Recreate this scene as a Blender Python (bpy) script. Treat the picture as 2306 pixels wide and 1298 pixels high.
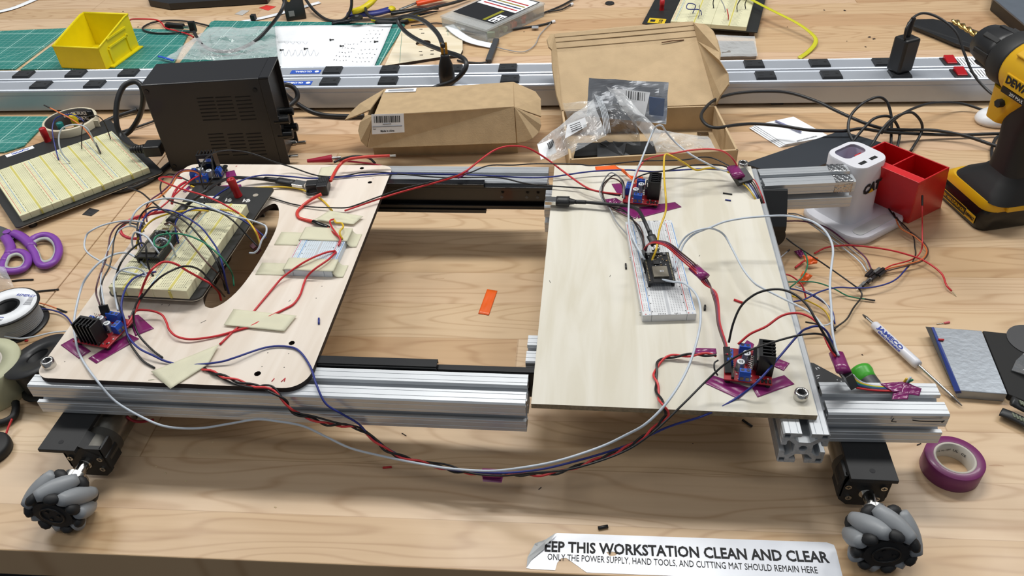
import bpy, math, random
from mathutils import Vector, Matrix, noise
from mathutils.geometry import tessellate_polygon
for o in list(bpy.data.objects): bpy.data.objects.remove(o)
S = bpy.context.scene
C = S.collection
pi = math.pi
R = math.radians
# ---------------------------------------------------------------- camera
F_PX, PITCH, ROLL, YAW, CAM_H = 1775.21, 0.6915, -0.0615, 0.1320, 0.6443
def cam_axes():
    cp, sp, cr, sr = math.cos(PITCH), math.sin(PITCH), math.cos(ROLL), math.sin(ROLL)
    w = Vector((0, cp, -sp)); r = Vector((1, 0, 0)); u = Vector((0, sp, cp))
    r, u = cr*r+sr*u, cr*u-sr*r
    Z = Matrix.Rotation(YAW, 3, 'Z')
    return Z@r, Z@u, Z@w
CR, CU, CW = cam_axes()
cd = bpy.data.cameras.new('camera'); cam = bpy.data.objects.new('camera', cd); C.objects.link(cam)
cd.sensor_width = 36; cd.lens = F_PX/2306*36; cd.clip_start = 0.01; cd.clip_end = 50
m = Matrix((CR, CU, -CW)).transposed().to_4x4(); m.translation = Vector((0, 0, CAM_H)); cam.matrix_world = m
S.camera = cam
def U(px, py, z=0.0):
    'the point of height z above the worktop that was measured at this pixel of the photograph'
    d = CW + CR*((px-1153)/F_PX) - CU*((py-649)/F_PX)
    return Vector((0, 0, CAM_H)) + d*((z-CAM_H)/d.z)
# ---------------------------------------------------------------- light
S.view_settings.view_transform = 'Standard'; S.view_settings.look = 'None'
S.view_settings.gamma = 1; S.view_settings.use_curve_mapping = False
S.view_settings.exposure = -0.08
W = bpy.data.worlds.new('world'); S.world = W; W.use_nodes = True
W.node_tree.nodes['Background'].inputs[0].default_value = (0.80, 0.84, 0.90, 1)
W.node_tree.nodes['Background'].inputs[1].default_value = 0.24
def area(x, y, z, sx, sy, p, tgt=(0, .8, 0), col=(1, .985, .95)):
    l = bpy.data.lights.new('ceiling_panel_light', 'AREA'); l.shape = 'RECTANGLE'; l.size = sx; l.size_y = sy
    l.energy = p; l.color = col
    o = bpy.data.objects.new('ceiling_panel_light', l); C.objects.link(o); o.location = (x, y, z)
    o.rotation_euler = (Vector((x, y, z))-Vector(tgt)).to_track_quat('Z', 'Y').to_euler()
    return o
area(-1.9, 1.5, 2.0, 1.2, .3, 24, (-1.9, 1.5, 0))
area(-0.15, 1.5, 2.0, 1.2, .3, 32, (-0.15, 1.5, 0))
area(1.6, 1.7, 2.0, 1.2, .3, 24, (1.6, 1.7, 0))
area(-1.0, -.1, 2.0, 1.2, .3, 4.5, (-1.0, 0.0, 0))
area(0.9, -.1, 2.0, 1.2, .3, 4.5, (0.9, 0.0, 0))
# ---------------------------------------------------------------- materials
def lin(h):
    h = h.lstrip('#'); c = [int(h[i:i+2], 16)/255 for i in (0, 2, 4)]
    return tuple([x/12.92 if x <= .04045 else ((x+.055)/1.055)**2.4 for x in c]+[1.0])
MATS = {}
def M(name, col, rough=.5, metal=0.0, var=.06, vs=40, bump=0.0, bs=300, spec=.5, coat=0, alpha=1.0):
    if name in MATS: return MATS[name]
    mt = bpy.data.materials.new(name); mt.use_nodes = True; nt = mt.node_tree; b = nt.nodes['Principled BSDF']
    c = lin(col); b.inputs['Roughness'].default_value = rough; b.inputs['Metallic'].default_value = metal
    b.inputs['Specular IOR Level'].default_value = spec
    if coat: b.inputs['Coat Weight'].default_value = coat; b.inputs['Coat Roughness'].default_value = .08
    tc = nt.nodes.new('ShaderNodeTexCoord'); nz = nt.nodes.new('ShaderNodeTexNoise'); nz.inputs['Scale'].default_value = vs
    nt.links.new(tc.outputs['Object'], nz.inputs['Vector'])
    rp = nt.nodes.new('ShaderNodeValToRGB'); rp.color_ramp.elements[0].position = .3; rp.color_ramp.elements[1].position = .7
    rp.color_ramp.elements[0].color = tuple([x*(1-var) for x in c[:3]]+[1]); rp.color_ramp.elements[1].color = tuple([min(1, x*(1+var)) for x in c[:3]]+[1])
    nt.links.new(nz.outputs['Fac'], rp.inputs['Fac']); nt.links.new(rp.outputs['Color'], b.inputs['Base Color'])
    if bump:
        n2 = nt.nodes.new('ShaderNodeTexNoise'); n2.inputs['Scale'].default_value = bs
        nt.links.new(tc.outputs['Object'], n2.inputs['Vector'])
        bp = nt.nodes.new('ShaderNodeBump'); bp.inputs['Strength'].default_value = bump; bp.inputs['Distance'].default_value = .002
        nt.links.new(n2.outputs['Fac'], bp.inputs['Height']); nt.links.new(bp.outputs['Normal'], b.inputs['Normal'])
    if alpha < 1: b.inputs['Alpha'].default_value = alpha
    MATS[name] = mt; return mt
def wood_planks(name='maple_worktop'):
    mt = bpy.data.materials.new(name); mt.use_nodes = True; nt = mt.node_tree; N = nt.nodes; L = nt.links; b = N['Principled BSDF']
    def nd(t, **k):
        n = N.new(t)
        for a, v in k.items(): setattr(n, a, v)
        return n
    def mth(op, a, bb=None, c=None):
        n = nd('ShaderNodeMath', operation=op)
        for i, v in enumerate((a, bb, c)):
            if v is None: continue
            if isinstance(v, (int, float)): n.inputs[i].default_value = v
            else: L.new(v, n.inputs[i])
        return n.outputs[0]
    tc = nd('ShaderNodeTexCoord'); sp = nd('ShaderNodeSeparateXYZ'); L.new(tc.outputs['Object'], sp.inputs[0])
    x, y, z = sp.outputs
    row = mth('FLOOR', mth('DIVIDE', mth('SUBTRACT', y, .0505), .0627))
    rn = nd('ShaderNodeTexWhiteNoise', noise_dimensions='1D'); L.new(row, rn.inputs['W'])
    seg = mth('FLOOR', mth('ADD', mth('MULTIPLY', x, .75), mth('MULTIPLY', rn.outputs['Value'], 7.3)))
    idn = nd('ShaderNodeTexWhiteNoise', noise_dimensions='2D'); cb = nd('ShaderNodeCombineXYZ')
    L.new(row, cb.inputs[0]); L.new(seg, cb.inputs[1]); L.new(cb.outputs[0], idn.inputs['Vector'])
    tone = nd('ShaderNodeValToRGB'); e = tone.color_ramp.elements
    e[0].position = 0; e[0].color = lin('#BD9872'); e[1].position = 1; e[1].color = lin('#DAC19F')
    k = e.new(.28); k.color = lin('#C9AA84'); k = e.new(.6); k.color = lin('#D2B794'); k = e.new(.8); k.color = lin('#CFB091')
    L.new(idn.outputs['Value'], tone.inputs['Fac'])
    # grain: long streaks plus flat-sawn rings, shifted per plank
    off = mth('MULTIPLY', idn.outputs['Value'], 37.0)
    v1 = nd('ShaderNodeCombineXYZ'); L.new(mth('ADD', mth('MULTIPLY', x, 5), off), v1.inputs[0]); L.new(mth('MULTIPLY', y, 110), v1.inputs[1]); L.new(off, v1.inputs[2])
    n1 = nd('ShaderNodeTexNoise'); n1.inputs['Scale'].default_value = 1; n1.inputs['Detail'].default_value = 5; L.new(v1.outputs[0], n1.inputs['Vector'])
    v2 = nd('ShaderNodeCombineXYZ'); L.new(mth('ADD', mth('MULTIPLY', x, 2.3), off), v2.inputs[0]); L.new(mth('MULTIPLY', y, 13), v2.inputs[1]); L.new(off, v2.inputs[2])
    n2 = nd('ShaderNodeTexNoise'); n2.inputs['Scale'].default_value = 1; n2.inputs['Detail'].default_value = 1.5; L.new(v2.outputs[0], n2.inputs['Vector'])
    ring = mth('POWER', mth('ABSOLUTE', mth('SINE', mth('MULTIPLY', n2.outputs['Fac'], 58))), 14.0)
    v3 = nd('ShaderNodeCombineXYZ'); L.new(mth('MULTIPLY', x, 9), v3.inputs[0]); L.new(mth('MULTIPLY', y, 45), v3.inputs[1])
    n3 = nd('ShaderNodeTexNoise'); n3.inputs['Scale'].default_value = 1.7; n3.inputs['Detail'].default_value = 3; L.new(v3.outputs[0], n3.inputs['Vector'])
    fleck = mth('MULTIPLY', mth('GREATER_THAN', n3.outputs['Fac'], .735), .5)
    fac = mth('ADD', mth('MULTIPLY', ring, .40), mth('MULTIPLY', mth('SUBTRACT', n1.outputs['Fac'], .45), .8))
    mx = nd('ShaderNodeMix', data_type='RGBA', blend_type='MULTIPLY'); L.new(mth('ADD', fac, fleck), mx.inputs[0])
    L.new(tone.outputs['Color'], mx.inputs[6]); mx.inputs[7].default_value = (.62, .50, .40, 1)
    # thin glue lines
    fy = mth('FRACT', mth('DIVIDE', mth('SUBTRACT', y, .0505), .0627)); fx = mth('FRACT', mth('ADD', mth('MULTIPLY', x, .75), mth('MULTIPLY', rn.outputs['Value'], 7.3)))
    gl = mth('MAXIMUM', mth('LESS_THAN', fy, .012), mth('LESS_THAN', fx, .0012))
    m2 = nd('ShaderNodeMix', data_type='RGBA', blend_type='MULTIPLY'); L.new(mth('MULTIPLY', gl, .45), m2.inputs[0]); L.new(mx.outputs[2], m2.inputs[6]); m2.inputs[7].default_value = (.5, .38, .26, 1)
    L.new(m2.outputs[2], b.inputs['Base Color'])
    n4 = nd('ShaderNodeTexNoise'); n4.inputs['Scale'].default_value = 9; n4.inputs['Detail'].default_value = 4; L.new(tc.outputs['Object'], n4.inputs['Vector'])
    mr = nd('ShaderNodeMapRange'); mr.inputs[1].default_value = .3; mr.inputs[2].default_value = .7; mr.inputs[3].default_value = .3; mr.inputs[4].default_value = .46
    L.new(n4.outputs['Fac'], mr.inputs[0]); L.new(mr.outputs[0], b.inputs['Roughness']); b.inputs['Specular IOR Level'].default_value = .45
    bp = nd('ShaderNodeBump'); bp.inputs['Strength'].default_value = .06; bp.inputs['Distance'].default_value = .002; L.new(n1.outputs['Fac'], bp.inputs['Height']); L.new(bp.outputs['Normal'], b.inputs['Normal'])
    MATS[name] = mt; return mt
def ply(name, c0, c1, axis='Y', rough=.55):
    mt = bpy.data.materials.new(name); mt.use_nodes = True; nt = mt.node_tree; N = nt.nodes; L = nt.links; b = N['Principled BSDF']
    tc = N.new('ShaderNodeTexCoord'); mp = N.new('ShaderNodeMapping')
    mp.inputs['Scale'].default_value = (34, 4, 10) if axis == 'Y' else (5, 40, 10); mp.inputs['Rotation'].default_value = (0, 0, R(4))
    L.new(tc.outputs['Object'], mp.inputs['Vector'])
    n1 = N.new('ShaderNodeTexNoise'); n1.inputs['Scale'].default_value = 1; n1.inputs['Detail'].default_value = 6; n1.inputs['Distortion'].default_value = 1.2; L.new(mp.outputs[0], n1.inputs['Vector'])
    rp = N.new('ShaderNodeValToRGB'); rp.color_ramp.elements[0].position = .33; rp.color_ramp.elements[1].position = .62
    rp.color_ramp.elements[0].color = lin(c0); rp.color_ramp.elements[1].color = lin(c1)
    L.new(n1.outputs['Fac'], rp.inputs['Fac']); L.new(rp.outputs['Color'], b.inputs['Base Color']); b.inputs['Roughness'].default_value = rough
    b.inputs['Specular IOR Level'].default_value = .25
    MATS[name] = mt; return mt
def film(name, tint='#E8ECEE', cover=.25, rough=.12):
    'clear plastic film: mostly see-through, some milky cover, glossy creases'
    if name in MATS: return MATS[name]
    mt = bpy.data.materials.new(name); mt.use_nodes = True; nt = mt.node_tree; N = nt.nodes; L = nt.links
    for n in list(N): N.remove(n)
    out = N.new('ShaderNodeOutputMaterial'); tr = N.new('ShaderNodeBsdfTransparent'); tr.inputs[0].default_value = (.93, .94, .94, 1)
    pb = N.new('ShaderNodeBsdfPrincipled'); pb.inputs['Base Color'].default_value = lin(tint); pb.inputs['Roughness'].default_value = rough; pb.inputs['Specular IOR Level'].default_value = 1.0
    tc = N.new('ShaderNodeTexCoord'); nz = N.new('ShaderNodeTexNoise'); nz.inputs['Scale'].default_value = 45; nz.inputs['Detail'].default_value = 4; nz.inputs['Distortion'].default_value = 1.5
    L.new(tc.outputs['Object'], nz.inputs['Vector']); bp = N.new('ShaderNodeBump'); bp.inputs['Strength'].default_value = .5; bp.inputs['Distance'].default_value = .004
    L.new(nz.outputs['Fac'], bp.inputs['Height']); L.new(bp.outputs['Normal'], pb.inputs['Normal'])
    fr = N.new('ShaderNodeLayerWeight'); fr.inputs[0].default_value = .35; L.new(bp.outputs['Normal'], fr.inputs['Normal'])
    ma = N.new('ShaderNodeMath'); ma.operation = 'MULTIPLY_ADD'; ma.inputs[1].default_value = .6; ma.inputs[2].default_value = cover; ma.use_clamp = True
    L.new(fr.outputs['Facing'], ma.inputs[0]); mx = N.new('ShaderNodeMixShader'); L.new(ma.outputs[0], mx.inputs[0]); L.new(tr.outputs[0], mx.inputs[1]); L.new(pb.outputs[0], mx.inputs[2]); L.new(mx.outputs[0], out.inputs[0])
    MATS[name] = mt; return mt
# ---------------------------------------------------------------- mesh building
def frame_of(loc=(0, 0, 0), rz=0.0, rx=0.0, ry=0.0):
    return Matrix.Translation(Vector(loc)) @ Matrix.Rotation(rz, 4, 'Z') @ Matrix.Rotation(ry, 4, 'Y') @ Matrix.Rotation(rx, 4, 'X')
def axis_frame(p, d):
    'matrix whose Z runs along d, at p'
    q = Vector(d).normalized().to_track_quat('Z', 'Y'); return Matrix.Translation(Vector(p)) @ q.to_matrix().to_4x4()
class MB:
    def __init__(s): s.v = []; s.f = []; s.mi = []; s.sm = []
    def add(s, vs, fs, m=0, smooth=False, T=None):
        n = len(s.v)
        for p in vs: s.v.append(tuple(T @ Vector(p)) if T is not None else tuple(p))
        for f in fs: s.f.append([n+i for i in f]); s.mi.append(m); s.sm.append(smooth)
        return s
    def box(s, x0, y0, z0, x1, y1, z1, m=0, T=None):
        v = [(x, y, z) for z in (z0, z1) for x, y in ((x0, y0), (x1, y0), (x1, y1), (x0, y1))]
        return s.add(v, [(3, 2, 1, 0), (4, 5, 6, 7), (0, 1, 5, 4), (1, 2, 6, 5), (2, 3, 7, 6), (3, 0, 4, 7)], m, False, T)
    def quad(s, a, b, c, d, m=0, T=None): return s.add([a, b, c, d], [(0, 1, 2, 3)], m, False, T)
    def taper(s, x0, y0, x1, y1, z0, z1, dx, dy, m=0, T=None):
        v = [(x0, y0, z0), (x1, y0, z0), (x1, y1, z0), (x0, y1, z0), (x0+dx, y0+dy, z1), (x1-dx, y0+dy, z1), (x1-dx, y1-dy, z1), (x0+dx, y1-dy, z1)]
        return s.add(v, [(3, 2, 1, 0), (4, 5, 6, 7), (0, 1, 5, 4), (1, 2, 6, 5), (2, 3, 7, 6), (3, 0, 4, 7)], m, False, T)
    def prism(s, loops, z0, z1, m=0, mside=None, T=None, smooth_side=False):
        'solid from a plane outline with optional holes; loops[0] outer'
        if not isinstance(loops[0][0], (list, tuple)): loops = [loops]
        fl = [p for l in loops for p in l]; n = len(fl)
        tri = tessellate_polygon([[Vector((p[0], p[1], 0)) for p in l] for l in loops])
        def area2(t): a, b, c = [fl[i] for i in t]; return (b[0]-a[0])*(c[1]-a[1])-(c[0]-a[0])*(b[1]-a[1])
        tri = [t if area2(t) > 0 else t[::-1] for t in tri]
        s.add([(p[0], p[1], z1) for p in fl], tri, m, False, T)
        s.add([(p[0], p[1], z0) for p in fl], [t[::-1] for t in tri], m, False, T)
        for k, l in enumerate(loops):
            a = sum(l[i][0]*l[(i+1) % len(l)][1]-l[(i+1) % len(l)][0]*l[i][1] for i in range(len(l)))
            vs = [(p[0], p[1], z0) for p in l]+[(p[0], p[1], z1) for p in l]; c = len(l)
            fs = [(i, (i+1) % c, c+(i+1) % c, c+i) for i in range(c)]
            if (a > 0) != (k == 0): fs = [f[::-1] for f in fs]
            s.add(vs, fs, m if mside is None else mside, smooth_side, T)
        return s
    def cyl(s, p0, p1, r0, r1=None, n=20, m=0, caps=True, T=None, mcap=None):
        r1 = r0 if r1 is None else r1; A = axis_frame(p0, Vector(p1)-Vector(p0)); h = (Vector(p1)-Vector(p0)).length
        if T is not None: A = T @ A
        vs = [(r0*math.cos(2*pi*i/n), r0*math.sin(2*pi*i/n), 0) for i in range(n)]+[(r1*math.cos(2*pi*i/n), r1*math.sin(2*pi*i/n), h) for i in range(n)]
        s.add(vs, [(i, (i+1) % n, n+(i+1) % n, n+i) for i in range(n)], m, True, A)
        if caps:
            mc = m if mcap is None else mcap
            s.add(vs[:n], [tuple(range(n))[::-1]], mc, False, A); s.add(vs[n:], [tuple(range(n))], mc, False, A)
        return s
    def lathe(s, prof, n=28, m=0, T=None, smooth=True, closed=False, ms=None):
        c = len(prof); vs = []
        for r, z in prof:
            vs += [(r*math.cos(2*pi*i/n), r*math.sin(2*pi*i/n), z) for i in range(n)]
        for k in range(c-1 if not closed else c):
            a, b = k*n, ((k+1) % c)*n
            s_ = [(a+i, a+(i+1) % n, b+(i+1) % n, b+i) for i in range(n)]
            if k == 0: s.add(vs, s_, m if ms is None else ms[k], smooth, T); base = len(s.v)-len(vs)
            else:
                for f in s_: s.f.append([base+i for i in f]); s.mi.append(m if ms is None else ms[k]); s.sm.append(smooth)
        return s
    def tube(s, pts, r, n=8, m=0, T=None, caps=True, flat=1.0):
        pts = [Vector(p) for p in pts]; c = len(pts); vs = []; up = None
        for i, p in enumerate(pts):
            d = (pts[min(i+1, c-1)]-pts[max(i-1, 0)]).normalized()
            if up is None: up = d.orthogonal().normalized() if flat == 1.0 else (Vector((0, 0, 1))-d*d.z).normalized()
            up = (up-d*up.dot(d)).normalized(); sd = d.cross(up)
            rr = r(i/(c-1)) if callable(r) else r
            for k in range(n):
                a = 2*pi*k/n; vs.append(p+sd*(rr*math.cos(a))+up*(rr*flat*math.sin(a)))
        fs = [(i*n+k, i*n+(k+1) % n, (i+1)*n+(k+1) % n, (i+1)*n+k) for i in range(c-1) for k in range(n)]
        if caps: fs += [tuple(range(n))[::-1], tuple((c-1)*n+k for k in range(n))]
        return s.add(vs, fs, m, True, T)
    def ball(s, c, rx, ry=None, rz=None, n=14, m=0, T=None):
        ry = ry or rx; rz = rz or rx; vs = []; h = n//2
        for j in range(1, h):
            t = pi*j/h
            vs += [(c[0]+rx*math.sin(t)*math.cos(2*pi*i/n), c[1]+ry*math.sin(t)*math.sin(2*pi*i/n), c[2]+rz*math.cos(t)) for i in range(n)]
        vs += [(c[0], c[1], c[2]+rz), (c[0], c[1], c[2]-rz)]; q = (h-1)*n
        fs = [(j*n+i, (j+1)*n+i, (j+1)*n+(i+1) % n, j*n+(i+1) % n) for j in range(h-2) for i in range(n)]
        fs += [(q, i, (i+1) % n) for i in range(n)]+[(q+1, (h-2)*n+(i+1) % n, (h-2)*n+i) for i in range(n)]
        return s.add(vs, fs, m, True, T)
    def sheet(s, fn, nu, nv, th=0.0, m=0, smooth=True, T=None):
        'surface fn(u,v); th gives it a real thickness along its normal'
        g = [[Vector(fn(i/nu, j/nv)) for i in range(nu+1)] for j in range(nv+1)]
        def nrm(i, j):
            a = g[j][min(i+1, nu)]-g[j][max(i-1, 0)]; b = g[min(j+1, nv)][i]-g[max(j-1, 0)][i]; c = a.cross(b)
            return c.normalized() if c.length else Vector((0, 0, 1))
        w = nu+1; vs = [g[j][i] for j in range(nv+1) for i in range(nu+1)]
        fs = [(j*w+i, j*w+i+1, (j+1)*w+i+1, (j+1)*w+i) for j in range(nv) for i in range(nu)]
        if th:
            n0 = len(vs); vs += [g[j][i]-nrm(i, j)*th for j in range(nv+1) for i in range(nu+1)]
            fs += [tuple(n0+k for k in f[::-1]) for f in fs]
            ring = [i for i in range(nu)]+[j*w+nu for j in range(nv)]+[nv*w+i for i in range(nu, 0, -1)]+[j*w for j in range(nv, 0, -1)]
            fs += [(ring[k], n0+ring[k], n0+ring[(k+1) % len(ring)], ring[(k+1) % len(ring)]) for k in range(len(ring))]
        return s.add(vs, fs, m, smooth, T)
    def build(s, name, mats, parent=None, bev=0.0, origin=None, label=None, seg=2):
        if not isinstance(mats, (list, tuple)): mats = [mats]
        if origin is not None:
            o3 = Vector(origin); s.v = [tuple(Vector(p)-o3) for p in s.v]
        me = bpy.data.meshes.new(name); me.from_pydata(s.v, [], s.f)
        for x in mats: me.materials.append(x)
        me.polygons.foreach_set('material_index', s.mi); me.polygons.foreach_set('use_smooth', s.sm); me.update()
        o = bpy.data.objects.new(name, me); C.objects.link(o)
        if origin is not None: o.location = origin
        if parent is not None: o.parent = parent
        if label: o['label'] = label
        if bev:
            b = o.modifiers.new('bevel', 'BEVEL'); b.width = bev; b.segments = seg; b.limit_method = 'ANGLE'; b.angle_limit = R(40)
        return o
def thing(name, label, cat, loc=(0, 0, 0), rz=0.0, group=None, rot=None):
    o = bpy.data.objects.new(name, None); C.objects.link(o); o.location = loc; o.rotation_euler = rot or (0, 0, rz); o.empty_display_size = .02
    o['label'] = label; o['category'] = cat
    if group: o['group'] = group
    return o
def tag(o, label, cat, group=None, kind=None):
    o['label'] = label; o['category'] = cat
    if group: o['group'] = group
    if kind: o['kind'] = kind
    return o
def struct(o): o['kind'] = 'structure'; return o
def lettering(txt, size, T, mat, parent=None, name='lettering', depth=.0002, bold=0.0, align='CENTER', shear=0.0, sx=1.0, m=0, into=None, space=1.0):
    c = bpy.data.curves.new('t', 'FONT'); c.body = txt; c.size = size; c.align_x = align; c.align_y = 'CENTER'; c.extrude = depth; c.offset = bold; c.shear = shear; c.resolution_u = 2; c.space_character = space
    t = bpy.data.objects.new('t', c); C.objects.link(t); bpy.context.view_layer.update()
    me = bpy.data.meshes.new_from_object(t.evaluated_get(bpy.context.evaluated_depsgraph_get()))
    bpy.data.objects.remove(t); bpy.data.curves.remove(c)
    for v in me.vertices: v.co.x *= sx
    if into is not None:
        into.add([v.co[:] for v in me.vertices], [tuple(p.vertices) for p in me.polygons], m, False, T); bpy.data.meshes.remove(me); return into
    mb = MB(); mb.add([v.co[:] for v in me.vertices], [tuple(p.vertices) for p in me.polygons], 0, False, T); bpy.data.meshes.remove(me)
    return mb.build(name, mat, parent)
def spline(pts, k=6):
    P = [Vector(p) for p in pts]
    if len(P) < 3: return P
    P = [P[0]*2-P[1]]+P+[P[-1]*2-P[-2]]; out = []
    for i in range(1, len(P)-2):
        a, b, c, d = P[i-1:i+3]
        for j in range(k):
            t = j/k; out.append(.5*((2*b)+(c-a)*t+(2*a-5*b+4*c-d)*t*t+(3*b-a-3*c+d)*t**3))
    out.append(P[-2]); return out
def px(pts, z=None): return [U(p[0], p[1], p[2] if len(p) > 2 else z) for p in pts]
def wire(name, label, pts, r, mat, cat='wire', group=None, z=None, k=6, n=7, ends=None, parent=None):
    'a round wire laid through measured points; ends: list of (which end, length, radius, material, part name)'
    W3 = spline(px(pts, z), k); o0 = W3[0]
    if ends:
        t = thing(name, label, cat, o0, 0, group)
        MB().tube([p-o0 for p in W3], r, n).build('insulation', mat, t)
        for e, ln, rr, mt, pn in ends:
            a, b = (W3[0], W3[1]) if e == 0 else (W3[-1], W3[-2])
            d = (a-b).normalized()
            MB().cyl(a-o0-d*.001, a-o0+d*ln, rr, rr, 8 if pn != 'pin_housing' else 4).build(pn, mt, t)
        return t
    o = MB().tube(W3, r, n).build(name, mat, parent, origin=o0)
    return tag(o, label, cat, group) if parent is None else o
def place2(a, b, z=0.0):
    'position and heading of an edge seen between two pixels at height z'
    p, q = U(a[0], a[1], z), U(b[0], b[1], z); return p, math.atan2(q.y-p.y, q.x-p.x), (q-p).length
rnd = random.Random(7)
BLK = M('black_plastic', '#17181A', .42, var=.12); BLKM = M('black_matte_plastic', '#1C1D1F', .6, var=.12); BLKG = M('black_gloss_plastic', '#0D0E0F', .2)
ALU = M('anodised_aluminium', '#C6CACE', .36, .55, var=.05, vs=25); ALUC = M('sawn_aluminium', '#A9ABAC', .45, .8, var=.15, vs=400)
STEEL = M('polished_steel', '#C9C8C4', .18, 1.0); RAIL = M('black_painted_steel', '#0E0F12', .28, var=.2, coat=.3)
WHT = M('white_plastic', '#E6E7E9', .4); PAPER = M('white_paper', '#EDF0F4', .7, var=.02)
RED = M('red_insulation', '#C4242B', .4); BLUE = M('blue_insulation', '#22307F', .4); BLACKW = M('black_insulation', '#141416', .38); WHITEW = M('white_insulation', '#C3CCD6', .4)
YEL = M('yellow_insulation', '#D9B426', .4); GRN = M('green_insulation', '#1F7A5A', .4); PUR = M('purple_insulation', '#5E2348', .4); ORG = M('orange_insulation', '#D9743A', .4); BRN = M('brown_insulation', '#5A4038', .45); GRY = M('grey_insulation', '#9A9CA0', .45)
TPUR = M('purple_vinyl_tape', '#7C2062', .25, var=.05, coat=.2); TMASK = M('masking_tape', '#E0DDC2', .55, var=.03, bump=.1, bs=900, alpha=.8); TORG = M('orange_tape', '#E8611A', .35)
TERM = M('blue_terminal_plastic', '#1D4FB4', .35); GOLD = M('brass', '#C9A24E', .25, 1.0); INK = M('black_ink', '#15161A', .7, var=.02)
CARD = M('brown_cardboard', '#B29A78', .8, var=.07, vs=60, bump=.15, bs=500, spec=.2)
def poly3(mb, pts, th, m=0, up=True):
    'solid of thickness th under a nearly flat outline given by 3-D points'
    pts = [Vector(p) for p in pts]; n = len(pts); nr = Vector((0, 0, 0))
    for i in range(n): nr += pts[i].cross(pts[(i+1) % n])
    nr.normalize()
    if (up and nr.z < 0) or (not up and nr.dot(Vector((0, 0, CAM_H))-pts[0]) < 0): pts = pts[::-1]; nr = -nr
    tri = tessellate_polygon([pts]); fx = []
    for t in tri:
        a, b, c = [pts[i] for i in t]
        fx.append(tuple(t) if (b-a).cross(c-a).dot(nr) > 0 else tuple(t[::-1]))
    vs = pts+[p-nr*th for p in pts]
    mb.add(vs, fx+[tuple(n+i for i in f[::-1]) for f in fx]+[(n+i, n+(i+1) % n, (i+1) % n, i) for i in range(n)], m)
    return mb
def UP(px_, py_, p0, nrm):
    'the point seen at a pixel on the plane through p0'
    d = CW + CR*((px_-1153)/F_PX) - CU*((py_-649)/F_PX); o = Vector((0, 0, CAM_H)); nrm = Vector(nrm)
    return o + d*((Vector(p0)-o).dot(nrm)/d.dot(nrm))
def fit_text(txt, a, b, cap, mat, parent, upv=(0, 0, 1), bold=0.0, name='lettering', origin=None, depth=.00015, mirror=False):
    'text stretched so that it runs from point a to point b; upv = surface normal'
    a, b = Vector(a), Vector(b); d = (b-a); L = d.length; d.normalize(); nz_ = Vector(upv).normalized(); nz_ = (nz_-d*nz_.dot(d)).normalized(); u = nz_.cross(d)
    T = Matrix((d, u, nz_)).transposed().to_4x4(); T.translation = (a+b)/2+nz_*.0001
    if origin is not None: T.translation -= Vector(origin)
    sz = cap/.72
    c = bpy.data.curves.new('t', 'FONT'); c.body = txt; c.size = sz; c.align_x = 'CENTER'; c.align_y = 'CENTER'; c.offset = bold; c.extrude = depth; c.resolution_u = 2
    t = bpy.data.objects.new('t', c); C.objects.link(t); bpy.context.view_layer.update()
    me = bpy.data.meshes.new_from_object(t.evaluated_get(bpy.context.evaluated_depsgraph_get())); bpy.data.objects.remove(t); bpy.data.curves.remove(c)
    xs = [v.co.x for v in me.vertices]; w = max(xs)-min(xs); mid = (max(xs)+min(xs))/2; ys = [v.co.y for v in me.vertices]; my = (max(ys)+min(ys))/2
    mb = MB(); mb.add([((v.co.x-mid)*L/w, v.co.y-my, v.co.z) for v in me.vertices], [tuple(p.vertices) for p in me.polygons], 0, False, T); bpy.data.meshes.remove(me)
    return mb.build(name, mat, parent)
def barcode(mb, T, w, h, m, seed=1):
    r = random.Random(seed); x = -w/2
    while x < w/2:
        a = r.choice([.02, .035, .05])*w; mb.quad(*[(q[0], q[1], .0001) for q in ((x, -h/2), (min(x+a, w/2), -h/2), (min(x+a, w/2), h/2), (x, h/2))], m=m, T=T); x += a+r.choice([.02, .03, .04])*w
def clear_front(p):
    'keep a hanging wire in front of the extrusions instead of inside them'
    q = U(p[0], p[1], p[2])
    if q.z >= .1011 or q.z > .1005 and q.y > .486: return p
    if not (-.57 < q.x < .215): return p
    ylim = .4660 if .165 < q.x < .214 else .4845
    if q.y <= ylim: return p
    t = U(p[0], p[1], .1018)
    if t.y > .4875: return (p[0], p[1], .1018)
    d = CW + CR*((p[0]-1153)/F_PX) - CU*((p[1]-649)/F_PX)
    return (p[0], p[1], max(p[2], CAM_H+d.z*ylim/d.y))
# ================================================================ the workbench and floor
TR = 0.0184
wood = wood_planks()
EDGE = M('worktop_edge_wood', '#8E7857', .6, var=.18, vs=18)
def bench(name, label, x0, x1, depth=1.75):
    t = thing(name, label, 'workbench', (U(450, 1258.6).x, U(450, 1258.6).y, 0), TR)
    # local y=0 is the front edge
    MB().box(x0, 0, -.044, x1, depth, 0, 0).build('worktop', [wood], t, bev=.0012)
    MB().box(x0+.01, .06, -.14, x1-.01, .085, -.044).build('apron', EDGE, t)
    for lx in (x0+.06, x1-.12):
        for ly in (.1, depth-.16):
            MB().box(lx, ly, -.9, lx+.06, ly+.06, -.044).build('leg', M('grey_steel_leg', '#55585C', .5, .4), t, bev=.003)
    return t
ox = U(450, 1258.6).x
seam = -.705-ox
b0 = bench('workbench', 'maple butcher block workbench under the robot chassis and the torn workstation sticker', seam+.0008, 1.85)
b1 = bench('workbench', 'maple workbench joined on the left, under the scissors and the left breadboard', seam-1.6, seam-.0008)
struct(MB().box(-4, -2.5, -.95, 4, 5, -.9).build('floor', M('grey_floor', '#3A3C40', .6, var=.15, vs=8)))
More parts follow.
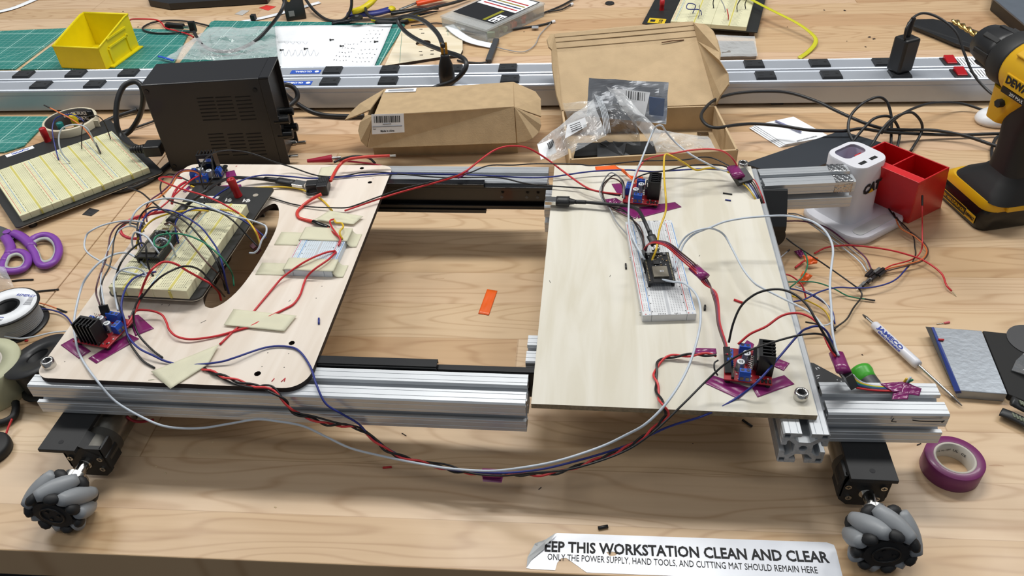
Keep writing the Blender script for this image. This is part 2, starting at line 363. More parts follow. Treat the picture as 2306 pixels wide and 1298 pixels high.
# ================================================================ the robot chassis
PZ = .100; EZ = .094; E0 = .054
chassis = thing('robot_chassis', 'telescoping robot chassis of aluminium extrusions, two plywood decks and omni wheels', 'robot', (0, .5, 0))
CO = Vector((0, .5, 0))
def cb_(mb, name, mats, bev=0.0, label=None, parent=None):
    mb.v = [tuple(Vector(p)-CO) for p in mb.v]
    return mb.build(name, mats, parent or chassis, bev=bev, label=label)
def profile():
    h = .02; q = [(-h, h-.0015), (-h+.0015, h)]
    for gx in (-.0140, -.0075):
        q += [(gx-.00035, h), (gx, h-.0005), (gx+.00035, h)]
    q += [(-.0044, h), (-.0040, h-.0004), (-.0040, .0158), (-.0050, .0150), (-.0090, .0152), (-.0100, .0140), (-.0100, .0132), (-.0050, .0080)]
    left = q
    right = [(-x, y) for x, y in reversed(q[1:])][:-1]
    top = left+right
    out = []
    for k in range(4):
        a = -k*pi/2; c, s_ = round(math.cos(a)), round(math.sin(a))
        out += [(x*c-y*s_, x*s_+y*c) for x, y in top]
    outer = out[::-1]
    hole = [(.0036*math.cos(2*pi*i/16), .0036*math.sin(2*pi*i/16)) for i in range(16)]
    cor = []
    for sx in (-1, 1):
        for sy in (-1, 1):
            cx, cy = sx*.0160, sy*.0160; e = .0024
            cor.append([(cx-e, cy-e), (cx+e, cy-e), (cx+e, cy+e), (cx-e, cy+e)])
    return [outer, hole]+cor
PROF = profile()
def extrusion(p0, p1, label=None, parent=None):
    p0, p1 = Vector(p0), Vector(p1); d = (p1-p0).normalized(); s_ = d.cross(Vector((0, 0, 1))).normalized()
    T = Matrix((s_, Vector((0, 0, 1)), -d)).transposed().to_4x4()
    if T.determinant() < 0: T = Matrix((-s_, Vector((0, 0, 1)), -d)).transposed().to_4x4()
    T.translation = p1
    mb = MB(); mb.prism(PROF, 0, (p1-p0).length, 1, 0, T)
    return cb_(mb, 'extrusion', [ALU, ALUC], label=label)
ZC = .074
extrusion((-.556, .5105, ZC), (-.0595, .5105, ZC), 'long front aluminium extrusion')
extrusion((-.556, .8945, ZC), (-.0615, .8945, ZC), 'long rear aluminium extrusion')
sqx = extrusion((.1900, .4690, ZC), (.1900, .913, ZC), 'aluminium extrusion with open end showing')
st = extrusion((.2125, .5135, ZC), (.3175, .5170, ZC), 'short front aluminium stub with pen marks')
a6 = .085
rs = extrusion((.2120, .8935, ZC), (.3260, .8935+.114*a6*1.2, ZC), 'short rear aluminium stub with foil tape on its end')
extrusion((-.0640, .5680, .072), (.1690, .5680, .072)); extrusion((-.0620, .8385, .074), (.1690, .8385, .074))
extrusion((-.535, .532, .0735), (-.535, .873, .0735))
# pen marks on the stub's front face
mk = MB()
def mark(mb, pts, y, r=.0004):
    mb.tube(spline([Vector((p[0], y, p[1])) for p in pts], 5), r, 5)
mark(mk, [(.2700, .0905), (.2692, .0868), (.2698, .0860), (.2735, .0858)], .4940); mark(mk, [(.2868, .0882), (.2950, .0872), (.3100, .0878), (.3135, .0890), (.3120, .0866)], .4947, .0005)
cb_(mk, 'pen_mark', INK)
# foil tape sleeve on the rear stub
T = frame_of((.3115, .8945+.0100, ZC), a6*1.15)
fo = MB()
for (ya, yb, za, zb) in ((-.0212, -.0040, .0202, .0206), (.0040, .0212, .0202, .0206), (-.0215, -.0206, .0040, .0206)):
    fo.sheet(lambda u, v, ya=ya, yb=yb, za=za, zb=zb: ((u-.5)*.022, ya+(yb-ya)*v, (za if abs(yb-ya) > .002 else za+(zb-za)*v)+.0005*math.sin(u*19+v*7)), 12, 6, .0003, 0, True, T)
cb_(fo, 'foil_tape', M('crinkled_foil', '#B9B9B9', .15, 1.0, bump=.8, bs=250), label='crinkled silver foil tape')
# decks
def arc(cx, cy, r, a0, a1, n=8): return [(cx+r*math.cos(R(a0+(a1-a0)*i/n)), cy+r*math.sin(R(a0+(a1-a0)*i/n))) for i in range(n+1)]
plyL = ply('birch_plywood_pink', '#D6C9BA', '#E2D8CC', 'Y'); plyR = ply('birch_plywood', '#CFC9B8', '#DBD7CB', 'Y')
BURN = M('laser_burnt_edge', '#2A1E18', .7, var=.3, vs=80); PEDGE = M('plywood_edge', '#8B7A5E', .7, var=.25, vs=300)
hole_px = [(462, 690), (458, 672), (470, 640), (500, 590), (540, 530), (575, 487), (600, 466), (618, 459), (627, 468), (628, 490), (620, 520), (600, 560), (570, 610), (540, 650), (510, 678), (485, 692), (472, 694)]
hole = [tuple(p[:2]) for p in spline([U(a, b, PZ) for a, b in hole_px+[hole_px[0]]], 3)][:-1]
outl = arc(-.5335, .5130, .017, 180, 270)+arc(-.2930, .5170, .0225, 270, 360)+arc(-.2860, .8895, .0150, 0, 90)+arc(-.5480, .8900, .0145, 90, 180)
def circ(p, r, n=10): return [(p.x+r*math.cos(2*pi*i/n), p.y+r*math.sin(2*pi*i/n)) for i in range(n)]
dh = [(657, 773, .0032), (580, 842, .0034), (815, 379, .003), (833, 411, .003)]
dk = MB().prism([outl, hole]+[circ(U(a, b, PZ), r) for a, b, r in dh], EZ, PZ, 0, 1)
deckL = cb_(dk, 'plywood_deck', [plyL, BURN], label='left plywood deck with rounded corners and curved cutout')
dk = MB().prism([[(-.0535, .4865), (.2010, .4855), (.2005, .9085), (-.0535, .9085)]], EZ, PZ, 0, 1)
deckR = cb_(dk, 'plywood_deck', [plyR, PEDGE], bev=.0004, label='right square-cornered plywood deck')
# small pen marks and flecks belonging to the decks
fl = MB()
for a, b in [(603, 795), (650, 797), (590, 826), (640, 828), (725, 645), (712, 672), (146, 815), (191, 816), (822, 390), (805, 405), (840, 403)]:
    p = U(a, b, PZ); fl.cyl(p, p+Vector((0, 0, .0001)), .0006, n=6)
for a, b, c, d in [(452, 728, 464, 722), (363, 688, 366, 685), (380, 690, 382, 686), (1237, 632, 1240, 638), (1373, 624, 1375, 620), (1574, 578, 1576, 575), (650, 680, 654, 676)]:
    fl.tube([U(a, b, PZ), U(c, d, PZ)], .0003, 4)
o = cb_(fl, 'pen_dots', INK, parent=chassis); o['kind'] = 'stuff'
rm = MB()
for a, b, c, d in [(612, 860, 618, 853), (633, 861, 643, 852), (640, 860, 642, 854), (531, 376, 534, 374)]: rm.tube([U(a, b, PZ), U(c, d, PZ)], .0006, 4)
o = cb_(rm, 'red_pen_strokes', M('red_ink', '#B52A35', .7)); o['kind'] = 'stuff'
# cap screws
def cap_screw(p, r=.0062, h=.0085):
    T = Matrix.Translation(p-CO); mb = MB(); mb.lathe([(r, 0), (r, h-.0006), (r-.0006, h), (r*.55, h), (r*.5, h-.005), (0, h-.005)], 24, 0, T, ms=[0, 0, 0, 1, 1])
    mb.build('cap_screw', [STEEL, M('dark_socket', '#2A2A2C', .4, .6)], chassis)
for a, b in ((113, 825), (1802, 897), (1672, 378)): cap_screw(U(a, b, PZ))
# drawer slides between the halves
def slide(y0, y1, xs, zc, face):
    'xs: (outer start, outer end, inner end); y0..y1 thickness; face = side with the channel'
    zl, zh = zc-.0225, zc+.0225
    def channel(x0, x1, zl, zh, ya, yb, name, lab):
        mb = MB(); t = .0012
        back = yb if face < 0 else ya
        mb.box(x0, back-(t if face < 0 else 0), zl, x1, back+(0 if face < 0 else t), zh)
        mb.box(x0, ya, zh-t, x1, yb, zh); mb.box(x0, ya, zl, x1, yb, zl+t)
        for zz, s2 in ((zh-t, -1), (zl+t, 1)):
            f = ya if face < 0 else yb-t
            mb.box(x0, f, min(zz, zz+s2*.004), x1, f+t, max(zz, zz+s2*.004))
            mb.tube([(x0, (ya+yb)/2, zz+s2*.0015), (x1, (ya+yb)/2, zz+s2*.0015)], .0014, 6)
        return cb_(mb, name, [RAIL], bev=.0003, label=lab)
    channel(xs[0], xs[1], zl, zh, y0, y1, 'outer_slide', 'black outer drawer slide member')
    channel(xs[0]+.02, xs[2], zl+.0055, zh-.0055, y0+.002, y1-.0015, 'inner_slide', 'black inner drawer slide member')
    mb = MB(); yf = (y0+.0025) if face < 0 else y1-.003
    for x in (xs[1]+.022, xs[1]+.055, xs[1]+.069):
        mb.cyl((x, yf-.0003, zc+.002), (x, yf+.0004, zc+.002), .0022, n=12)
    for i in range(8): mb.box(xs[1]+.006+i*.0095, yf-.0003, zc+.0118, xs[1]+.011+i*.0095, yf+.0003, zc+.0128); mb.box(xs[1]+.006+i*.0095, yf-.0003, zc-.0128, xs[1]+.011+i*.0095, yf+.0003, zc-.0118)
    cb_(mb, 'slide_hole', [M('grey_slot_edge', '#505358', .4, .5)])
slide(.862, .8735, (-.535, -.143, -.045), .0755, -1)
slide(.5315, .5430, (-.535, -.150, -.045), .0745, 1)
# gussets
g = MB().prism([tuple((U(a, b, .0925))[:2]) for a, b in ((1816, 815), (1832, 818), (1903, 856), (1903, 870), (1840, 871))], .0885, .0925)
cb_(g, 'corner_gusset', BLKM, bev=.0005, label='black triangular corner gusset, flecked with white')
g = MB()
for a, b, c, d in ((1837, 829, 1840, 834), (1841, 828, 1846, 831), (1838, 848, 1846, 846), (1840, 853, 1844, 851), (1884, 856, 1887, 857), (1893, 859, 1896, 860)): g.tube([U(a, b, .0927), U(c, d, .0927)], .0005, 5)
cb_(g, 'white_fleck', WHT)
# ---- wheel units: mount plate, motor, coupler and mecanum wheel
GRUB = M('grey_rubber_roller', '#8C9094', .45, var=.05)
MOT = M('bright_motor_can', '#8F8C84', .3, .9); MOTD = M('grey_gearbox', '#5A5853', .5, .6)
def roller(mb, T, L, r):
    n = 10; prof = [(0, -L/2)]+[((r)*(1-(2*i/n-1)**2*.42), -L/2+L*i/n) for i in range(n+1)]+[(0, L/2)]
    mb.lathe(prof, 14, 0, T)
def wheel(cx, yf, hand, rear=False):
    'wheel with axle along Y, outer face at yf, towards the front'
    w = thing('w', '', '')  # replaced by parts below
    bpy.data.objects.remove(w)
    yc = yf+.0165; z0 = .0305; cen = Vector((cx, yc, z0))
    hub = MB()
    nn = 7
    for side in (-1, 1):
        ys = side*.0125
        star = []
        for i in range(nn):
            a = 2*pi*i/nn+hand*side*.33
            star += [(.0125*math.cos(a-.28), .0125*math.sin(a-.28)), (.0262*math.cos(a-.10), .0262*math.sin(a-.10)), (.0268*math.cos(a+.12), .0268*math.sin(a+.12)), (.0170*math.cos(a+.34), .0170*math.sin(a+.34))]
        Tm = Matrix.Translation(cen+Vector((0, ys, 0))-CO) @ Matrix.Rotation(pi/2, 4, 'X')
        hub.prism(star, -.0030, .0030, 0, T=Tm)
        for i in range(nn):
            a = 2*pi*i/nn+hand*side*.33
            Tl = Matrix.Translation(cen-CO) @ Matrix.Rotation(-a, 4, 'Y') @ Matrix.Translation((.0235, ys*1.02, 0)) @ Matrix.Rotation(hand*side*.5, 4, 'X')
            hub.ball((0, 0, 0), .0050, .0058, .0078, 10, 0, Tl)
        hub.cyl(cen-CO+Vector((0, ys-.0032, 0)), cen-CO+Vector((0, ys+.0032, 0)), .0185, n=24)
    hub.cyl(cen-CO+Vector((0, -.0125, 0)), cen-CO+Vector((0, .0125, 0)), .0150, n=20)
    o = hub.build('wheel_hub', [BLKM], chassis, bev=.0008, label='black spidered wheel hub')
    cap = MB()
    Tc = Matrix.Translation(cen+Vector((0, -.0157, 0))-CO) @ Matrix.Rotation(pi/2, 4, 'X')
    cap.lathe([(.0118, 0), (.0118, .0012), (.0106, .0012), (.0106, 0)], 20, 0, Tc)
    for i in range(3): cap.cyl(Vector((.0062*math.cos(2.1*i), .0062*math.sin(2.1*i), 0)), Vector((.0062*math.cos(2.1*i), .0062*math.sin(2.1*i), .0012)), .0018, n=8, T=Tc)
    cap.build('hub_ring', BLK, o)
    for i in range(nn):
        a = 2*pi*(i+.5)/nn
        T = Matrix.Translation(cen-CO) @ Matrix.Rotation(-a, 4, 'Y') @ Matrix.Translation((.0222, 0, 0)) @ Matrix.Rotation(hand*R(44), 4, 'X') @ Matrix.Rotation(pi/2, 4, 'X')
        mb = MB(); roller(mb, T, .0375, .0088); mb.build('roller', GRUB, o, label='grey barrel-shaped rubber roller')
    # coupler and shaft
    if rear: return
    mb = MB(); mb.cyl((cx, yf+.036, z0), (cx, yf+.045, z0), .0118, n=28); mb.cyl((cx, yf+.045, z0), (cx, yf+.063, z0), .0058, n=16)
    cb_(mb, 'shaft_coupler', STEEL)
def mount(x0, x1, yp, ym, cx, ext_back, mirror=False, zt=.0538):
    'printed black mount: a flat plate under the extrusion and a face plate with the motor behind'
    mb = MB()
    s_ = 1
    mb.box(x0, yp, zt-.0045, x1, ext_back, zt)
    yy = yp+.006
    # vertical face plate
    f = [(cx-.0205, .016), (cx-.012, .008), (cx+.012, .008), (cx+.0205, .016), (cx+.0205, zt-.004), (cx-.0205, zt-.004)]
    T = Matrix(((1, 0, 0, 0), (0, 0, -1, yy+.0045), (0, 1, 0, 0), (0, 0, 0, 1)))
    mb.prism(f, 0, .0045, 0, T=T)
    # side webs
    for xs in (cx-.0215, cx+.0185):
        mb.add([(xs, yy, .02), (xs+.003, yy, .02), (xs+.003, yy, zt-.004), (xs, yy, zt-.004), (xs, yy+.018, zt-.012), (xs+.003, yy+.018, zt-.012), (xs+.003, yy+.018, zt-.004), (xs, yy+.018, zt-.004)],
               [(0, 1, 2, 3), (7, 6, 5, 4), (0, 4, 5, 1), (1, 5, 6, 2), (2, 6, 7, 3), (3, 7, 4, 0)])
    sd = -1 if cx > 0 else 1; xe = x0 if cx > 0 else x1
    sec = [(xe-sd*.003, zt-.0002), (xe, zt-.0002), (cx+sd*.0225, .037), (cx+sd*.0225, .020), (cx+sd*.0190, .020), (cx+sd*.0190, .036)]
    Tz = Matrix(((1, 0, 0, 0), (0, 0, -1, yy+.020), (0, 1, 0, 0), (0, 0, 0, 1))); mb.prism(sec, 0, .020, 0, T=Tz)
    mb2 = mb; o = cb_(mb2, 'motor_mount', BLKM, bev=.0006, label='black printed motor mount')
    h = MB(); hx = (x0+x1)/2; h.cyl((hx, yp+.010, zt), (hx, yp+.010, zt+.0002), .0025, n=12); cb_(h, 'mount_hole', INK)
    sc = MB()
    for dx, dz in ((-.0155, .002), (.0155, .002), (.0125, -.0135), (-.0125, -.0135)):
        p = Vector((cx+dx, yy-.0018, .0335+dz)); sc.cyl(p, p+Vector((0, .002, 0)), .0029, n=12)
        sc.box(p.x-.0019, p.y-.0002, p.z-.0003, p.x+.0019, p.y, p.z+.0003, 1); sc.box(p.x-.0003, p.y-.0002, p.z-.0019, p.x+.0003, p.y, p.z+.0019, 1)
    sc.cyl((cx, yy-.004, .0305), (cx, yy, .0305), .0062, n=16)
    cb_(sc, 'mount_screws', [STEEL, INK])
    mt = MB(); cy = .0318; cx += sd*.0045
    mt.cyl((cx, yy+.0045, cy-.001), (cx, yy+.029, cy-.001), .0182, n=28)
    cb_(mt, 'gearbox', MOTD)
    mt = MB(); mt.cyl((cx, yy+.029, cy-.001), (cx, yy+.060, cy-.001), .0172, n=28); cb_(mt, 'motor_can', MOT, bev=.001)
    mt = MB(); mt.cyl((cx, yy+.060, cy-.001), (cx, yy+.073, cy-.001), .0165, n=28); cb_(mt, 'encoder_cap', BLK, bev=.001)
mount(.2324, .2733, .4535, .45, .2505, .533); wheel(.2525, .3935, 1)
mount(-.5360, -.4975, .4445, .45, -.4965, .530); wheel(-.4975, .3865, -1)
# the two rear wheel units face backwards: mirrored about the chassis middle
def rear(x0, x1, cx, yext, hand, k=1.0):
    zt = .0538; mb = MB(); yp = yext+.032
    mb.box(x0, yext, zt-.0045, x1, yp, zt); yy = yp-.006
    mb.box(cx-.0205, yy-.0045, .010, cx+.0205, yy, zt-.004); cb_(mb, 'motor_mount', BLKM, bev=.0006, label='black printed motor mount')
    mt = MB(); mt.cyl((cx, yy-.0045, .0308), (cx, yy-.024, .0308), .0182, n=28); mt.cyl((cx, yy-.024, .0308), (cx, yy-.118*k, .0308), .0170, n=28); cb_(mt, 'motor_can', MOT)
    mt = MB(); mt.cyl((cx, yy-.118*k, .0308), (cx, yy-.168*k, .0308), .0190, n=32); mt.cyl((cx, yy-.168*k, .0308), (cx, yy-.168*k-.0015, .0308), .0175, n=32); cb_(mt, 'encoder_cap', BLK, bev=.001, label='round black encoder cap')
    return yy
yy = rear(.208, .250, .2270, .885, 1, .36)
wheel(.2270, .9235, -1, True)
yy = rear(-.520, -.480, -.4965, .885, -1); wheel(-.4965, .9235, 1, True)
# rear right bracket visible in front of the stub
g = MB(); P1 = [U(1700, 428, .075), U(1755, 420, .075)]
T = frame_of((.2135, .8735, 0), 0)
g.prism([(-.003, .091), (-.007, .091), (-.034, .054), (-.034, .047), (-.003, .047)], -.006, .0280, 0, T=T @ Matrix(((0, 0, 1, 0), (1, 0, 0, 0), (0, 1, 0, 0), (0, 0, 0, 1))))
cb_(g, 'motor_bracket', BLK, bev=.0006, label='black gusseted bracket below the rear stub')
# ================================================================ breadboards and circuit boards
CRM = M('cream_breadboard_plastic', '#DAD7B4', .45); CRMD = M('cream_groove', '#C9BF66', .5); WBB = M('white_breadboard_plastic', '#D9DBDD', .45)
HOLE = M('contact_hole', '#8F8C72', .7); HOLEW = M('contact_hole_grey', '#A9ABAE', .7); HOLED = M('contact_hole_dark', '#7C7A68', .7)
LRED = M('red_rail_line', '#C8473F', .6); LBLU = M('blue_rail_line', '#2F7FC4', .6)
P254 = .00254
def holes(mb, xs, y0, n, z, m, gap5=False, s=.00055):
    for x in xs:
        for i in range(n):
            if gap5 and i % 6 == 5: continue
            y = y0+i*P254; mb.quad((x-s, y-s, z), (x+s, y-s, z), (x+s, y+s, z), (x-s, y+s, z), m)
def bboard(parent, x0, cols, L=.1655, h=.0085, z0=0.0, body=None, hole=None, groove=None, hs=.00055, lines=True, clips=False, bev=.0006):
    'cols: list of (kind, width) laid side by side from x0; kind T terminal block, R power rail'
    body = body or CRM; hole = hole or HOLE; groove = groove or CRMD; x = x0
    for kind, w in cols:
        mb = MB(); mb.box(x, 0, z0, x+w-.0002, L, z0+h); z = z0+h+.0001
        o = mb.build('terminal_block' if kind == 'T' else 'power_rail', [body], parent, bev=bev)
        mb = MB(); n = int((L-.006)/P254); y0 = (L-(n-1)*P254)/2
        if kind == 'T':
            c = x+w/2; holes(mb, [c-.0038-P254*k for k in range(5)]+[c+.0038+P254*k for k in range(5)], y0, n, z, 0, s=hs)
            mb.box(c-.0014, 0, z-.00005, c+.0014, L, z+.00015, 1)
            if clips:
                for yy in (-.0006,): mb.box(c-.0012, -.0012, z0+.001, c+.0012, 0, z0+h-.001, 1)
            for k in range(0, n, 5): mb.box(c-.0172, y0+k*P254-.0006, z-.00005, c-.0162, y0+k*P254+.0006, z, 4); mb.box(c+.0162, y0+k*P254-.0006, z-.00005, c+.0172, y0+k*P254+.0006, z, 4)
        else:
            c = x+w/2; holes(mb, [c-P254/2, c+P254/2], y0+.002, n-1, z, 0, True, hs)
            if lines: mb.box(c-.0036, .006, z-.00005, c-.0030, L-.006, z+.00005, 2); mb.box(c+.0030, .006, z-.00005, c+.0036, L-.006, z+.00005, 3)
        mb.build('contact_holes', [hole, groove, LRED, LBLU, INK], o)
        x += w
    return x
# white 830-point breadboard on the right deck
p, a, l = place2((1447, 711), (1572, 707), PZ+.009)
bbW = thing('breadboard', 'white breadboard on the right plywood deck holding a black microcontroller board', 'breadboard', (p.x, p.y, PZ), a)
bboard(bbW, 0, [('R', .0095), ('T', .0355), ('R', .0095)], .1655, .0090, 0, WBB, HOLEW, M('groove_grey', '#B9BCC0', .5))
for yy in (.012, .105): MB().ball((-.0005, yy, .003), .0012, n=8).build('mounting_peg', WBB, bbW)
for (x, y) in ((.0035, .0015), (.0035, .1640), (.0465, .0015), (.0465, .1640)):
    lettering('+', .003, frame_of((x, y, .0091)), LRED, bbW, 'polarity_mark', bold=.0001); lettering('-', .003, frame_of((x+.004, y, .0091)), LBLU, bbW, 'polarity_mark', bold=.0001)
for yy in (.0016, .1640):
    lettering('a b c d e', .0022, frame_of((.0198, yy, .0091)), INK, bbW, 'column_letters'); lettering('f g h i j', .0022, frame_of((.0352, yy, .0091)), INK, bbW, 'column_letters')
# cream double breadboard on a black plate, left deck
p, a, l = place2((236, 664), (430, 676), .1115)
bbL = thing('breadboard', 'cream double breadboard on a black plate under tangled wires, left deck', 'breadboard', (p.x, p.y, PZ), a+.01)
mb = MB(); mb.prism([arc(.010, .008, .008, 180, 270)+arc(.100, .010, .010, 270, 360)+arc(.106, .218, .004, 0, 90)+arc(.006, .218, .004, 90, 180)], .0095, .0115); mb.build('base_plate', M('black_coated_plate', '#1D1E1E', .5, var=.1), bbL, bev=.0003)
mb = MB(); mb.prism([arc(.010, .008, .008, 180, 270)+arc(.100, .010, .010, 270, 360)+arc(.106, .218, .004, 0, 90)+arc(.006, .218, .004, 90, 180)], .0085, .0095); mb.build('plate_underside', M('bare_plate_edge', '#B9B4A5', .5), bbL)
for fx, fy in ((.012, .014), (.096, .014), (.012, .21), (.096, .21)): MB().cyl((fx, fy, 0), (fx, fy, .0085), .005).build('rubber_foot', BLK, bbL)
bboard(bbL, .0085, [('T', .0355), ('R', .0150), ('T', .0400)], .1660, .0115, .0115, None, HOLED, None, .00048, True, True)
lettering('Va', .010, frame_of((.060, .190, .0116)), M('white_print', '#E4E4E0', .6), bbL, 'lettering', shear=.3, bold=.0003)
lettering('Vb', .010, frame_of((.084, .190, .0116)), MATS['white_print'], bbL, 'lettering', shear=.3, bold=.0003)
mb = MB(); mb.box(.020, .1925, .0116, .046, .1980, .0117, 0); mb.build('name_label', MATS['white_print'], bbL)
T = Matrix.Translation((.0705, .2000, .0116)) @ Matrix.Rotation(R(-8), 4, 'Y')
mb = MB(); mb.lathe([(.0052, 0), (.0046, .008), (.0052, .010), (.0052, .024), (.0046, .026), (.0022, .026), (.0022, .021), (0, .021)], 18, 0, T); mb.build('binding_post', M('red_binding_post', '#A8141C', .35), bbL, label='red binding post')
MB().cyl((.092, .2035, .0116), (.092, .2035, .0118), .0035, n=14).build('post_hole', M('bare_hole', '#A49C8E', .6), bbL)
# small white taped breadboard
p, a, l = place2((640, 608), (757, 612), PZ+.0085)
bbS = thing('breadboard', 'small white half-size breadboard held down by two strips of masking tape', 'breadboard', (p.x, p.y, PZ), a)
bboard(bbS, 0, [('R', .0095), ('T', .0360), ('R', .0095)], .0820, .0085, 0, M('bluish_white_board', '#CBD6DF', .45), HOLEW, M('groove_grey', '#B9BCC0', .5))
def tape(name, label, pts, z, mat, th=.00018, group=None, wav=.0004, cat='tape', n=10):
    'a strip of tape; pts = 4 corners (px) going round; z may be one number or four'
    zz = [z]*4 if isinstance(z, (int, float)) else z
    q = [U(a, b, c) for (a, b), c in zip(pts, zz)]; o0 = q[0].copy(); ph = rnd.random()*6
    def fn(u, v):
        e = min(u, 1-u, v, 1-v)*5; e = min(1, e)
        p = (q[0]*(1-u)+q[1]*u)*(1-v)+(q[3]*(1-u)+q[2]*u)*v
        return p-o0+Vector((0, 0, .0003+wav*e*(.5+.5*math.sin(u*17+ph+v*3))+wav*e*.5*math.sin(v*11+u*5+ph)))
    mb = MB().sheet(fn, n, n, th); 
    o = mb.build(name, mat, None); o.location = o0
    return tag(o, label, cat, group)
def multitape(name, label, loc, shells, mat, cat='tape', group=None):
    mb = MB(); o0 = Vector(loc)
    for q, wav in shells:
        q = [Vector(x)-o0 for x in q]
        mb.sheet(lambda u, v: (q[0]*(1-u)+q[1]*u)*(1-v)+(q[3]*(1-u)+q[2]*u)*v+Vector((0, 0, wav*math.sin(u*13+v*4)*min(1, 5*min(u, 1-u)))), 10, 5, .0002)
    o = mb.build(name, mat); o.location = o0; return tag(o, label, cat, group)
# masking strips over the small breadboard: fold down each side then run flat on the deck
def bb_mask(y0, y1, xl, xr, lab):
    Tm = bbS.matrix_world if False else frame_of(bbS.location, bbS.rotation_euler.z)
    h = .0088; prof = [(xl, .0004), (-.004, .0005), (-.0006, h-.003), (0, h), (.0275, h+.0001), (.055, h), (.0560, h-.003), (.060, .0010), (xr, .0004)]
    sp = spline([(x, 0, z) for x, z in prof], 4); n = len(sp)-1; pr0 = Tm @ Vector((xl, y0, 0))
    def fn(u, v): q = sp[int(round(u*n))]; return (Tm @ Vector((q.x, y0+(y1-y0)*v+.0004*math.sin(u*20), q.z+.0003)))-pr0
    o = MB().sheet(fn, n, 6, .0002).build('masking_tape_strip', TMASK); o.location = pr0; tag(o, lab, 'tape', 'masking tape strips')
bb_mask(-.0005, .0215, -.036, .0668, 'pale masking tape strip across the near end of the small breadboard')
bb_mask(.0560, .0820, -.034, .0668, 'pale masking tape strip across the far end of the small breadboard')
# ---- microcontroller boards
PCBK = M('black_circuit_board', '#16181B', .35); PIN = M('header_pin', '#C9BF9F', .3, .9); MODL = M('metal_module_can', '#8E887B', .4, .8)
def mcu(label, loc, rz, plug=True):
    t = thing('microcontroller_board', label, 'circuit board', loc, rz)
    w, l = .0285, .0515
    MB().box(-w/2, -l/2, .0095, w/2, l/2, .0110).build('circuit_board', PCBK, t, bev=.0002)
    for sx in (-1, 1):
        hb = MB(); hb.box(sx*.0125-.00125, -l/2+.002, .0015, sx*.0125+.00125, l/2-.002, .0095); o = hb.build('pin_header', BLKM, t)
        pb = MB()
        for i in range(19): y = -l/2+.0030+i*P254; pb.box(sx*.0125-.0003, y-.0003, 0, sx*.0125+.0003, y+.0003, .0015, 0); pb.cyl((sx*.0125, y, .0110), (sx*.0125, y, .0114), .0008, n=6)
        pb.build('header_pins', PIN, o)
    m_ = MB(); m_.box(-.0080, -l/2+.0060, .0110, .0080, -l/2+.0235, .0142); o = m_.build('radio_module', MODL, t, bev=.0006, label='silver metal can module')
    MB().box(-.0090, -l/2, .0110, .0090, -l/2+.0255, .0118).build('module_board', BLK, t)
    lettering('CE', .0040, frame_of((.0015, -l/2+.0145, .01425), pi), PAPER, o, 'lettering'); 
    ch = MB(); ch.box(-.005, .004, .0110, .001, .0100, .0120); ch.build('chip', BLKM, t)
    cm = MB()
    r2 = random.Random(3)
    for i in range(26):
        x = r2.uniform(-.0095, .0095); y = r2.uniform(.001, .0200); cm.box(x, y, .0110, x+.0012, y+.0008, .0117, i % 3)
    cm.build('small_components', [M('pale_component', '#C9C9C4', .4), BLK, M('tan_component', '#9A8058', .5)], t)
    for sx in (-1, 1): MB().box(sx*.0085-.0015, .0195, .0110, sx*.0085+.0015, .0235, .0128).build('push_button', M('button_metal', '#9A9B9B', .3, .8), t, bev=.0002)
    MB().box(-.0040, .0215, .0110, .0040, .0275, .0138).build('usb_socket', STEEL, t, bev=.0006)
    return t
p = U(1487, 607, .120); pd = (U(1470, 560, .12)-U(1500, 655, .12)); az = math.atan2(pd.y, pd.x)-pi/2
mcu('black microcontroller board with a silver module plugged into the white breadboard', (p.x-.001, p.y+.0080, PZ+.0060), bbW.rotation_euler.z)
p = U(352, 549, .134)
mcu('black microcontroller board on the cream breadboard, half hidden by looping wires', (p.x, p.y, PZ+.023), bbL.rotation_euler.z+.04)
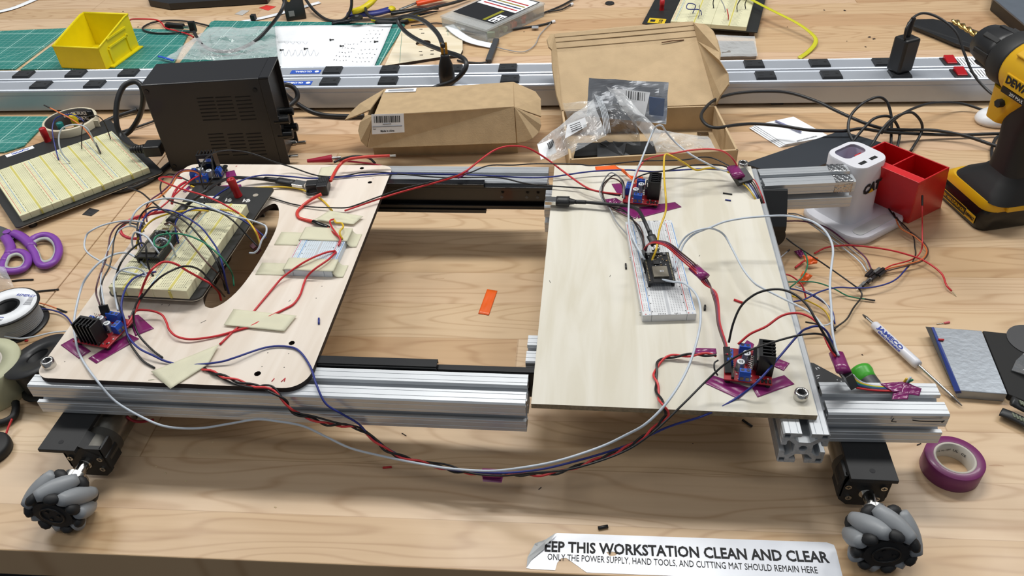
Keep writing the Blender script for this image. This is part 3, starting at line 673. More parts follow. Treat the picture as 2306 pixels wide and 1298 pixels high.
# ---- motor driver boards
PCBR = M('red_circuit_board', '#9E1D26', .35); CAPM = M('capacitor_can', '#A3A1A6', .3, .7); SINK = M('black_heatsink', '#121214', .35, .3); CAPT = M('capacitor_top', '#D9DDE2', .35)
def driver(label, loc, rz, pcb=None):
    t = thing('motor_driver_board', label, 'circuit board', loc, rz, 'motor driver boards')
    MB().box(-.0215, -.0215, .0050, .0215, .0215, .0066).build('circuit_board', pcb or PCBR, t, bev=.0003)
    for x in (-.018, .018):
        for y in (-.018, .018): MB().cyl((x, y, 0), (x, y, .005), .0025, n=10).build('standoff', BLKM, t)
    hs = MB(); hs.box(.0070, -.0115, .0066, .0100, .0115, .0316)
    for i in range(6):
        y = -.0115+i*.00432; hs.box(.0100, y, .0066, .0215, y+.0014, .0316)
        if i in (1, 2, 3, 4): hs.box(.0175, y-.0008, .0066, .0190, y+.0022, .0316)
    hs.build('heatsink', SINK, t, bev=.0001)
    ic = MB(); ic.box(.0035, -.0098, .0110, .0070, .0098, .0210); ic.box(.0058, -.0080, .0210, .0072, .0080, .0270, 1); ic.build('driver_chip', [BLKG, STEEL], t, bev=.0002)
    pn = MB()
    for i in range(15):
        y = -.0089+i*.00127; x = -.0010 if i % 2 else .0010
        pn.tube([(.0045, y, .0115), (x+.001, y, .0108), (x, y, .0066)], .0004, 5)
    pn.build('chip_pins', STEEL, t)
    def term(x, y, rz, n, name='screw_terminal'):
        T = frame_of((x, y, .0066), rz); w = n*.0050
        mb = MB(); mb.prism([(-.0040, 0), (.0040, 0), (.0036, .0065), (.0030, .0100), (-.0020, .0100), (-.0034, .0065)], -w/2, w/2, 0, T=T @ Matrix(((0, 0, 1, 0), (1, 0, 0, 0), (0, 1, 0, 0), (0, 0, 0, 1))))
        o = mb.build(name, [TERM], t, bev=.0003)
        s_ = MB()
        for k in range(n):
            xx = -w/2+.0025+k*.005
            s_.cyl((xx, .0005, .0099), (xx, .0005, .01008), .0017, n=12, m=1, T=T); s_.box(xx-.0013, .0003, .01008, xx+.0013, .0007, .0102, 2, T)
            s_.box(xx-.0016, -.0041, .0012, xx+.0016, -.0035, .0046, 0, T)
        s_.build('terminal_screws', [M('terminal_clamp', '#8C8266', .4, .7), M('dark_blue_recess', '#0C1B44', .5), STEEL], o)
    term(-.0035, -.0172, 0, 2); term(-.0035, .0172, pi, 2); term(-.0175, .0020, -pi/2, 3)
    for x, y in ((-.0020, .0065), (-.0075, -.0060)):
        mb = MB(); mb.lathe([(.0046, 0), (.0040, .0006), (.0040, .0088), (.0036, .0098), (.0034, .0100), (0, .0100)], 20, 0, frame_of((x, y, .0068)), ms=[0, 0, 0, 1, 1])
        o = mb.build('capacitor', [CAPM, CAPT], t)
        lettering('220\n35V', .0022, frame_of((x, y, .01685), -pi/2), INK, o, 'lettering')
    hd = MB(); hd.box(-.0150, -.0200, .0066, -.0125, -.0060, .0092); o = hd.build('pin_header', BLKM, t)
    pb = MB()
    for i in range(6): pb.cyl((-.01375, -.0190+i*P254*.95, .0092), (-.01375, -.0190+i*P254*.95, .0150), .0003, n=5)
    pb.build('header_pins', PIN, o)
    rr = random.Random(5); cm = MB()
    for i in range(22): x = rr.uniform(-.011, .020); y = rr.choice([-1, 1])*rr.uniform(.0125, .0205); cm.box(x, y, .0066, x+.0016, y+.0012, .0073, i % 3)
    for i in range(4): cm.box(.0080+i*.0035, -.0205, .0066, .0100+i*.0035, -.0165, .0078, 1)
    cm.build('small_components', [M('pale_component', '#C9C9C4', .4), BLK, M('solder', '#B9B9B9', .25, .9)], t)
    return t
driver('red motor driver with upright heatsink, front right of the right deck', (U(1684, 823, .107).x, U(1684, 823, .107).y, PZ), R(-7))
driver('red motor driver near the back edge of the right deck, above the white breadboard', (U(1446, 436, .107).x, U(1446, 436, .107).y, PZ), R(-8))
driver('motor driver whose finned heatsink faces forward, front left of the left deck', (U(233, 744, .107).x, U(233, 744, .107).y, PZ), R(-101))
driver('motor driver at the back of the left deck, heatsink against the black power supply', (U(468, 392, .107).x, U(468, 392, .107).y, PZ), R(97), PCBK)
# ---- vinyl and masking tape on the decks
G1 = 'purple tape strips holding the driver boards'
z = PZ
tape('tape_strip', 'purple tape strip from under the front right driver, pointing right with a lifted near edge', [(1690, 868), (1766, 846), (1789, 866), (1706, 896)], z, TPUR, group=G1)
tape('tape_strip', 'purple tape strip at the lower left corner of the front right driver', [(1584, 863), (1602, 845), (1692, 876), (1663, 900)], z, TPUR, group=G1)
tape('tape_strip', 'purple tape piece sticking out behind the heatsink of the front right driver', [(1746, 806), (1778, 819), (1765, 836), (1742, 826)], z, TPUR, group=G1)
tape('tape_strip', 'purple tape piece at the upper left of the front right heatsink', [(1668, 786), (1682, 767), (1698, 776), (1692, 800)], z, TPUR, group=G1)
tape('tape_strip', 'purple tape leading left from the front right driver under the red and black pair', [(1565, 785), (1612, 786), (1614, 798), (1564, 797)], z, TPUR, group=G1)
tape('tape_strip', 'long purple tape strip in front of the rear right driver', [(1440, 466), (1520, 456), (1535, 467), (1436, 493)], z, TPUR, group=G1)
tape('tape_strip', 'purple tape piece at the lower left corner of the rear right driver', [(1386, 474), (1400, 463), (1452, 472), (1431, 494)], z, TPUR, group=G1)
tape('tape_strip', 'purple tape patch at the upper left of the rear right driver', [(1377, 415), (1402, 413), (1410, 438), (1392, 440)], z, TPUR, group=G1)
tape('tape_strip', 'long purple tape strip crossing in front of the left front driver towards the deck middle', [(199, 808), (290, 752), (314, 764), (217, 820)], z, TPUR, group=G1)
tape('tape_strip', 'purple tape piece to the right of the left front driver', [(288, 712), (312, 710), (347, 741), (305, 758)], z, TPUR, group=G1)
tape('tape_strip', 'purple tape piece to the lower left of the left front heatsink', [(137, 778), (165, 762), (205, 792), (178, 809)], z, TPUR, group=G1)
tape('tape_strip', 'purple tape patch right of the rear left driver heatsink', [(508, 388), (528, 384), (536, 405), (510, 412)], z, TPUR, group=G1)
tape('tape_strip', 'purple tape end beside the red binding post', [(484, 420), (543, 416), (545, 425), (490, 431)], z, TPUR, group=G1)
tape('tape_strip', 'purple tape scrap left of the blue terminals of the rear left driver', [(412, 432), (426, 418), (430, 424), (418, 434)], z, TPUR, group=G1)
G2 = 'masking tape strips'
tape('masking_tape_strip', 'masking tape strip over two red wires in the middle of the left deck', [(526, 697), (668, 712), (640, 747), (504, 733)], z+.002, TMASK, group=G2, wav=.0008)
tape('masking_tape_strip', 'masking tape strip over blue and black wires, hanging past the deck front edge', [(340, 838), (494, 776), (468, 822), (384, 877)], [z+.002, z+.003, z+.002, z+.0005], TMASK, group=G2, wav=.0009)
q = [U(334, 856, z+.0006), U(385, 850, z+.0006), U(372, 886, z-.014), U(338, 884, z-.016)]
multitape('masking_tape_strip', 'torn masking tape end drooping over the extrusion below the left deck', q[0], [(q, .0006)], TMASK, group=G2)
tape('masking_tape_strip', 'masking tape patch at the back edge of the left deck above the fuse holder', [(723, 378), (765, 373), (748, 408), (712, 408)], z+.001, TMASK, group=G2, wav=.001)
tape('masking_tape_strip', 'torn masking tape piece behind the small breadboard over a yellow wire', [(706, 497), (742, 475), (818, 488), (796, 506)], z+.003, TMASK, group=G2, wav=.002)
tape('orange_tape_flag', 'orange tape lying at the back edge of the right deck', [(1340, 376), (1385, 373), (1402, 384), (1342, 386)], z, TORG, group='orange tape pieces')
tape('orange_tape_flag', 'twisted orange tape behind the rear right driver', [(1385, 374), (1398, 384), (1446, 412), (1436, 418)], z+.006, TORG, group='orange tape pieces', wav=.003)
tape('orange_tape_flag', 'orange tape end tucked beside the rear right heatsink', [(1424, 400), (1448, 398), (1447, 415), (1436, 412)], z+.002, TORG, group='orange tape pieces', wav=.001)
# fuse holder and shrink
p, a, l = place2((690, 430), (745, 412), z+.008)
t = thing('fuse_holder', 'black inline fuse holder lying on masking tape at the back of the left deck', 'fuse holder', (U(716, 430, z).x, U(716, 430, z).y, z), R(8))
MB().box(-.013, -.008, .001, .002, .006, .014).build('fuse_cap', BLK, t, bev=.0015)
MB().box(.002, -.014, .001, .016, .010, .015).build('fuse_body', BLK, t, bev=.0012)
mb = MB(); mb.tube(spline([(-.012, -.008, .004), (-.010, -.014, .004), (0, -.014, .005), (.004, -.012, .006)], 4), .0015, 6); mb.build('strap', BLK, t)
mb = MB()
for i in range(5): mb.box(.0035+i*.0022, -.004, .015, .0045+i*.0022, .008, .0155)
mb.build('grip_ridges', BLKM, t)
# scraps on the decks
def scrap(name, label, a, b, r, mat, z, cat='wire scrap', group='wire scraps'):
    q = [U(a[0], a[1], z+r), U(b[0], b[1], z+r)]; m_ = (q[0]+q[1])/2+Vector((0, 0, 0)); return tag(MB().tube([q[0], m_, q[1]], r, 8).build(name, mat, origin=q[0]), label, cat, group)
scrap('insulation_scrap', 'short red insulation scrap on the right deck', (1653, 675), (1672, 682), .0012, RED, z)
scrap('insulation_scrap', 'longer black scrap near the back of the right deck', (1628, 435), (1649, 438), .0009, BLACKW, z)
scrap('insulation_scrap', 'dark blue scrap below the black one at the back of the right deck', (1633, 450), (1646, 452), .0009, BLUE, z)
scrap('insulation_scrap', 'black scrap left of the white breadboard', (1409, 594), (1410, 606), .0010, BLACKW, z)
scrap('insulation_scrap', 'black scrap right of the near end of the white breadboard', (1588, 688), (1587, 699), .0011, BLACKW, z)
scrap('insulation_scrap', 'small blue scrap at the right edge of the left deck', (718, 717), (718, 730), .0011, BLUE, z)
# ================================================================ wires
TIN = M('tinned_strands', '#B9B7B0', .3, .9); SILI = M('translucent_red_lead', '#C43040', .3)
def Wz(label, mat, r, z0, zm, z1, pts, name='jumper_wire', group='wires over the left deck', ends=None, n=7):
    m_ = len(pts)-1; out = []
    for i, p in enumerate(pts):
        t = i/m_
        if len(p) > 2: z = p[2]
        elif isinstance(zm, (list, tuple)):
            zs = [z0]+list(zm)+[z1]; f = t*(len(zs)-1); k = min(int(f), len(zs)-2); f -= k; f = f*f*(3-2*f); z = zs[k]*(1-f)+zs[k+1]*f
        else: z = z0*(1-t)*(1-2*t)+4*zm*t*(1-t)+z1*t*(2*t-1)
        out.append((p[0], p[1], z) if group != 'wires sagging in front of the chassis' else clear_front((p[0], p[1], z)))
    return wire(name, label, out, r, mat, 'wire' if name != 'power_cable' else 'cable', group, ends=ends, n=n)
D = PZ+.0014; TB = PZ+.0235; GL = 'wires over the left deck'; GR = 'wires over the right deck'; GT = 'loose wires on the table right of the chassis'; GF = 'wires sagging in front of the chassis'
# long wires sagging in front
Wz('long pale wire sagging in front, from the left breadboard to the right microcontroller', WHITEW, .0012, TB, [.140, .112, .07, .05, .033, .040, .075, .125, .135], PZ+.011, [(331, 604), (312, 585), (285, 570), (255, 574), (225, 591), (200, 618), (182, 652), (167, 722), (171, 769), (184, 808), (217, 856), (261, 905), (328, 944), (379, 962), (449, 965), (516, 955), (577, 945), (622, 949), (682, 960), (738, 986), (793, 1011), (876, 1031), (946, 1045), (1015, 1056), (1102, 1061), (1175, 1054), (1258, 1038), (1350, 1008), (1410, 980), (1457, 953), (1505, 903), (1546, 836), (1570, 765), (1578, 710), (1570, 668), (1543, 640), (1516, 635), (1485, 630), (1464, 634)], 'hookup_wire', GF)
Wz('long blue wire from the left breadboard under masking tape, sagging to the right connector', BLUE, .0011, TB, [.128, .108, D, D+.004, .075, .045, .033, .037, .062, .12, .145], .125, [(352, 612), (322, 618), (298, 630), (281, 655), (273, 690), (280, 721), (288, 756), (312, 784), (347, 802), (373, 814), (410, 822), (453, 821), (499, 815), (529, 806), (599, 783), (647, 781), (675, 792), (699, 827), (713, 868), (734, 910), (772, 934), (807, 955), (838, 986), (890, 1021), (946, 1042), (1015, 1058), (1102, 1065), (1175, 1063), (1258, 1049), (1400, 1008), (1505, 962), (1589, 935), (1660, 896), (1708, 858), (1756, 803), (1799, 753), (1818, 740), (1842, 735), (1861, 746), (1875, 774), (1887, 797)], 'hookup_wire', GF)
tw = [(458, 832, D), (512, 852, D+.003), (564, 868, .098), (606, 879, .092), (640, 903, .085), (661, 929, .075), (703, 945, .065), (738, 957, .058), (793, 962, .052), (828, 979, .048), (869, 1014, .042), (921, 1035, .038), (980, 1051, .034), (1032, 1063, .032), (1102, 1069, .030), (1171, 1070, .032), (1223, 1070, .034), (1258, 1065, .037), (1330, 1042, .048), (1400, 1015, .060), (1450, 985, .074), (1490, 950, .090), (1502, 935, .098), (1493, 913, .1065), (1481, 889, D), (1479, 865, D), (1475, 850, D), (1477, 836, D), (1484, 817, D+.001), (1503, 806, D+.002), (1541, 802, D+.004), (1589, 800, D+.008), (1617, 803, D+.009)]
tw = [clear_front((p[0], p[1], p[2]-.0006)) for p in tw]; W3 = [q+Vector((0, 0, .0006)) for q in spline(px(tw), 7)]; Ls = [0]
for i in range(1, len(W3)): Ls.append(Ls[-1]+(W3[i]-W3[i-1]).length)
def twist(ph, mat, label, R0=.0014, pitch=.034, rr=.00115, frm=0, to=None, name='hookup_wire'):
    to = to or len(W3)-1; out = []
    for i in range(frm, to):
        d = (W3[min(i+1, len(W3)-1)]-W3[max(i-1, 0)]).normalized(); up = Vector((0, 0, 1)); s_ = d.cross(up).normalized(); u2 = s_.cross(d)
        a = ph+2*pi*Ls[i]/pitch+.5*math.sin(Ls[i]*40); out.append(W3[i]+s_*R0*math.cos(a)+u2*R0*math.sin(a)*(.8))
    o = MB().tube(out, rr, 7).build(name, mat, origin=out[0]); tag(o, label, 'wire', GF)
twist(0, M('bright_red_insulation', '#D2393B', .38), 'red wire of the twisted pair in front of the chassis, ending at the right driver')
twist(pi, BLACKW, 'black wire of the twisted pair in front of the chassis, ending at the right driver')
Wz('second black wire in the front bundle, rising over the right heatsink', BLACKW, .0010, D, [.088, .064, .045, .033, .038, .08, .115, .148, .15], .13, [(470, 836), (520, 862), (566, 873), (596, 868), (618, 874), (642, 906), (662, 928), (705, 938), (760, 953), (810, 964), (850, 992), (900, 1034), (960, 1041), (1010, 1048), (1060, 1066), (1130, 1072), (1200, 1066), (1290, 1056), (1400, 1020), (1470, 975), (1541, 908), (1589, 860), (1637, 817), (1684, 791), (1732, 774), (1780, 760), (1816, 753), (1847, 753), (1866, 765), (1882, 797)], 'hookup_wire', GF)
mb = MB(); c0 = U(1107, 1066, .033); T = frame_of(c0, R(-1)); mb.lathe([(.0040, -.009), (.0042, 0), (.0040, .009)], 12, 0, T @ Matrix.Rotation(pi/2, 4, 'Y')); mb.quad((-.009, -.001, -.0035), (.011, -.001, -.0035), (.010, -.006, -.0060), (-.008, -.006, -.0060), 0, T)
o = mb.build('tape_wrap', TPUR, origin=c0); tag(o, 'purple tape wrapped round the sagging wire bundle in front', 'tape', 'purple tape wraps on wires')
def wrap(label, a, b, z, r, mat=None, name='tape_wrap', grp='purple tape wraps on wires', flat=.6):
    p, q = U(a[0], a[1], z), U(b[0], b[1], z)
    o = MB().tube([p, p*.66+q*.34, p*.33+q*.67, q], lambda t: r*(1+.08*math.sin(9*t)), 10, flat=flat).build(name, mat or TPUR, origin=p); return tag(o, label, 'tape' if name == 'tape_wrap' else 'connector', grp)
# right deck
H1 = .128
Wz('black wire arching high from the right driver terminal over to the connector', BLACKW, .00115, PZ+.016, .165, H1, [(1641, 772), (1651, 729), (1668, 691), (1694, 667), (1722, 655), (1756, 652), (1787, 662), (1816, 686), (1835, 717), (1851, 745), (1866, 770), (1882, 800)], 'hookup_wire', GR)
Wz('red wire running from the right driver terminal to the connector', RED, .0012, PZ+.016, .140, H1, [(1662, 776), (1689, 753), (1725, 736), (1756, 714), (1782, 706), (1808, 708), (1835, 722), (1851, 745), (1866, 779), (1881, 804)], 'hookup_wire', GR)
Wz('pale wire from the right microcontroller bending down across the deck to the connector', WHITEW, .0011, PZ+.012, [.142, .120, .112], H1, [(1517, 605), (1522, 573), (1537, 542), (1558, 524), (1589, 515), (1610, 517), (1631, 530), (1649, 561), (1673, 606), (1698, 637), (1722, 652), (1758, 670), (1822, 703), (1850, 732), (1872, 768), (1886, 800)], 'hookup_wire', GR)
Wz('pale wire arching wide beyond the right deck edge and down to the connector', WHITEW, .0012, PZ+.012, [.140, .148, .150, .14], H1, [(1519, 609), (1527, 585), (1540, 550), (1564, 527), (1601, 512), (1631, 500), (1673, 492), (1716, 488), (1765, 486), (1801, 491), (1831, 500), (1856, 518), (1871, 542), (1876, 567), (1872, 603), (1869, 646), (1872, 694), (1874, 740), (1881, 780), (1889, 802)], 'hookup_wire', GR)
Wz('yellow wire rising from the white breadboard, kinked in front of the open box', YEL, .0012, PZ+.010, [.128, .150, .158, .130], .116, [(1461, 633), (1467, 591), (1478, 561), (1485, 518), (1499, 476), (1499, 442), (1496, 406), (1495, 369), (1499, 348), (1519, 355), (1540, 367), (1567, 383), (1595, 379), (1622, 381), (1645, 390)], 'hookup_wire', GR)
Wz('pale wire standing up from the white breadboard to a sharp peak above the open box', WHITEW, .0012, PZ+.018, [.130, .150, .175, .140], .116, [(1452, 585), (1431, 549), (1417, 509), (1416, 461), (1420, 430), (1431, 391), (1443, 364), (1458, 325), (1473, 291), (1482, 283), (1491, 284), (1500, 297), (1522, 322), (1552, 346), (1589, 367), (1619, 381), (1645, 388)], 'hookup_wire', GR)
Wz('red wire bridging the gap between the decks in a high arch to the rear driver', RED, .0012, .104, [.106, .14, .145, .112], PZ+.012, [(776, 475), (802, 466), (848, 450), (899, 434), (979, 412), (1025, 398), (1049, 386), (1101, 346), (1131, 332), (1162, 329), (1192, 335), (1231, 358), (1268, 386), (1318, 421), (1352, 432), (1398, 438)], 'hookup_wire', GR)
Wz('black wire crossing the gap beside the red one to the rear connector block', BLACKW, .0009, .103, [.102, .106, .116, .118, .122], .116, [(482, 450), (515, 438), (560, 436), (607, 445), (660, 460), (700, 466), (744, 468), (779, 468), (802, 462), (848, 445), (904, 426), (979, 408), (1025, 396), (1058, 389), (1101, 373), (1155, 372), (1207, 369), (1300, 370), (1337, 373), (1443, 363), (1534, 361), (1579, 354), (1610, 358), (1650, 378)], 'hookup_wire', GR)
Wz('dark blue wire crossing between the decks along their back edges', BLUE, .0011, TB, [.112, .1025, .102, .106, .108], .114, [(476, 450), (498, 433), (546, 406), (592, 395), (653, 398), (700, 402), (755, 400), (813, 395), (885, 391), (1055, 394), (1177, 400), (1237, 399), (1282, 393), (1337, 386), (1413, 383), (1467, 387), (1519, 384), (1579, 381), (1645, 384)], 'hookup_wire', GR)
Wz('black wire leaping up in front of the power supply and crossing to the rear driver', BLACKW, .0010, TB, [.150, .135, .103, .102, .104], PZ+.011, [(460, 459), (460, 430), (454, 410), (451, 390), (456, 370), (465, 355), (485, 343), (515, 339), (550, 342), (580, 350), (619, 365), (655, 376), (712, 395), (764, 398), (813, 389), (858, 388), (891, 391), (995, 400), (1116, 400), (1177, 412), (1225, 418), (1298, 423), (1321, 426), (1364, 436), (1396, 441)], 'hookup_wire', GR)
Wz('black wire rising from the rear driver terminal to the back connector', BLACKW, .0009, PZ+.016, .122, .116, [(1420, 412), (1430, 403), (1445, 395), (1467, 389), (1500, 385), (1540, 375), (1580, 371), (1620, 372), (1650, 381)], 'hookup_wire', GR)
Wz('red wire passing behind the yellow one to the back connector', M('coral_insulation', '#D94B4B', .4), .0011, PZ+.012, [.118, .150, .152], .118, [(1428, 408), (1436, 385), (1445, 370), (1455, 360), (1480, 352), (1519, 345), (1560, 338), (1600, 336), (1630, 342), (1650, 358), (1662, 378)], 'hookup_wire', GR)
wrap('purple tape joining the red and black wires in the gap between the decks', (1030, 399), (1052, 387), .107, .0036)
# grey loom by the rear driver
DP = PZ+.016
Wz('grey jumper looping left of the rear driver', GRY, .0008, DP, [.140, .115, .104], DP, [(1405, 448), (1404, 422), (1397, 403), (1385, 392), (1374, 390), (1363, 402), (1353, 422), (1351, 435), (1358, 452), (1373, 469), (1388, 500), (1419, 536), (1440, 567), (1453, 592)], group=GR)
Wz('black jumper looping left of the rear driver', BLACKW, .0008, DP, [.138, .115, .106, .115], DP, [(1407, 448), (1405, 414), (1393, 398), (1385, 394), (1372, 402), (1359, 415), (1355, 435), (1361, 452), (1372, 465), (1399, 471), (1416, 484), (1432, 505), (1446, 530), (1451, 552), (1451, 568)], group=GR)
Wz('brown jumper in the loop left of the rear driver', BRN, .0008, DP, [.132, .112, .106, .115], DP, [(1402, 446), (1402, 420), (1393, 407), (1378, 402), (1368, 408), (1358, 425), (1360, 446), (1373, 466), (1395, 480), (1419, 492), (1440, 510), (1449, 535), (1448, 565)], group=GR)
Wz('thin black jumper running beside the brown one down to the white breadboard', BLACKW, .0008, D+.002, [.112, .122], DP, [(1372, 466), (1390, 473), (1408, 478), (1421, 490), (1436, 515), (1447, 545), (1449, 575)], group=GR)
p, q = U(1358, 452, .106), U(1400, 447, .106)
tape('tape_strip', 'purple tape folded over the grey jumpers and black cable left of the rear driver', [(1357, 450), (1388, 447), (1402, 456), (1369, 467)], PZ+.006, TPUR, group=G1, wav=.002)
# dupont housings on the white breadboard
def housing(label, a, za, b, zb, w=.0012, grp='black jumper housings', wid=None, pin=0.0, name='jumper_housing'):
    p, q = U(a[0], a[1], za), U(b[0], b[1], zb); d = (q-p); T = axis_frame(p, d); L = d.length; wid = wid or w
    t = MB().box(-wid, -w, 0, wid, w, L, 0, T)
    if pin: t.cyl((0, 0, L), (0, 0, L+pin), .0004, n=5, m=1, T=T)
    t.box(-wid*.5, -w*1.02, L*.35, wid*.5, -w, L*.6, 1, T)
    o = t.build(name, [BLK, STEEL], origin=p); return tag(o, label, 'connector', grp)
housing('black jumper housing standing left of the right microcontroller, nearer the front', (1447, 587), .126, (1455, 613), .110, .0012, wid=.0034)
housing('black jumper housing standing left of the right microcontroller, nearer the back', (1450, 566), .126, (1456, 590), .110, .0012, wid=.0034)
# bunch of four from right microcontroller to the driver
for k, (mt, nm, dx) in enumerate(((RED, 'left red', 0), (M('dark_red_insulation', '#A01E2E', .4), 'upper dark red', 3), (PUR, 'purple', 5), (BRN, 'grey-brown', -3))):
    f = (k-1.5)
    Wz(nm+' jumper of the taped four-wire bunch from the right microcontroller to the driver', mt, .00085, DP+.004, [.152, .135, .122, .118], PZ+.018,
       [(1451+f*2, 567), (1458+f*2, 552-f*2), (1476+f*2, 545-f*1.5), (1504+f*2, 552-f*2.5), (1534+f*2, 577-f*3.5), (1561+f*2, 600-f*4), (1574+f*3, 614-f*2.5), (1592+f*4, 640), (1607-f*3, 658), (1615-f*2.5, 688), (1618-f*2, 724), (1624-f*2, 748), (1634-f*1.6, 778), (1636-f*1.6, 800)], group=GR)
wrap('purple tape band round the four-wire bunch in the middle of the right deck', (1561, 602), (1587, 625), .131, .0062, flat=.55)
housing('long black housing lying along the left side of the front right driver', (1636, 782), .121, (1640, 840), .108, .0013, wid=.0030)
Wz('short black jumper curling out below the blue terminal of the front right driver', BLACKW, .0008, PZ+.012, .112, PZ+.006, [(1617, 812), (1609, 818), (1609, 832), (1616, 846)], group=GR)
# usb cable on the right deck
t = thing('usb_cable', 'black USB cable across the right deck into the microcontroller, plug over the gap', 'cable', U(1283, 455, .108), 0)
o0 = Vector(t.location)
CBL = M('black_cable_jacket', '#1A1B1D', .45)
MB().tube([q-o0 for q in spline(px([(1310, 455, .108), (1370, 460, .109), (1413, 464, .114), (1437, 474, .126), (1452, 500, .132), (1462, 524, .130)]), 7)], .0021, 9).build('cable', CBL, t)
def seg_(t, a, b, r0, r1, name, mat, flat=1.0, n=10, lab=None):
    p, q = a-Vector(t.location), b-Vector(t.location); o = MB().tube([p, p*.8+q*.2, p*.2+q*.8, q], lambda u: r0+(r1-r0)*u, n, flat=flat).build(name, mat, t)
    if lab: o['label'] = lab
    return o
seg_(t, U(1253, 453, .108), U(1282, 454, .108), .0074, .0078, 'plug_body', CBL, .75); seg_(t, U(1282, 454, .108), U(1296, 455, .108), .0055, .0028, 'strain_relief', CBL, .8); seg_(t, U(1296, 455, .108), U(1320, 456, .108), .0028, .0024, 'ribbed_sleeve', CBL)
p = U(1228, 452, .108)-o0; q = U(1253, 453, .108)-o0; MB().box(0, -.006, -.0023, (q-p).length, .006, .0023, 0, Matrix.Translation(p) @ Matrix.Rotation(math.atan2((q-p).y, (q-p).x), 4, 'Z')).build('metal_plug', STEEL, t, bev=.0004)
seg_(t, U(1462, 520, .130), U(1466, 533, .127), .0026, .0030, 'ribbed_sleeve', CBL); seg_(t, U(1466, 532, .127), U(1476, 552, .124), .0052, .0052, 'micro_plug_body', CBL, .6); seg_(t, U(1476, 552, .124), U(1480, 562, .123), .0034, .0034, 'micro_plug', STEEL, .5)
# back connector block at the right deck's rear corner
housing('black multi-pin connector block at the rear right corner of the right deck', (1661, 385), .1165, (1679, 412), .1095, .0036, 'multi-pin connector blocks', wid=.0100, name='connector_block')
wrap('purple tape round the wires entering the rear connector block', (1650, 377), (1664, 398), .1185, .0080, flat=.4)
cols = [(YEL, 'yellow'), (WHITEW, 'white'), (BLUE, 'blue'), (BLACKW, 'black'), (BRN, 'brown'), (RED, 'red')]
for k, (mt, nm) in enumerate(cols):
    Wz(nm+' motor wire dropping from the rear connector block behind the right deck edge', mt, .0008, .110, [.105, .088], .050, [(1668+k*3, 410-k*2), (1682+k*3.5, 422-k*3), (1697+k*3.4, 442-k*1), (1708+k*3, 465), (1713+k*3, 488), (1714+k*2.5, 510)], group='motor wires at the rear connector')
# front connector block
housing('black multi-pin connector block above the short front stub', (1898, 829), .122, (1911, 857), .103, .0036, 'multi-pin connector blocks', wid=.0105, name='connector_block')
p = [U(1880, 797, .128), U(1890, 793, .128), U(1914, 836, .120), U(1887, 850, .120)]
wrap('purple tape tapering round the wires above the front connector block', (1883, 796), (1900, 838), .124, .0068, flat=.45)
for k, (mt, nm) in enumerate([(WHITEW, 'white'), (YEL, 'yellow'), (GRN, 'green'), (BLUE, 'blue'), (BLACKW, 'black'), (RED, 'red')]):
    Wz(nm+' motor wire running from the front connector along the top of the short stub', mt, .0010, .108, [.100, .0962], .0962, [(1921-k*2.6, 845+k*3.1), (1930-k*2, 855+k*2.9), (1942-k*1.5, 862+k*2.6), (1963, 868+k*2.2), (1985, 870+k*2.1), (2010, 871+k*2)], group='motor wires on the short stub')
for k, (mt, nm, a) in enumerate([(YEL, 'yellow', (2042, 853)), (WHITEW, 'white', (2052, 850)), (GRN, 'green', (2055, 856))]):
    Wz(nm+' wire end poking up behind the purple tape on the stub', mt, .0011, .0965, .099, .104, [(2030+k*4, 868), (2036+k*5, 861), a], group='wire ends behind the stub tape')
tape('tape_strip', 'purple tape stuck over the motor wires on the short stub, back part', [(1980, 865), (2038, 860), (2075, 878), (2012, 884)], [.0970, .0995, .0950, .0975], TPUR, group='purple tape on the short stub', wav=.0008)
tape('tape_strip', 'purple tape stuck over the motor wires on the short stub, right flap', [(2035, 862), (2075, 876), (2070, 893), (2028, 887)], [.0995, .0955, .0948, .0965], TPUR, group='purple tape on the short stub', wav=.0007)
tape('tape_strip', 'purple tape end hanging down into the slot of the short stub', [(2012, 882), (2048, 882), (2044, 901), (2008, 901)], [.0965, .0965, .0950, .0950], TPUR, group='purple tape on the short stub', wav=.0006)
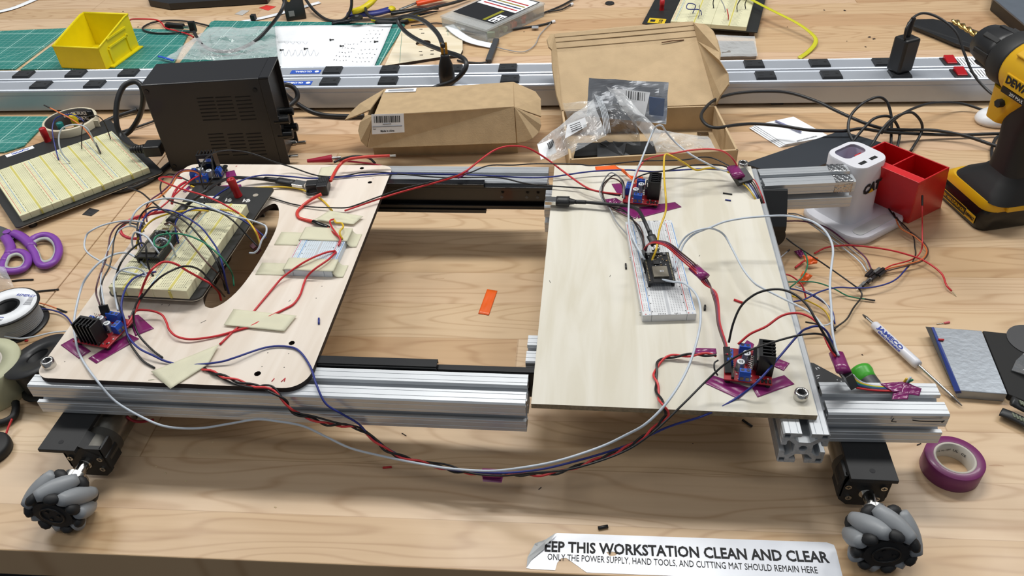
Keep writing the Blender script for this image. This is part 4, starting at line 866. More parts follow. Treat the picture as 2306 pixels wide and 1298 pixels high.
# ---- wires on the left deck
T5 = PZ+.050
L_ = [
 ('white jumper ballooning out left over the table edge of the deck', WHITEW, .0010, .150, [.152, .140], TB, [(322, 500), (290, 497), (262, 500), (230, 508), (205, 520), (194, 532), (190, 555), (200, 572), (225, 588), (264, 607), (331, 623)]),
 ('large white wire arching right across the cream breadboard into the cutout', WHITEW, .0011, .130, [.158, .150, .138], .118, [(312, 520), (304, 511), (293, 507), (295, 497), (306, 476), (327, 459), (358, 449), (389, 447), (431, 453), (472, 467), (514, 484), (556, 494), (585, 503), (599, 511), (599, 526), (589, 542), (583, 559), (574, 569), (562, 570)]),
 ('black wire from a pointed end left of the breadboard sweeping down into the cutout', BLACKW, .0010, .125, [.150, .155, .13], .080, [(345, 402), (325, 407), (305, 416), (289, 422), (318, 434), (343, 455), (368, 474), (399, 488), (426, 507), (451, 534), (472, 559), (489, 586), (502, 612), (508, 640), (514, 662)]),
 ('black wire curving up around the left microcontroller and joining the long arches', BLACKW, .0010, TB, [.140, .156, .150, .13], .08, [(322, 575), (312, 546), (309, 517), (314, 492), (327, 474), (347, 467), (370, 474), (402, 489), (430, 511), (455, 540), (476, 567), (492, 598), (500, 625), (508, 655)]),
 ('dark blue wire arching over the breadboard and down into the cutout', BLUE, .0010, TB, [.145, .155, .150, .13], .08, [(335, 585), (320, 555), (315, 517), (322, 497), (337, 478), (358, 472), (389, 476), (420, 490), (451, 511), (472, 536), (491, 565), (501, 598), (510, 640), (516, 662)]),
 ('yellow wire arching low over the left microcontroller', YEL, .0011, TB, [.138, .148], TB, [(306, 561), (309, 545), (314, 530), (327, 511), (347, 494), (379, 482), (410, 476), (440, 474), (470, 475)]),
 ('yellow jumper dropping from the cream breadboard into the cutout on the right', YEL, .0011, TB, [.145, .138], .10, [(497, 472), (524, 476), (549, 488), (566, 507), (577, 525), (584, 545), (585, 556)]),
 ('green wire with a small loop over the left microcontroller', GRN, .0010, .140, [.148, .150, .14], .085, [(374, 522), (384, 534), (376, 551), (362, 558), (349, 553), (347, 540), (358, 530), (389, 526), (420, 530), (451, 542), (472, 556), (497, 578), (512, 598), (523, 618), (527, 645)]),
 ('brown wire running straight from the left microcontroller to the cutout', BRN, .0010, .137, [.142, .13], .08, [(370, 505), (385, 503), (404, 519), (431, 551), (469, 595), (494, 620), (513, 650)]),
 ('red wire crossing above the breadboard from its back left corner to the cutout', RED, .0011, .118, [.150, .155, .140], .10, [(410, 402), (380, 399), (360, 401), (364, 408), (410, 426), (451, 438), (493, 455), (524, 472), (545, 486), (566, 507), (583, 530), (587, 546)]),
 ('red wire slanting from the rear left driver down to the microcontroller', RED, .0010, PZ+.018, [.140, .140], .13, [(448, 396), (429, 407), (399, 434), (368, 463), (337, 484), (306, 494)]),
 ('purple jumper looping from the rear left driver to the microcontroller header', PUR, .0009, PZ+.018, [.145, .140, .145], .128, [(452, 392), (435, 384), (410, 384), (393, 397), (383, 415), (362, 435), (338, 452), (329, 472), (331, 500)]),
 ('orange jumper running beside the purple one to the microcontroller header', ORG, .0009, PZ+.018, [.143, .138, .143], .128, [(455, 397), (437, 387), (412, 387), (396, 399), (386, 419), (364, 440), (341, 458), (325, 478), (324, 500)]),
 ('black wire looping left behind the breadboard then across it to the cutout', BLACKW, .0010, PZ+.014, [.128, .135, .150, .14], .11, [(425, 408), (399, 396), (379, 393), (366, 405), (361, 424), (368, 442), (385, 453), (420, 463), (451, 469), (493, 478), (524, 497), (556, 530), (580, 555)]),
 ('dark blue wire from mid breadboard bending right to the cutout', BLUE, .0010, TB, [.140, .148, .148, .13], .11, [(402, 548), (397, 528), (395, 503), (408, 484), (431, 472), (462, 469), (493, 474), (535, 490), (566, 509), (599, 536)]),
 ('short black wire standing in the middle of the cream breadboard', BLACKW, .0010, TB, .138, TB, [(451, 476), (437, 490), (429, 507), (419, 521)]),
 ('short pale wire hooking over the near end of the left microcontroller', WHITEW, .0011, TB, .145, TB, [(300, 560), (297, 540), (304, 524), (316, 526), (333, 536), (347, 555), (358, 571), (368, 583)]),
 ('small pale wire hoop inside the green loop', WHITEW, .0011, TB+.01, .143, TB, [(350, 552), (352, 543), (360, 537), (374, 540), (385, 551), (391, 563), (396, 577)]),
 ('black wire bowing from the breadboard past the front left driver to the masking tape', BLACKW, .0011, TB, [.148, .140, .115, .104], D, [(345, 622), (336, 605), (330, 580), (329, 559), (322, 548), (310, 551), (289, 569), (272, 593), (262, 620), (259, 648), (263, 677), (275, 710), (284, 741), (290, 768), (304, 791), (323, 814), (348, 829)]),
 ('second black wire dropping beside the blue one to the masking tape', BLACKW, .0011, .12, [.125, .112, .104], D, [(321, 662), (309, 680), (302, 700), (301, 718), (305, 738), (314, 757), (329, 775), (348, 793), (366, 806)]),
 ('pale wire hoop from the breadboard to the blue terminals of the front left driver', WHITEW, .0011, TB, [.140, .130], PZ+.016, [(331, 622), (321, 610), (302, 603), (282, 605), (267, 614), (257, 632), (257, 654), (261, 677), (266, 700)]),
 ('red wire from the front left driver arching over the breadboard into the cutout', RED, .0013, PZ+.014, [.120, .150, .150, .12], .08, [(286, 733), (300, 710), (311, 685), (317, 660), (327, 633), (340, 610), (359, 594), (375, 590), (396, 595), (421, 610), (452, 627), (475, 640), (492, 658), (498, 677)]),
 ('black wire from the front left driver arching over the breadboard corner into the cutout', BLACKW, .0011, PZ+.014, [.120, .148, .150, .12], .08, [(292, 720), (304, 693), (319, 672), (338, 647), (365, 622), (400, 604), (425, 600), (452, 610), (477, 637), (494, 654), (506, 668)]),
 ('red wire curving from the front left driver across the deck under masking tape', RED, .0012, PZ+.012, [D+.004, D, D], D+.003, [(300, 704), (311, 699), (330, 699), (348, 702), (365, 710), (375, 727), (381, 743), (396, 757), (421, 764), (452, 763), (494, 756), (535, 744), (563, 736), (590, 722), (618, 708), (640, 697), (661, 685), (676, 664), (684, 640), (691, 624, .104), (709, 606, .1125), (739, 585, .1130), (757, 568, PZ+.010)]),
 ('red wire from the small breadboard running under both masking tapes', RED, .0012, D, D, PZ+.010, [(495, 776), (525, 747), (544, 731), (560, 715), (577, 695), (600, 667), (620, 643), (640, 622, .106), (686, 590, .1130), (728, 571, .1130), (755, 565, .1095)]),
 ('purple jumper rising from the front left driver header', M('maroon_insulation', '#52303A', .45), .0009, PZ+.022, [.135, .145], .128, [(225, 688), (217, 664), (218, 643), (227, 614), (238, 587), (244, 558), (249, 530), (262, 510), (280, 501), (310, 505)]),
 ('black jumper rising from the front left driver header', BLACKW, .0009, PZ+.022, [.135, .145], .128, [(230, 688), (226, 660), (232, 629), (246, 602), (253, 572), (257, 540), (268, 514), (288, 502), (312, 507)]),
 ('white jumper rising from the front left driver header', WHITEW, .0009, PZ+.022, [.135, .145], .128, [(235, 688), (230, 660), (227, 629), (232, 597), (240, 572), (252, 545), (268, 520), (288, 510), (312, 513)]),
 ('black jumper crossing the rear left driver to the breadboard', BLACKW, .0009, PZ+.03, [.145, .125], TB, [(478, 345), (477, 358), (480, 385), (478, 402), (468, 418), (461, 430), (466, 447), (474, 455), (484, 451)]),
]
for lb, mt, r, z0, zm, z1, pts in L_: Wz(lb, mt, r, z0, zm, z1, pts)
Wz('thick translucent red lead bent behind the breadboard', SILI, .0017, .113, .125, .112, [(418, 410), (402, 421), (391, 438), (387, 460)], 'test_lead', GL)
Wz('thick translucent red lead looping left of the microcontroller', SILI, .0019, .125, [.125, .112], .112, [(374, 476), (340, 482), (306, 490), (285, 501), (272, 515), (275, 528), (289, 536), (308, 538)], 'test_lead', GL)
for k in range(4): housing(['black jumper housing nearest the back', 'second black jumper housing', 'third black jumper housing', 'front black jumper housing'][k]+' in the row left of the left microcontroller', (322+k*-4, 500+k*9), .142, (326+k*-4, 512+k*9), .126, .0012, grp='housings left of the left microcontroller', wid=.0016)
housing('black three-way housing standing on the front left driver header', (232, 688), .124, (240, 712), .112, .0014, wid=.0044)
MTC = M('dark_red_housing', '#4A1526', .5)
o = housing('dark red taped connector end inside the deck cutout', (571, 553), .10, (580, 566), .09, .0035, grp='taped ends', wid=.0045); o.data.materials[0] = MTC
# yellow wire and fuse leads
Wz('yellow wire from the rear left driver running right to the fuse holder', YEL, .0012, D+.002, [D+.003, D+.002], D+.002, [(430, 419), (450, 426), (465, 432), (500, 434), (525, 431), (550, 425), (619, 421), (650, 422), (672, 425), (692, 432)])
Wz('yellow wire leaving the fuse holder and ending under torn masking tape', YEL, .0012, D, D, D, [(715, 443), (727, 452), (737, 462), (748, 475)])
Wz('short yellow wire curling into the small breadboard', YEL, .0012, D+.004, .116, PZ+.010, [(753, 496), (757, 502), (769, 503), (773, 511), (766, 520), (766, 529), (771, 539)])
Wz('thick red fuse lead with a frayed silver end over the deck back edge', M('fuse_lead_red', '#CE3B30', .4), .0021, PZ+.012, [.112, .118], .118, [(744, 408), (752, 392), (761, 377), (770, 367), (780, 361), (794, 357), (831, 353), (878, 351)], 'fuse_lead', GL, [(-1, .008, .0014, TIN, 'frayed_end')])
Wz('thick red fuse lead curving down to a black shrink sleeve', MATS['fuse_lead_red'], .0021, PZ+.008, D, PZ+.003, [(724, 437), (702, 449), (684, 462), (670, 477), (672, 490), (689, 496), (708, 500)], 'fuse_lead', GL)
wrap('black shrink sleeve joining the fuse lead to a thin red wire', (705, 499), (740, 513), PZ+.004, .0028, BLKG, 'shrink_sleeve', 'sleeves', .8)
Wz('thin red wire from the shrink sleeve into the small breadboard', RED, .0011, PZ+.005, .112, PZ+.010, [(739, 513), (751, 525), (762, 534), (767, 542), (762, 554)])
Wz('thin red wire from torn masking tape into the small breadboard', RED, .0011, PZ+.005, .113, PZ+.010, [(752, 494), (743, 498), (747, 511), (758, 527), (766, 538), (764, 548)])
# usb cable on the left deck
t = thing('usb_cable', 'black USB cable from the left microcontroller to a bare plug beside the fuse holder', 'cable', U(560, 401, .106), 0); o0 = Vector(t.location)
MB().tube([q-o0 for q in spline(px([(414, 467, .134), (441, 447, .142), (468, 428, .145), (493, 410, .132), (524, 401, .118), (556, 401, .110), (597, 404, .1055)]), 7)], .0021, 9).build('cable', CBL, t)
seg_(t, U(382, 500, .133), U(416, 465, .135), .0058, .0052, 'micro_plug_body', CBL, .6); seg_(t, U(377, 508, .1325), U(384, 499, .133), .0036, .0036, 'micro_plug', STEEL, .5)
seg_(t, U(597, 403, .1058), U(628, 407, .1058), .0030, .0036, 'ribbed_sleeve', CBL); seg_(t, U(626, 407, .1065), U(662, 413, .1065), .0062, .0062, 'plug_body', CBL, .6)
p = U(662, 413, .1065)-o0; q = U(687, 417, .1065)-o0; MB().box(0, -.006, -.0023, (q-p).length, .006, .0023, 0, Matrix.Translation(p) @ Matrix.Rotation(math.atan2((q-p).y, (q-p).x), 4, 'Z')).build('metal_plug', STEEL, t, bev=.0004)
# ---- loose jumpers on the table, right of the chassis
J = [
 ('red loose wire snaking right across the table to a bare silver tip', RED, .0012, .003, .010, .003, [(1834, 571), (1860, 558), (1897, 553), (1934, 554), (1996, 562), (2045, 574), (2082, 588), (2119, 615), (2131, 642), (2143, 656)], [(-1, .008, .0005, PIN, 'bare_tip')]),
 ('red jumper leaning up the red organiser with its pin at the top', RED, .0009, .052, [.020, .004], .006, [(2077, 462), (2077, 482), (2077, 502), (2077, 530), (2077, 548), (2075, 563), (2065, 578), (2045, 588), (2008, 598), (1991, 607)], [(0, .013, .0013, BLK, 'pin_housing')]),
 ('thin black wire running diagonally from the rear motor past the housing cluster', BLACKW, .0010, .040, [.012, .005], .006, [(1771, 537), (1789, 551), (1848, 590), (1887, 617), (1922, 642), (1937, 654), (1940, 669), (1922, 694), (1907, 719), (1885, 736)], [(-1, .010, .0013, BLK, 'pin_housing')]),
 ('grey wire coming from behind the pen cup base to the housing cluster', GRY, .0008, .030, [.006], .006, [(1776, 481), (1799, 484), (1836, 504), (1873, 531), (1922, 566), (1947, 588), (1956, 608)], None),
 ('purple wire running beside the grey one to the housing cluster', PUR, .0010, .030, [.008], .006, [(1768, 498), (1811, 499), (1860, 512), (1905, 544), (1947, 578), (1963, 608)], None),
 ('white wire just left of the grey one to the housing cluster', WHITEW, .0009, .030, [.005], .006, [(1772, 484), (1795, 488), (1830, 508), (1866, 535), (1913, 570), (1938, 592), (1951, 612)], None),
 ('blue wire emerging from under the deck and ending by the screwdriver tip', BLUE, .0010, .020, .012, .004, [(1764, 647), (1811, 658), (1848, 677), (1873, 699), (1880, 730)], None),
 ('blue wire arching wide to the right past the housing cluster', BLUE, .0010, .020, [.010], .008, [(1784, 680), (1811, 675), (1848, 657), (1885, 648), (1922, 649), (1959, 648), (1996, 640), (2021, 627), (2043, 603)], [(-1, .006, .0012, BLK, 'pin_housing')]),
 ('yellow wire emerging from under the deck beside the blue one', YEL, .0010, .020, .010, .004, [(1769, 662), (1799, 672), (1828, 682), (1858, 701), (1874, 731)], [(-1, .010, .0013, BLK, 'pin_housing')]),
 ('white jumper curling back to a black housing below the deck edge', WHITEW, .0009, .015, [.014, .010], .016, [(1791, 645), (1823, 659), (1853, 677), (1870, 701), (1876, 721), (1860, 733), (1838, 730)], [(-1, .013, .0013, BLK, 'pin_housing')]),
 ('green jumper hanging between the two orange tape flags', GRN, .0009, .012, .030, .018, [(1806, 561), (1816, 578), (1818, 600), (1808, 622), (1789, 640), (1767, 656)], None),
 ('green jumper lying across the table to a black housing', GRN, .0009, .020, .008, .003, [(1759, 636), (1799, 635), (1836, 636), (1873, 648), (1910, 667), (1949, 674)], [(-1, .011, .0013, BLK, 'pin_housing')]),
 ('short red wire hooking over the table beside the deck edge', RED, .0010, .025, .022, .010, [(1753, 619), (1774, 619), (1794, 630), (1808, 647), (1815, 672)], None),
 ('short grey jumper sticking up to a black housing near the rear motor', GRY, .0008, .020, .025, .015, [(1747, 600), (1750, 590), (1757, 581), (1773, 567)], [(-1, .009, .0013, BLK, 'pin_housing')]),
 ('black jumper with its pin resting on the white pen cup base', BLACKW, .0009, .014, [.010], .006, [(2010, 482), (2018, 492), (2040, 511), (2057, 534), (2060, 556), (2062, 573), (2055, 590)], [(0, .011, .0013, BLK, 'pin_housing')]),
 ('orange jumper curving round beside the black one to the housing cluster', ORG, .0009, .012, [.010], .006, [(2016, 489), (2028, 514), (2057, 531), (2080, 551), (2087, 568), (2075, 585), (2045, 595), (2008, 603), (1993, 608)], [(0, .010, .0013, BLK, 'pin_housing')]),
 ('brown jumper following the orange one to the housing cluster', BRN, .0009, .012, [.008], .006, [(2019, 489), (2035, 512), (2062, 530), (2084, 551), (2090, 570), (2077, 588), (2046, 598), (2010, 607), (1995, 611)], None),
 ('red stub of wire under the upper orange tape flag', RED, .0014, .003, .003, .004, [(1791, 603), (1800, 596), (1812, 587)], None),
]
for lb, mt, r, z0, zm, z1, pts, e in J: Wz(lb, mt, r, z0, zm, z1, pts, group=GT, ends=e)
rr = random.Random(11)
hs_ = [((1998, 607), (1980, 622)), ((1990, 605), (1972, 618)), ((1982, 604), (1966, 616)), ((1972, 610), (1956, 624)), ((1964, 608), (1950, 622)), ((1962, 628), (1948, 640)), ((1956, 632), (1942, 645)), ((1970, 622), (1954, 637)), ((1948, 636), (1934, 649)), ((1976, 618), (1962, 632))]
nmh = ['rightmost', 'second from the right in', 'third from the right in', 'upper middle one of', 'topmost left one of', 'lower middle one of', 'lower left one of', 'central one of', 'leftmost', 'lower right one of']
for k, (a, b) in enumerate(hs_): housing('black jumper housing, '+nmh[k]+' the cluster right of the deck', a, .004+.002*(k % 3), b, .004+.002*((k+1) % 3), .0013, 'clustered jumper housings', wid=.0017, pin=.004)
tape('orange_tape_flag', 'folded orange tape flag on the red wire, right of the rear motor', [(1806, 575), (1842, 581), (1840, 594), (1818, 598)], [.012, .012, .006, .006], TORG, group='orange tape pieces', wav=.002)
tape('orange_tape_flag', 'crumpled orange tape flag crossed by the green jumper beside the deck edge', [(1794, 640), (1808, 611), (1830, 622), (1812, 640)], [.004, .014, .006, .003], TORG, group='orange tape pieces', wav=.003)
tape('tape_scrap', 'purple tape scrap beside the upper orange flag', [(1788, 567), (1806, 561), (1813, 577), (1802, 581)], [.002, .006, .004, .002], TPUR, group='tape scraps on the table', wav=.002)
# ================================================================ power strips
AN = .0215
STR = M('painted_aluminium_housing', '#B4BAC3', .4, .45, var=.03, vs=15); STRF = M('brushed_front_face', '#B4B1AC', .35, .4, var=.03)
OUTB = M('outlet_black', '#26282B', .45); STKB = M('blue_brand_sticker', '#2A56B8', .4)
def strip(label, x0, x1, yref, outs, stick=None, switch=None, caplabel=None, feet=()):
    # yref: y of the front face at x=0
    P0 = Vector((x0, yref+math.tan(AN)*x0, 0)); t = thing('power_strip', label, 'power strip', P0, AN, 'metal power strips down the middle of the bench'); L = (x1-x0)/math.cos(AN)
    prof = [(0, .006), (.0445, .006), (.0445, .0435), (.0425, .0450), (.0405, .0438), (.0085, .0432), (.0060, .0452), (.0035, .0462), (.0010, .0450), (0, .0425), (0, .0365), (.0007, .0360), (.0007, .0352), (0, .0347)]
    T = Matrix(((0, 0, 1, 0), (1, 0, 0, 0), (0, 1, 0, 0), (0, 0, 0, 1)))
    mb = MB(); n = len(prof); vs = [(0, y, z) for y, z in prof]+[(L, y, z) for y, z in prof]
    mb.add(vs, [(i, n+i, n+(i+1) % n, (i+1) % n) for i in range(n)], 0); mb.f = [f[::-1] for f in mb.f]
    mb.add(vs[:n], [tuple(range(n))], 1); mb.add(vs[n:], [tuple(range(n))[::-1]], 1)
    mb.build('housing', [STR, OUTB], t)
    MB().box(-.006, -.0005, .005, 0, .0450, .0465).build('end_cap', OUTB, t, bev=.0015)
    Ti = Matrix.Rotation(-AN, 3, 'Z')
    for a, b in outs:
        q = Ti @ (U(a, b, .0465)-P0); cx = q.x
        mb = MB(); mb.taper(cx-.0170, .0105, cx+.0170, .0385, .0430, .0475, .0015, .0015, 0)
        for yy, w in ((.0190, .0042), (.0300, .0052)): mb.box(cx-.012, yy-.0009, .0475, cx-.012+w*1.8, yy+.0009, .0476, 1)
        mb.cyl((cx+.009, .0245, .0475), (cx+.009, .0245, .0476), .0026, n=10, m=1)
        mb.build('outlet', [OUTB, M('outlet_slot', '#08090A', .6)], t, bev=.0005)
    if stick:
        q = Ti @ (U(stick[0], stick[1], .044)-P0); w = .028
        o = MB().box(q.x-w, .0150, .0434, q.x+w, .0300, .0440).build('brand_sticker', STKB, t)
        lettering('GLOBAL', .0085, frame_of((q.x-.004, .0225, .0441), pi), PAPER, o, bold=.0002)
        mb = MB(); mb.cyl((q.x+.021, .0225, .0440), (q.x+.021, .0225, .0441), .0040, n=14); mb.build('globe_mark', PAPER, o)
    if switch:
        q = Ti @ (U(switch[0], switch[1], .047)-P0); o = MB().box(q.x-.013, .0100, .0430, q.x+.013, .0395, .0455).build('switch_frame', OUTB, t, bev=.0008)
        mb = MB(); mb.add([(q.x-.008, .0125, .0455), (q.x+.008, .0125, .0455), (q.x+.008, .037, .0455), (q.x-.008, .037, .0455), (q.x-.008, .0125, .0475), (q.x+.008, .0125, .0475), (q.x+.008, .037, .0515), (q.x-.008, .037, .0515)], [(3, 2, 1, 0), (4, 5, 6, 7), (0, 1, 5, 4), (1, 2, 6, 5), (2, 3, 7, 6), (3, 0, 4, 7)])
        mb.build('rocker_switch', M('red_rocker', '#B0121B', .2), o, bev=.0006)
    if caplabel:
        q = Ti @ (U(caplabel[0], caplabel[1], .044)-P0); o = MB().box(q.x-.020, .010, .0434, q.x+.022, .040, .0440).build('warning_label', PAPER, t)
        mb = MB()
        for i in range(6): mb.box(q.x-.018+i*.0048, .0115, .0440, q.x-.0168+i*.0048, .0385, .0441, 0)
        mb.box(q.x+.013, .0130, .0440, q.x+.019, .037, .0441, 1); mb.build('label_print', [INK, M('olive_panel', '#8E8B22', .5)], o)
    for i in range(4):
        fx = L*(.04+.3*i); MB().box(fx, .006, 0, fx+.02, .038, .006).build('foot', OUTB, t)
strip('left rear grey metal power strip behind the masking tape roll', -1.75, -.600, 1.3165, [(52, 167), (170, 165), (290, 162)])
strip('left front grey metal power strip directly behind the masking tape roll', -1.75, -.600, 1.2695, [(88, 193), (211, 190)])
strip('right rear grey metal power strip with blue sticker, farther from the camera', -.586, .80, 1.3150, [(748, 158), (877, 155), (1020, 154), (1143, 153), (1698, 142), (1845, 139), (1988, 136)], (690, 159), (2137, 132), (2178, 130))
strip('right front grey metal power strip touching the opened box lid', -.590, .80, 1.2680, [(740, 186), (872, 184), (1147, 183), (1725, 170), (1873, 168), (2028, 166)], (668, 187), (2163, 162), (2208, 160))
# charger standing on the front right strip
q = U(2024, 158, .0476)
t = thing('charger_block', 'black charger block plugged upright into the front right power strip', 'charger', (q.x, q.y, .0476), R(28))
MB().box(-.0155, -.0145, 0, .0155, .0145, .0580).build('charger_body', BLK, t, bev=.004)
p1 = Vector((0, .002, .058)); MB().cyl(p1, p1+Vector((.001, 0, .004)), .0045, n=12).build('usb_plug', BLK, t)
MB().cyl(p1+Vector((0, 0, .003)), p1+Vector((.004, .001, .030)), .0048, .0038, 14).build('plug_sleeve', BLK, t)
CB = M('black_rubber_cable', '#202123', .42)
K = [
 ('black cable arching from the charger block over the power strips to behind the drill', .0021, [(2036, 90, .105), (2042, 62, .125), (2060, 37, .135), (2085, 30, .135), (2119, 43, .13), (2154, 74, .115), (2171, 119, .09), (2191, 165, .065), (2219, 199, .05), (2250, 222, .045), (2290, 240, .04)]),
 ('thick black cable looping against the open box and running right behind the red organiser', .0026, [(2300, 338, .010), (2247, 330, .010), (2176, 307, .012), (2105, 294, .016), (2048, 293, .018), (1991, 290, .024), (1952, 279, .030), (1917, 265, .032), (1880, 248, .034), (1838, 228, .036), (1777, 209, .038), (1716, 206, .040), (1655, 211, .046), (1610, 225, .052), (1586, 246, .052), (1579, 264, .052), (1592, 282, .050), (1616, 288, .048), (1655, 282, .040), (1701, 279, .030), (1762, 284, .028), (1822, 293, .028), (1898, 295, .028), (1940, 290, .030), (1991, 297, .022), (2077, 302, .010), (2162, 304, .006), (2250, 301, .006), (2320, 303, .006)]),
 ('black cable standing in a tall narrow loop above the flat black box', .0022, [(1935, 330, .022), (1920, 316, .024), (1910, 290, .034), (1917, 259, .046), (1943, 233, .056), (1977, 219, .060), (1997, 230, .052), (2007, 262, .034), (2007, 302, .014), (2006, 330, .006)]),
 ('black cable making the smaller loop between the tall loop and the red organiser', .0022, [(1915, 325, .024), (1926, 312, .026), (1949, 285, .038), (1971, 266, .045), (2000, 262, .042), (2017, 276, .030), (2026, 302, .014), (2020, 335, .005)]),
 ('black cable making the rightmost loop behind the red organiser', .0021, [(1955, 335, .022), (1966, 322, .024), (1983, 296, .034), (2011, 267, .046), (2048, 253, .048), (2068, 265, .038), (2077, 285, .022), (2071, 307, .010), (2051, 340, .004)]),
 ('black cable rising gently right of the loops to pass behind the drill handle', .0022, [(1985, 300, .030), (2020, 265, .040), (2063, 242, .036), (2105, 232, .026), (2162, 233, .014), (2205, 245, .008), (2250, 262, .004), (2300, 285, .004)]),
 ('short black cable curving down beside the drill battery', .0024, [(2290, 305, .004), (2250, 307, .004), (2238, 321, .004), (2233, 341, .004), (2236, 372, .004)]),
 ('heavy black power cord looping beside the left breadboard into the power supply', .0045, [(312, 333, .040), (290, 325, .032), (273, 308, .030), (262, 275, .052), (264, 228, .080), (279, 194, .098), (304, 184, .102), (319, 197, .094), (322, 228, .070), (314, 262, .040), (296, 292, .014), (276, 307, .006), (262, 315, .005)]),
 ('black cord end lying from the power strips towards the cord loop', .0034, [(308, 247, .008), (294, 252, .006), (262, 262, .005), (240, 272, .005), (225, 280, .006)]),
 ('thin black cord behind the heavy loop', .0020, [(346, 273, .004), (315, 284, .004), (290, 292, .004), (262, 300, .004)]),
 ('heavy black cord lying along the near side of the left breadboard plate', .0042, [(392, 362, .006), (372, 378, .005), (349, 398, .005), (318, 415, .005), (288, 426, .005), (258, 431, .005), (234, 431, .005)]),
 ('black cord bulging out at the right end of the power supply top', .0042, [(600, 205, .075), (620, 194, .080), (640, 191, .080), (656, 194, .075), (668, 206, .066), (669, 222, .056), (655, 236, .050), (640, 244, .048)]),
 ('black cord running from the power supply along the strip base to the closed box', .0042, [(630, 198, .060), (645, 215, .045), (665, 231, .028), (697, 250, .012), (729, 259, .0055), (777, 262, .0055), (820, 261, .0055)]),
 ('thick black cord hanging in a wide arc over the clear bag', .0036, [(646, -20, .09), (642, 0, .085), (633, 26, .070), (607, 61, .040), (574, 93, .020), (531, 113, .013), (488, 115, .013), (459, 104, .018), (444, 85, .018), (437, 72, .016)]),
 ('black cord from the adapter block to the pliers', .0034, [(685, -6, .02), (704, 20, .012), (726, 39, .006), (748, 47, .005), (775, 44, .010), (790, 20, .03), (792, -10, .06)]),
 ('black cord winding from the pliers up past the organiser box', .0034, [(822, 14, .03), (828, 33, .026), (848, 42, .024), (892, 42, .022), (935, 29, .018), (978, 17, .014), (1022, 6, .010), (1060, -6, .008)]),
 ('black power cord curled in a figure over the centre strips into an upright plug', .0042, [(975, 200, .050), (987, 195, .052), (1022, 182, .066), (1046, 158, .085), (1049, 139, .095), (1033, 126, .095), (1000, 115, .088), (957, 98, .075), (924, 80, .065), (905, 63, .065), (897, 48, .072), (905, 39, .080), (924, 37, .090), (952, 46, .104), (974, 63, .116), (989, 82, .118), (998, 104, .116)]),
]
for lb, r, pts in K: wire('power_cable', lb, pts, r, CB, 'cable', 'black cables', n=9)
# upright plug with brass prongs
q = U(1008, 187, .047); t = thing('power_plug', 'black power plug with brass prongs standing on the middle of the strips', 'plug', q, R(10))
mb = MB(); mb.lathe([(.0, 0), (.0135, 0), (.0140, .018), (.0120, .034), (.0075, .048), (.0070, .052), (0, .052)], 18, 0, Matrix.Scale(.72, 4, (0, 1, 0))); mb.build('plug_body', BLK, t)
for dx in (-.0035, .0035): MB().box(dx-.0022, -.001, .052, dx+.0022, .001, .073).build('brass_prong', GOLD, t, bev=.0004)
# power inlet plug at the supply
# ================================================================ bench power supply
A0 = U(388, 388, 0); B0 = U(655, 368, 0); ang = math.atan2(B0.y-A0.y, B0.x-A0.x)*.8; PW, PD, PH = .190, .078, .151
ps = thing('bench_power_supply', 'black bench power supply lying with its control knobs facing right', 'power supply', (A0.x, A0.y, 0), ang)
PSB = M('black_satin_enamel', '#15161A', .42, var=.03, coat=.15)
MB().box(0, 0, .002, PW-.012, PD, PH).build('casing', PSB, ps, bev=.0015)
mb = MB(); mb.box(PW-.012, .002, .004, PW-.006, PD-.002, PH-.002); 
mb.build('front_bezel', BLK, ps, bev=.001)
for a, b, c, d, e, f_ in ((PW-.012, 0, .002, PW+.002, .003, PH), (PW-.012, PD-.003, .002, PW+.002, PD, PH), (PW-.012, 0, PH-.003, PW+.002, PD, PH)): MB().box(a, b, c, d, e, f_).build('casing_lip', PSB, ps, bev=.0005)
Tp = frame_of((A0.x, A0.y, 0), ang); Tpi = Tp.inverted(); nf = Tp.to_3x3() @ Vector((0, -1, 0)); nr_ = Tp.to_3x3() @ Vector((1, 0, 0))
for (xa, xb, dx, y0, y1) in ((443, 475, 14, 222, 271), (485, 515, 14, 220, 270), (529, 558, 14, 219, 270), (468, 497, 14, 303, 350), (512, 541, 13, 303, 350), (554, 582, 14, 302, 349)):
    vt = MB()
    for k in range(7):
        f_ = k/6; y = y0+(y1-y0)*f_; a = Tpi @ UP(xa+dx*f_, y, A0, nf); b = Tpi @ UP(xb+dx*f_+6, y, A0, nf)
        vt.box(a.x, -.0003, a.z-.0009, b.x, .001, a.z+.0009)
    vt.build('vent_grille', M('vent_dark', '#030304', .8), ps)
for a, b in ((330, 207), (574, 203), (393, 375)):
    q = Tpi @ UP(a, b, A0, nf); MB().cyl((q.x, .0005, q.z), (q.x, -.0012, q.z), .0035, n=14).build('case_screw', BLKG, ps)
fp = Tp @ Vector((PW-.006, 0, 0))
for a, b, r, L_k, cap in ((640, 252, .0070, .020, None), (622, 283, .0085, .022, None), (650, 288, .0075, .020, None), (630, 318, .0085, .022, None), (668, 337, .0055, .018, 'g')):
    q = Tpi @ UP(a-8, b, fp, nr_); q.y = max(.008, min(PD-.008, q.y))
    o = MB().cyl((PW-.006, q.y, q.z), (PW-.006+L_k, q.y, q.z), r, r*.92, 20).build('control_knob', BLKG, ps, bev=.0008)
    MB().cyl((PW-.006+L_k, q.y, q.z), (PW-.006+L_k+.0006, q.y, q.z), r*.7, n=16).build('knob_cap', M('green_knob_cap', '#2E7F52', .4) if cap else BLKM, o)
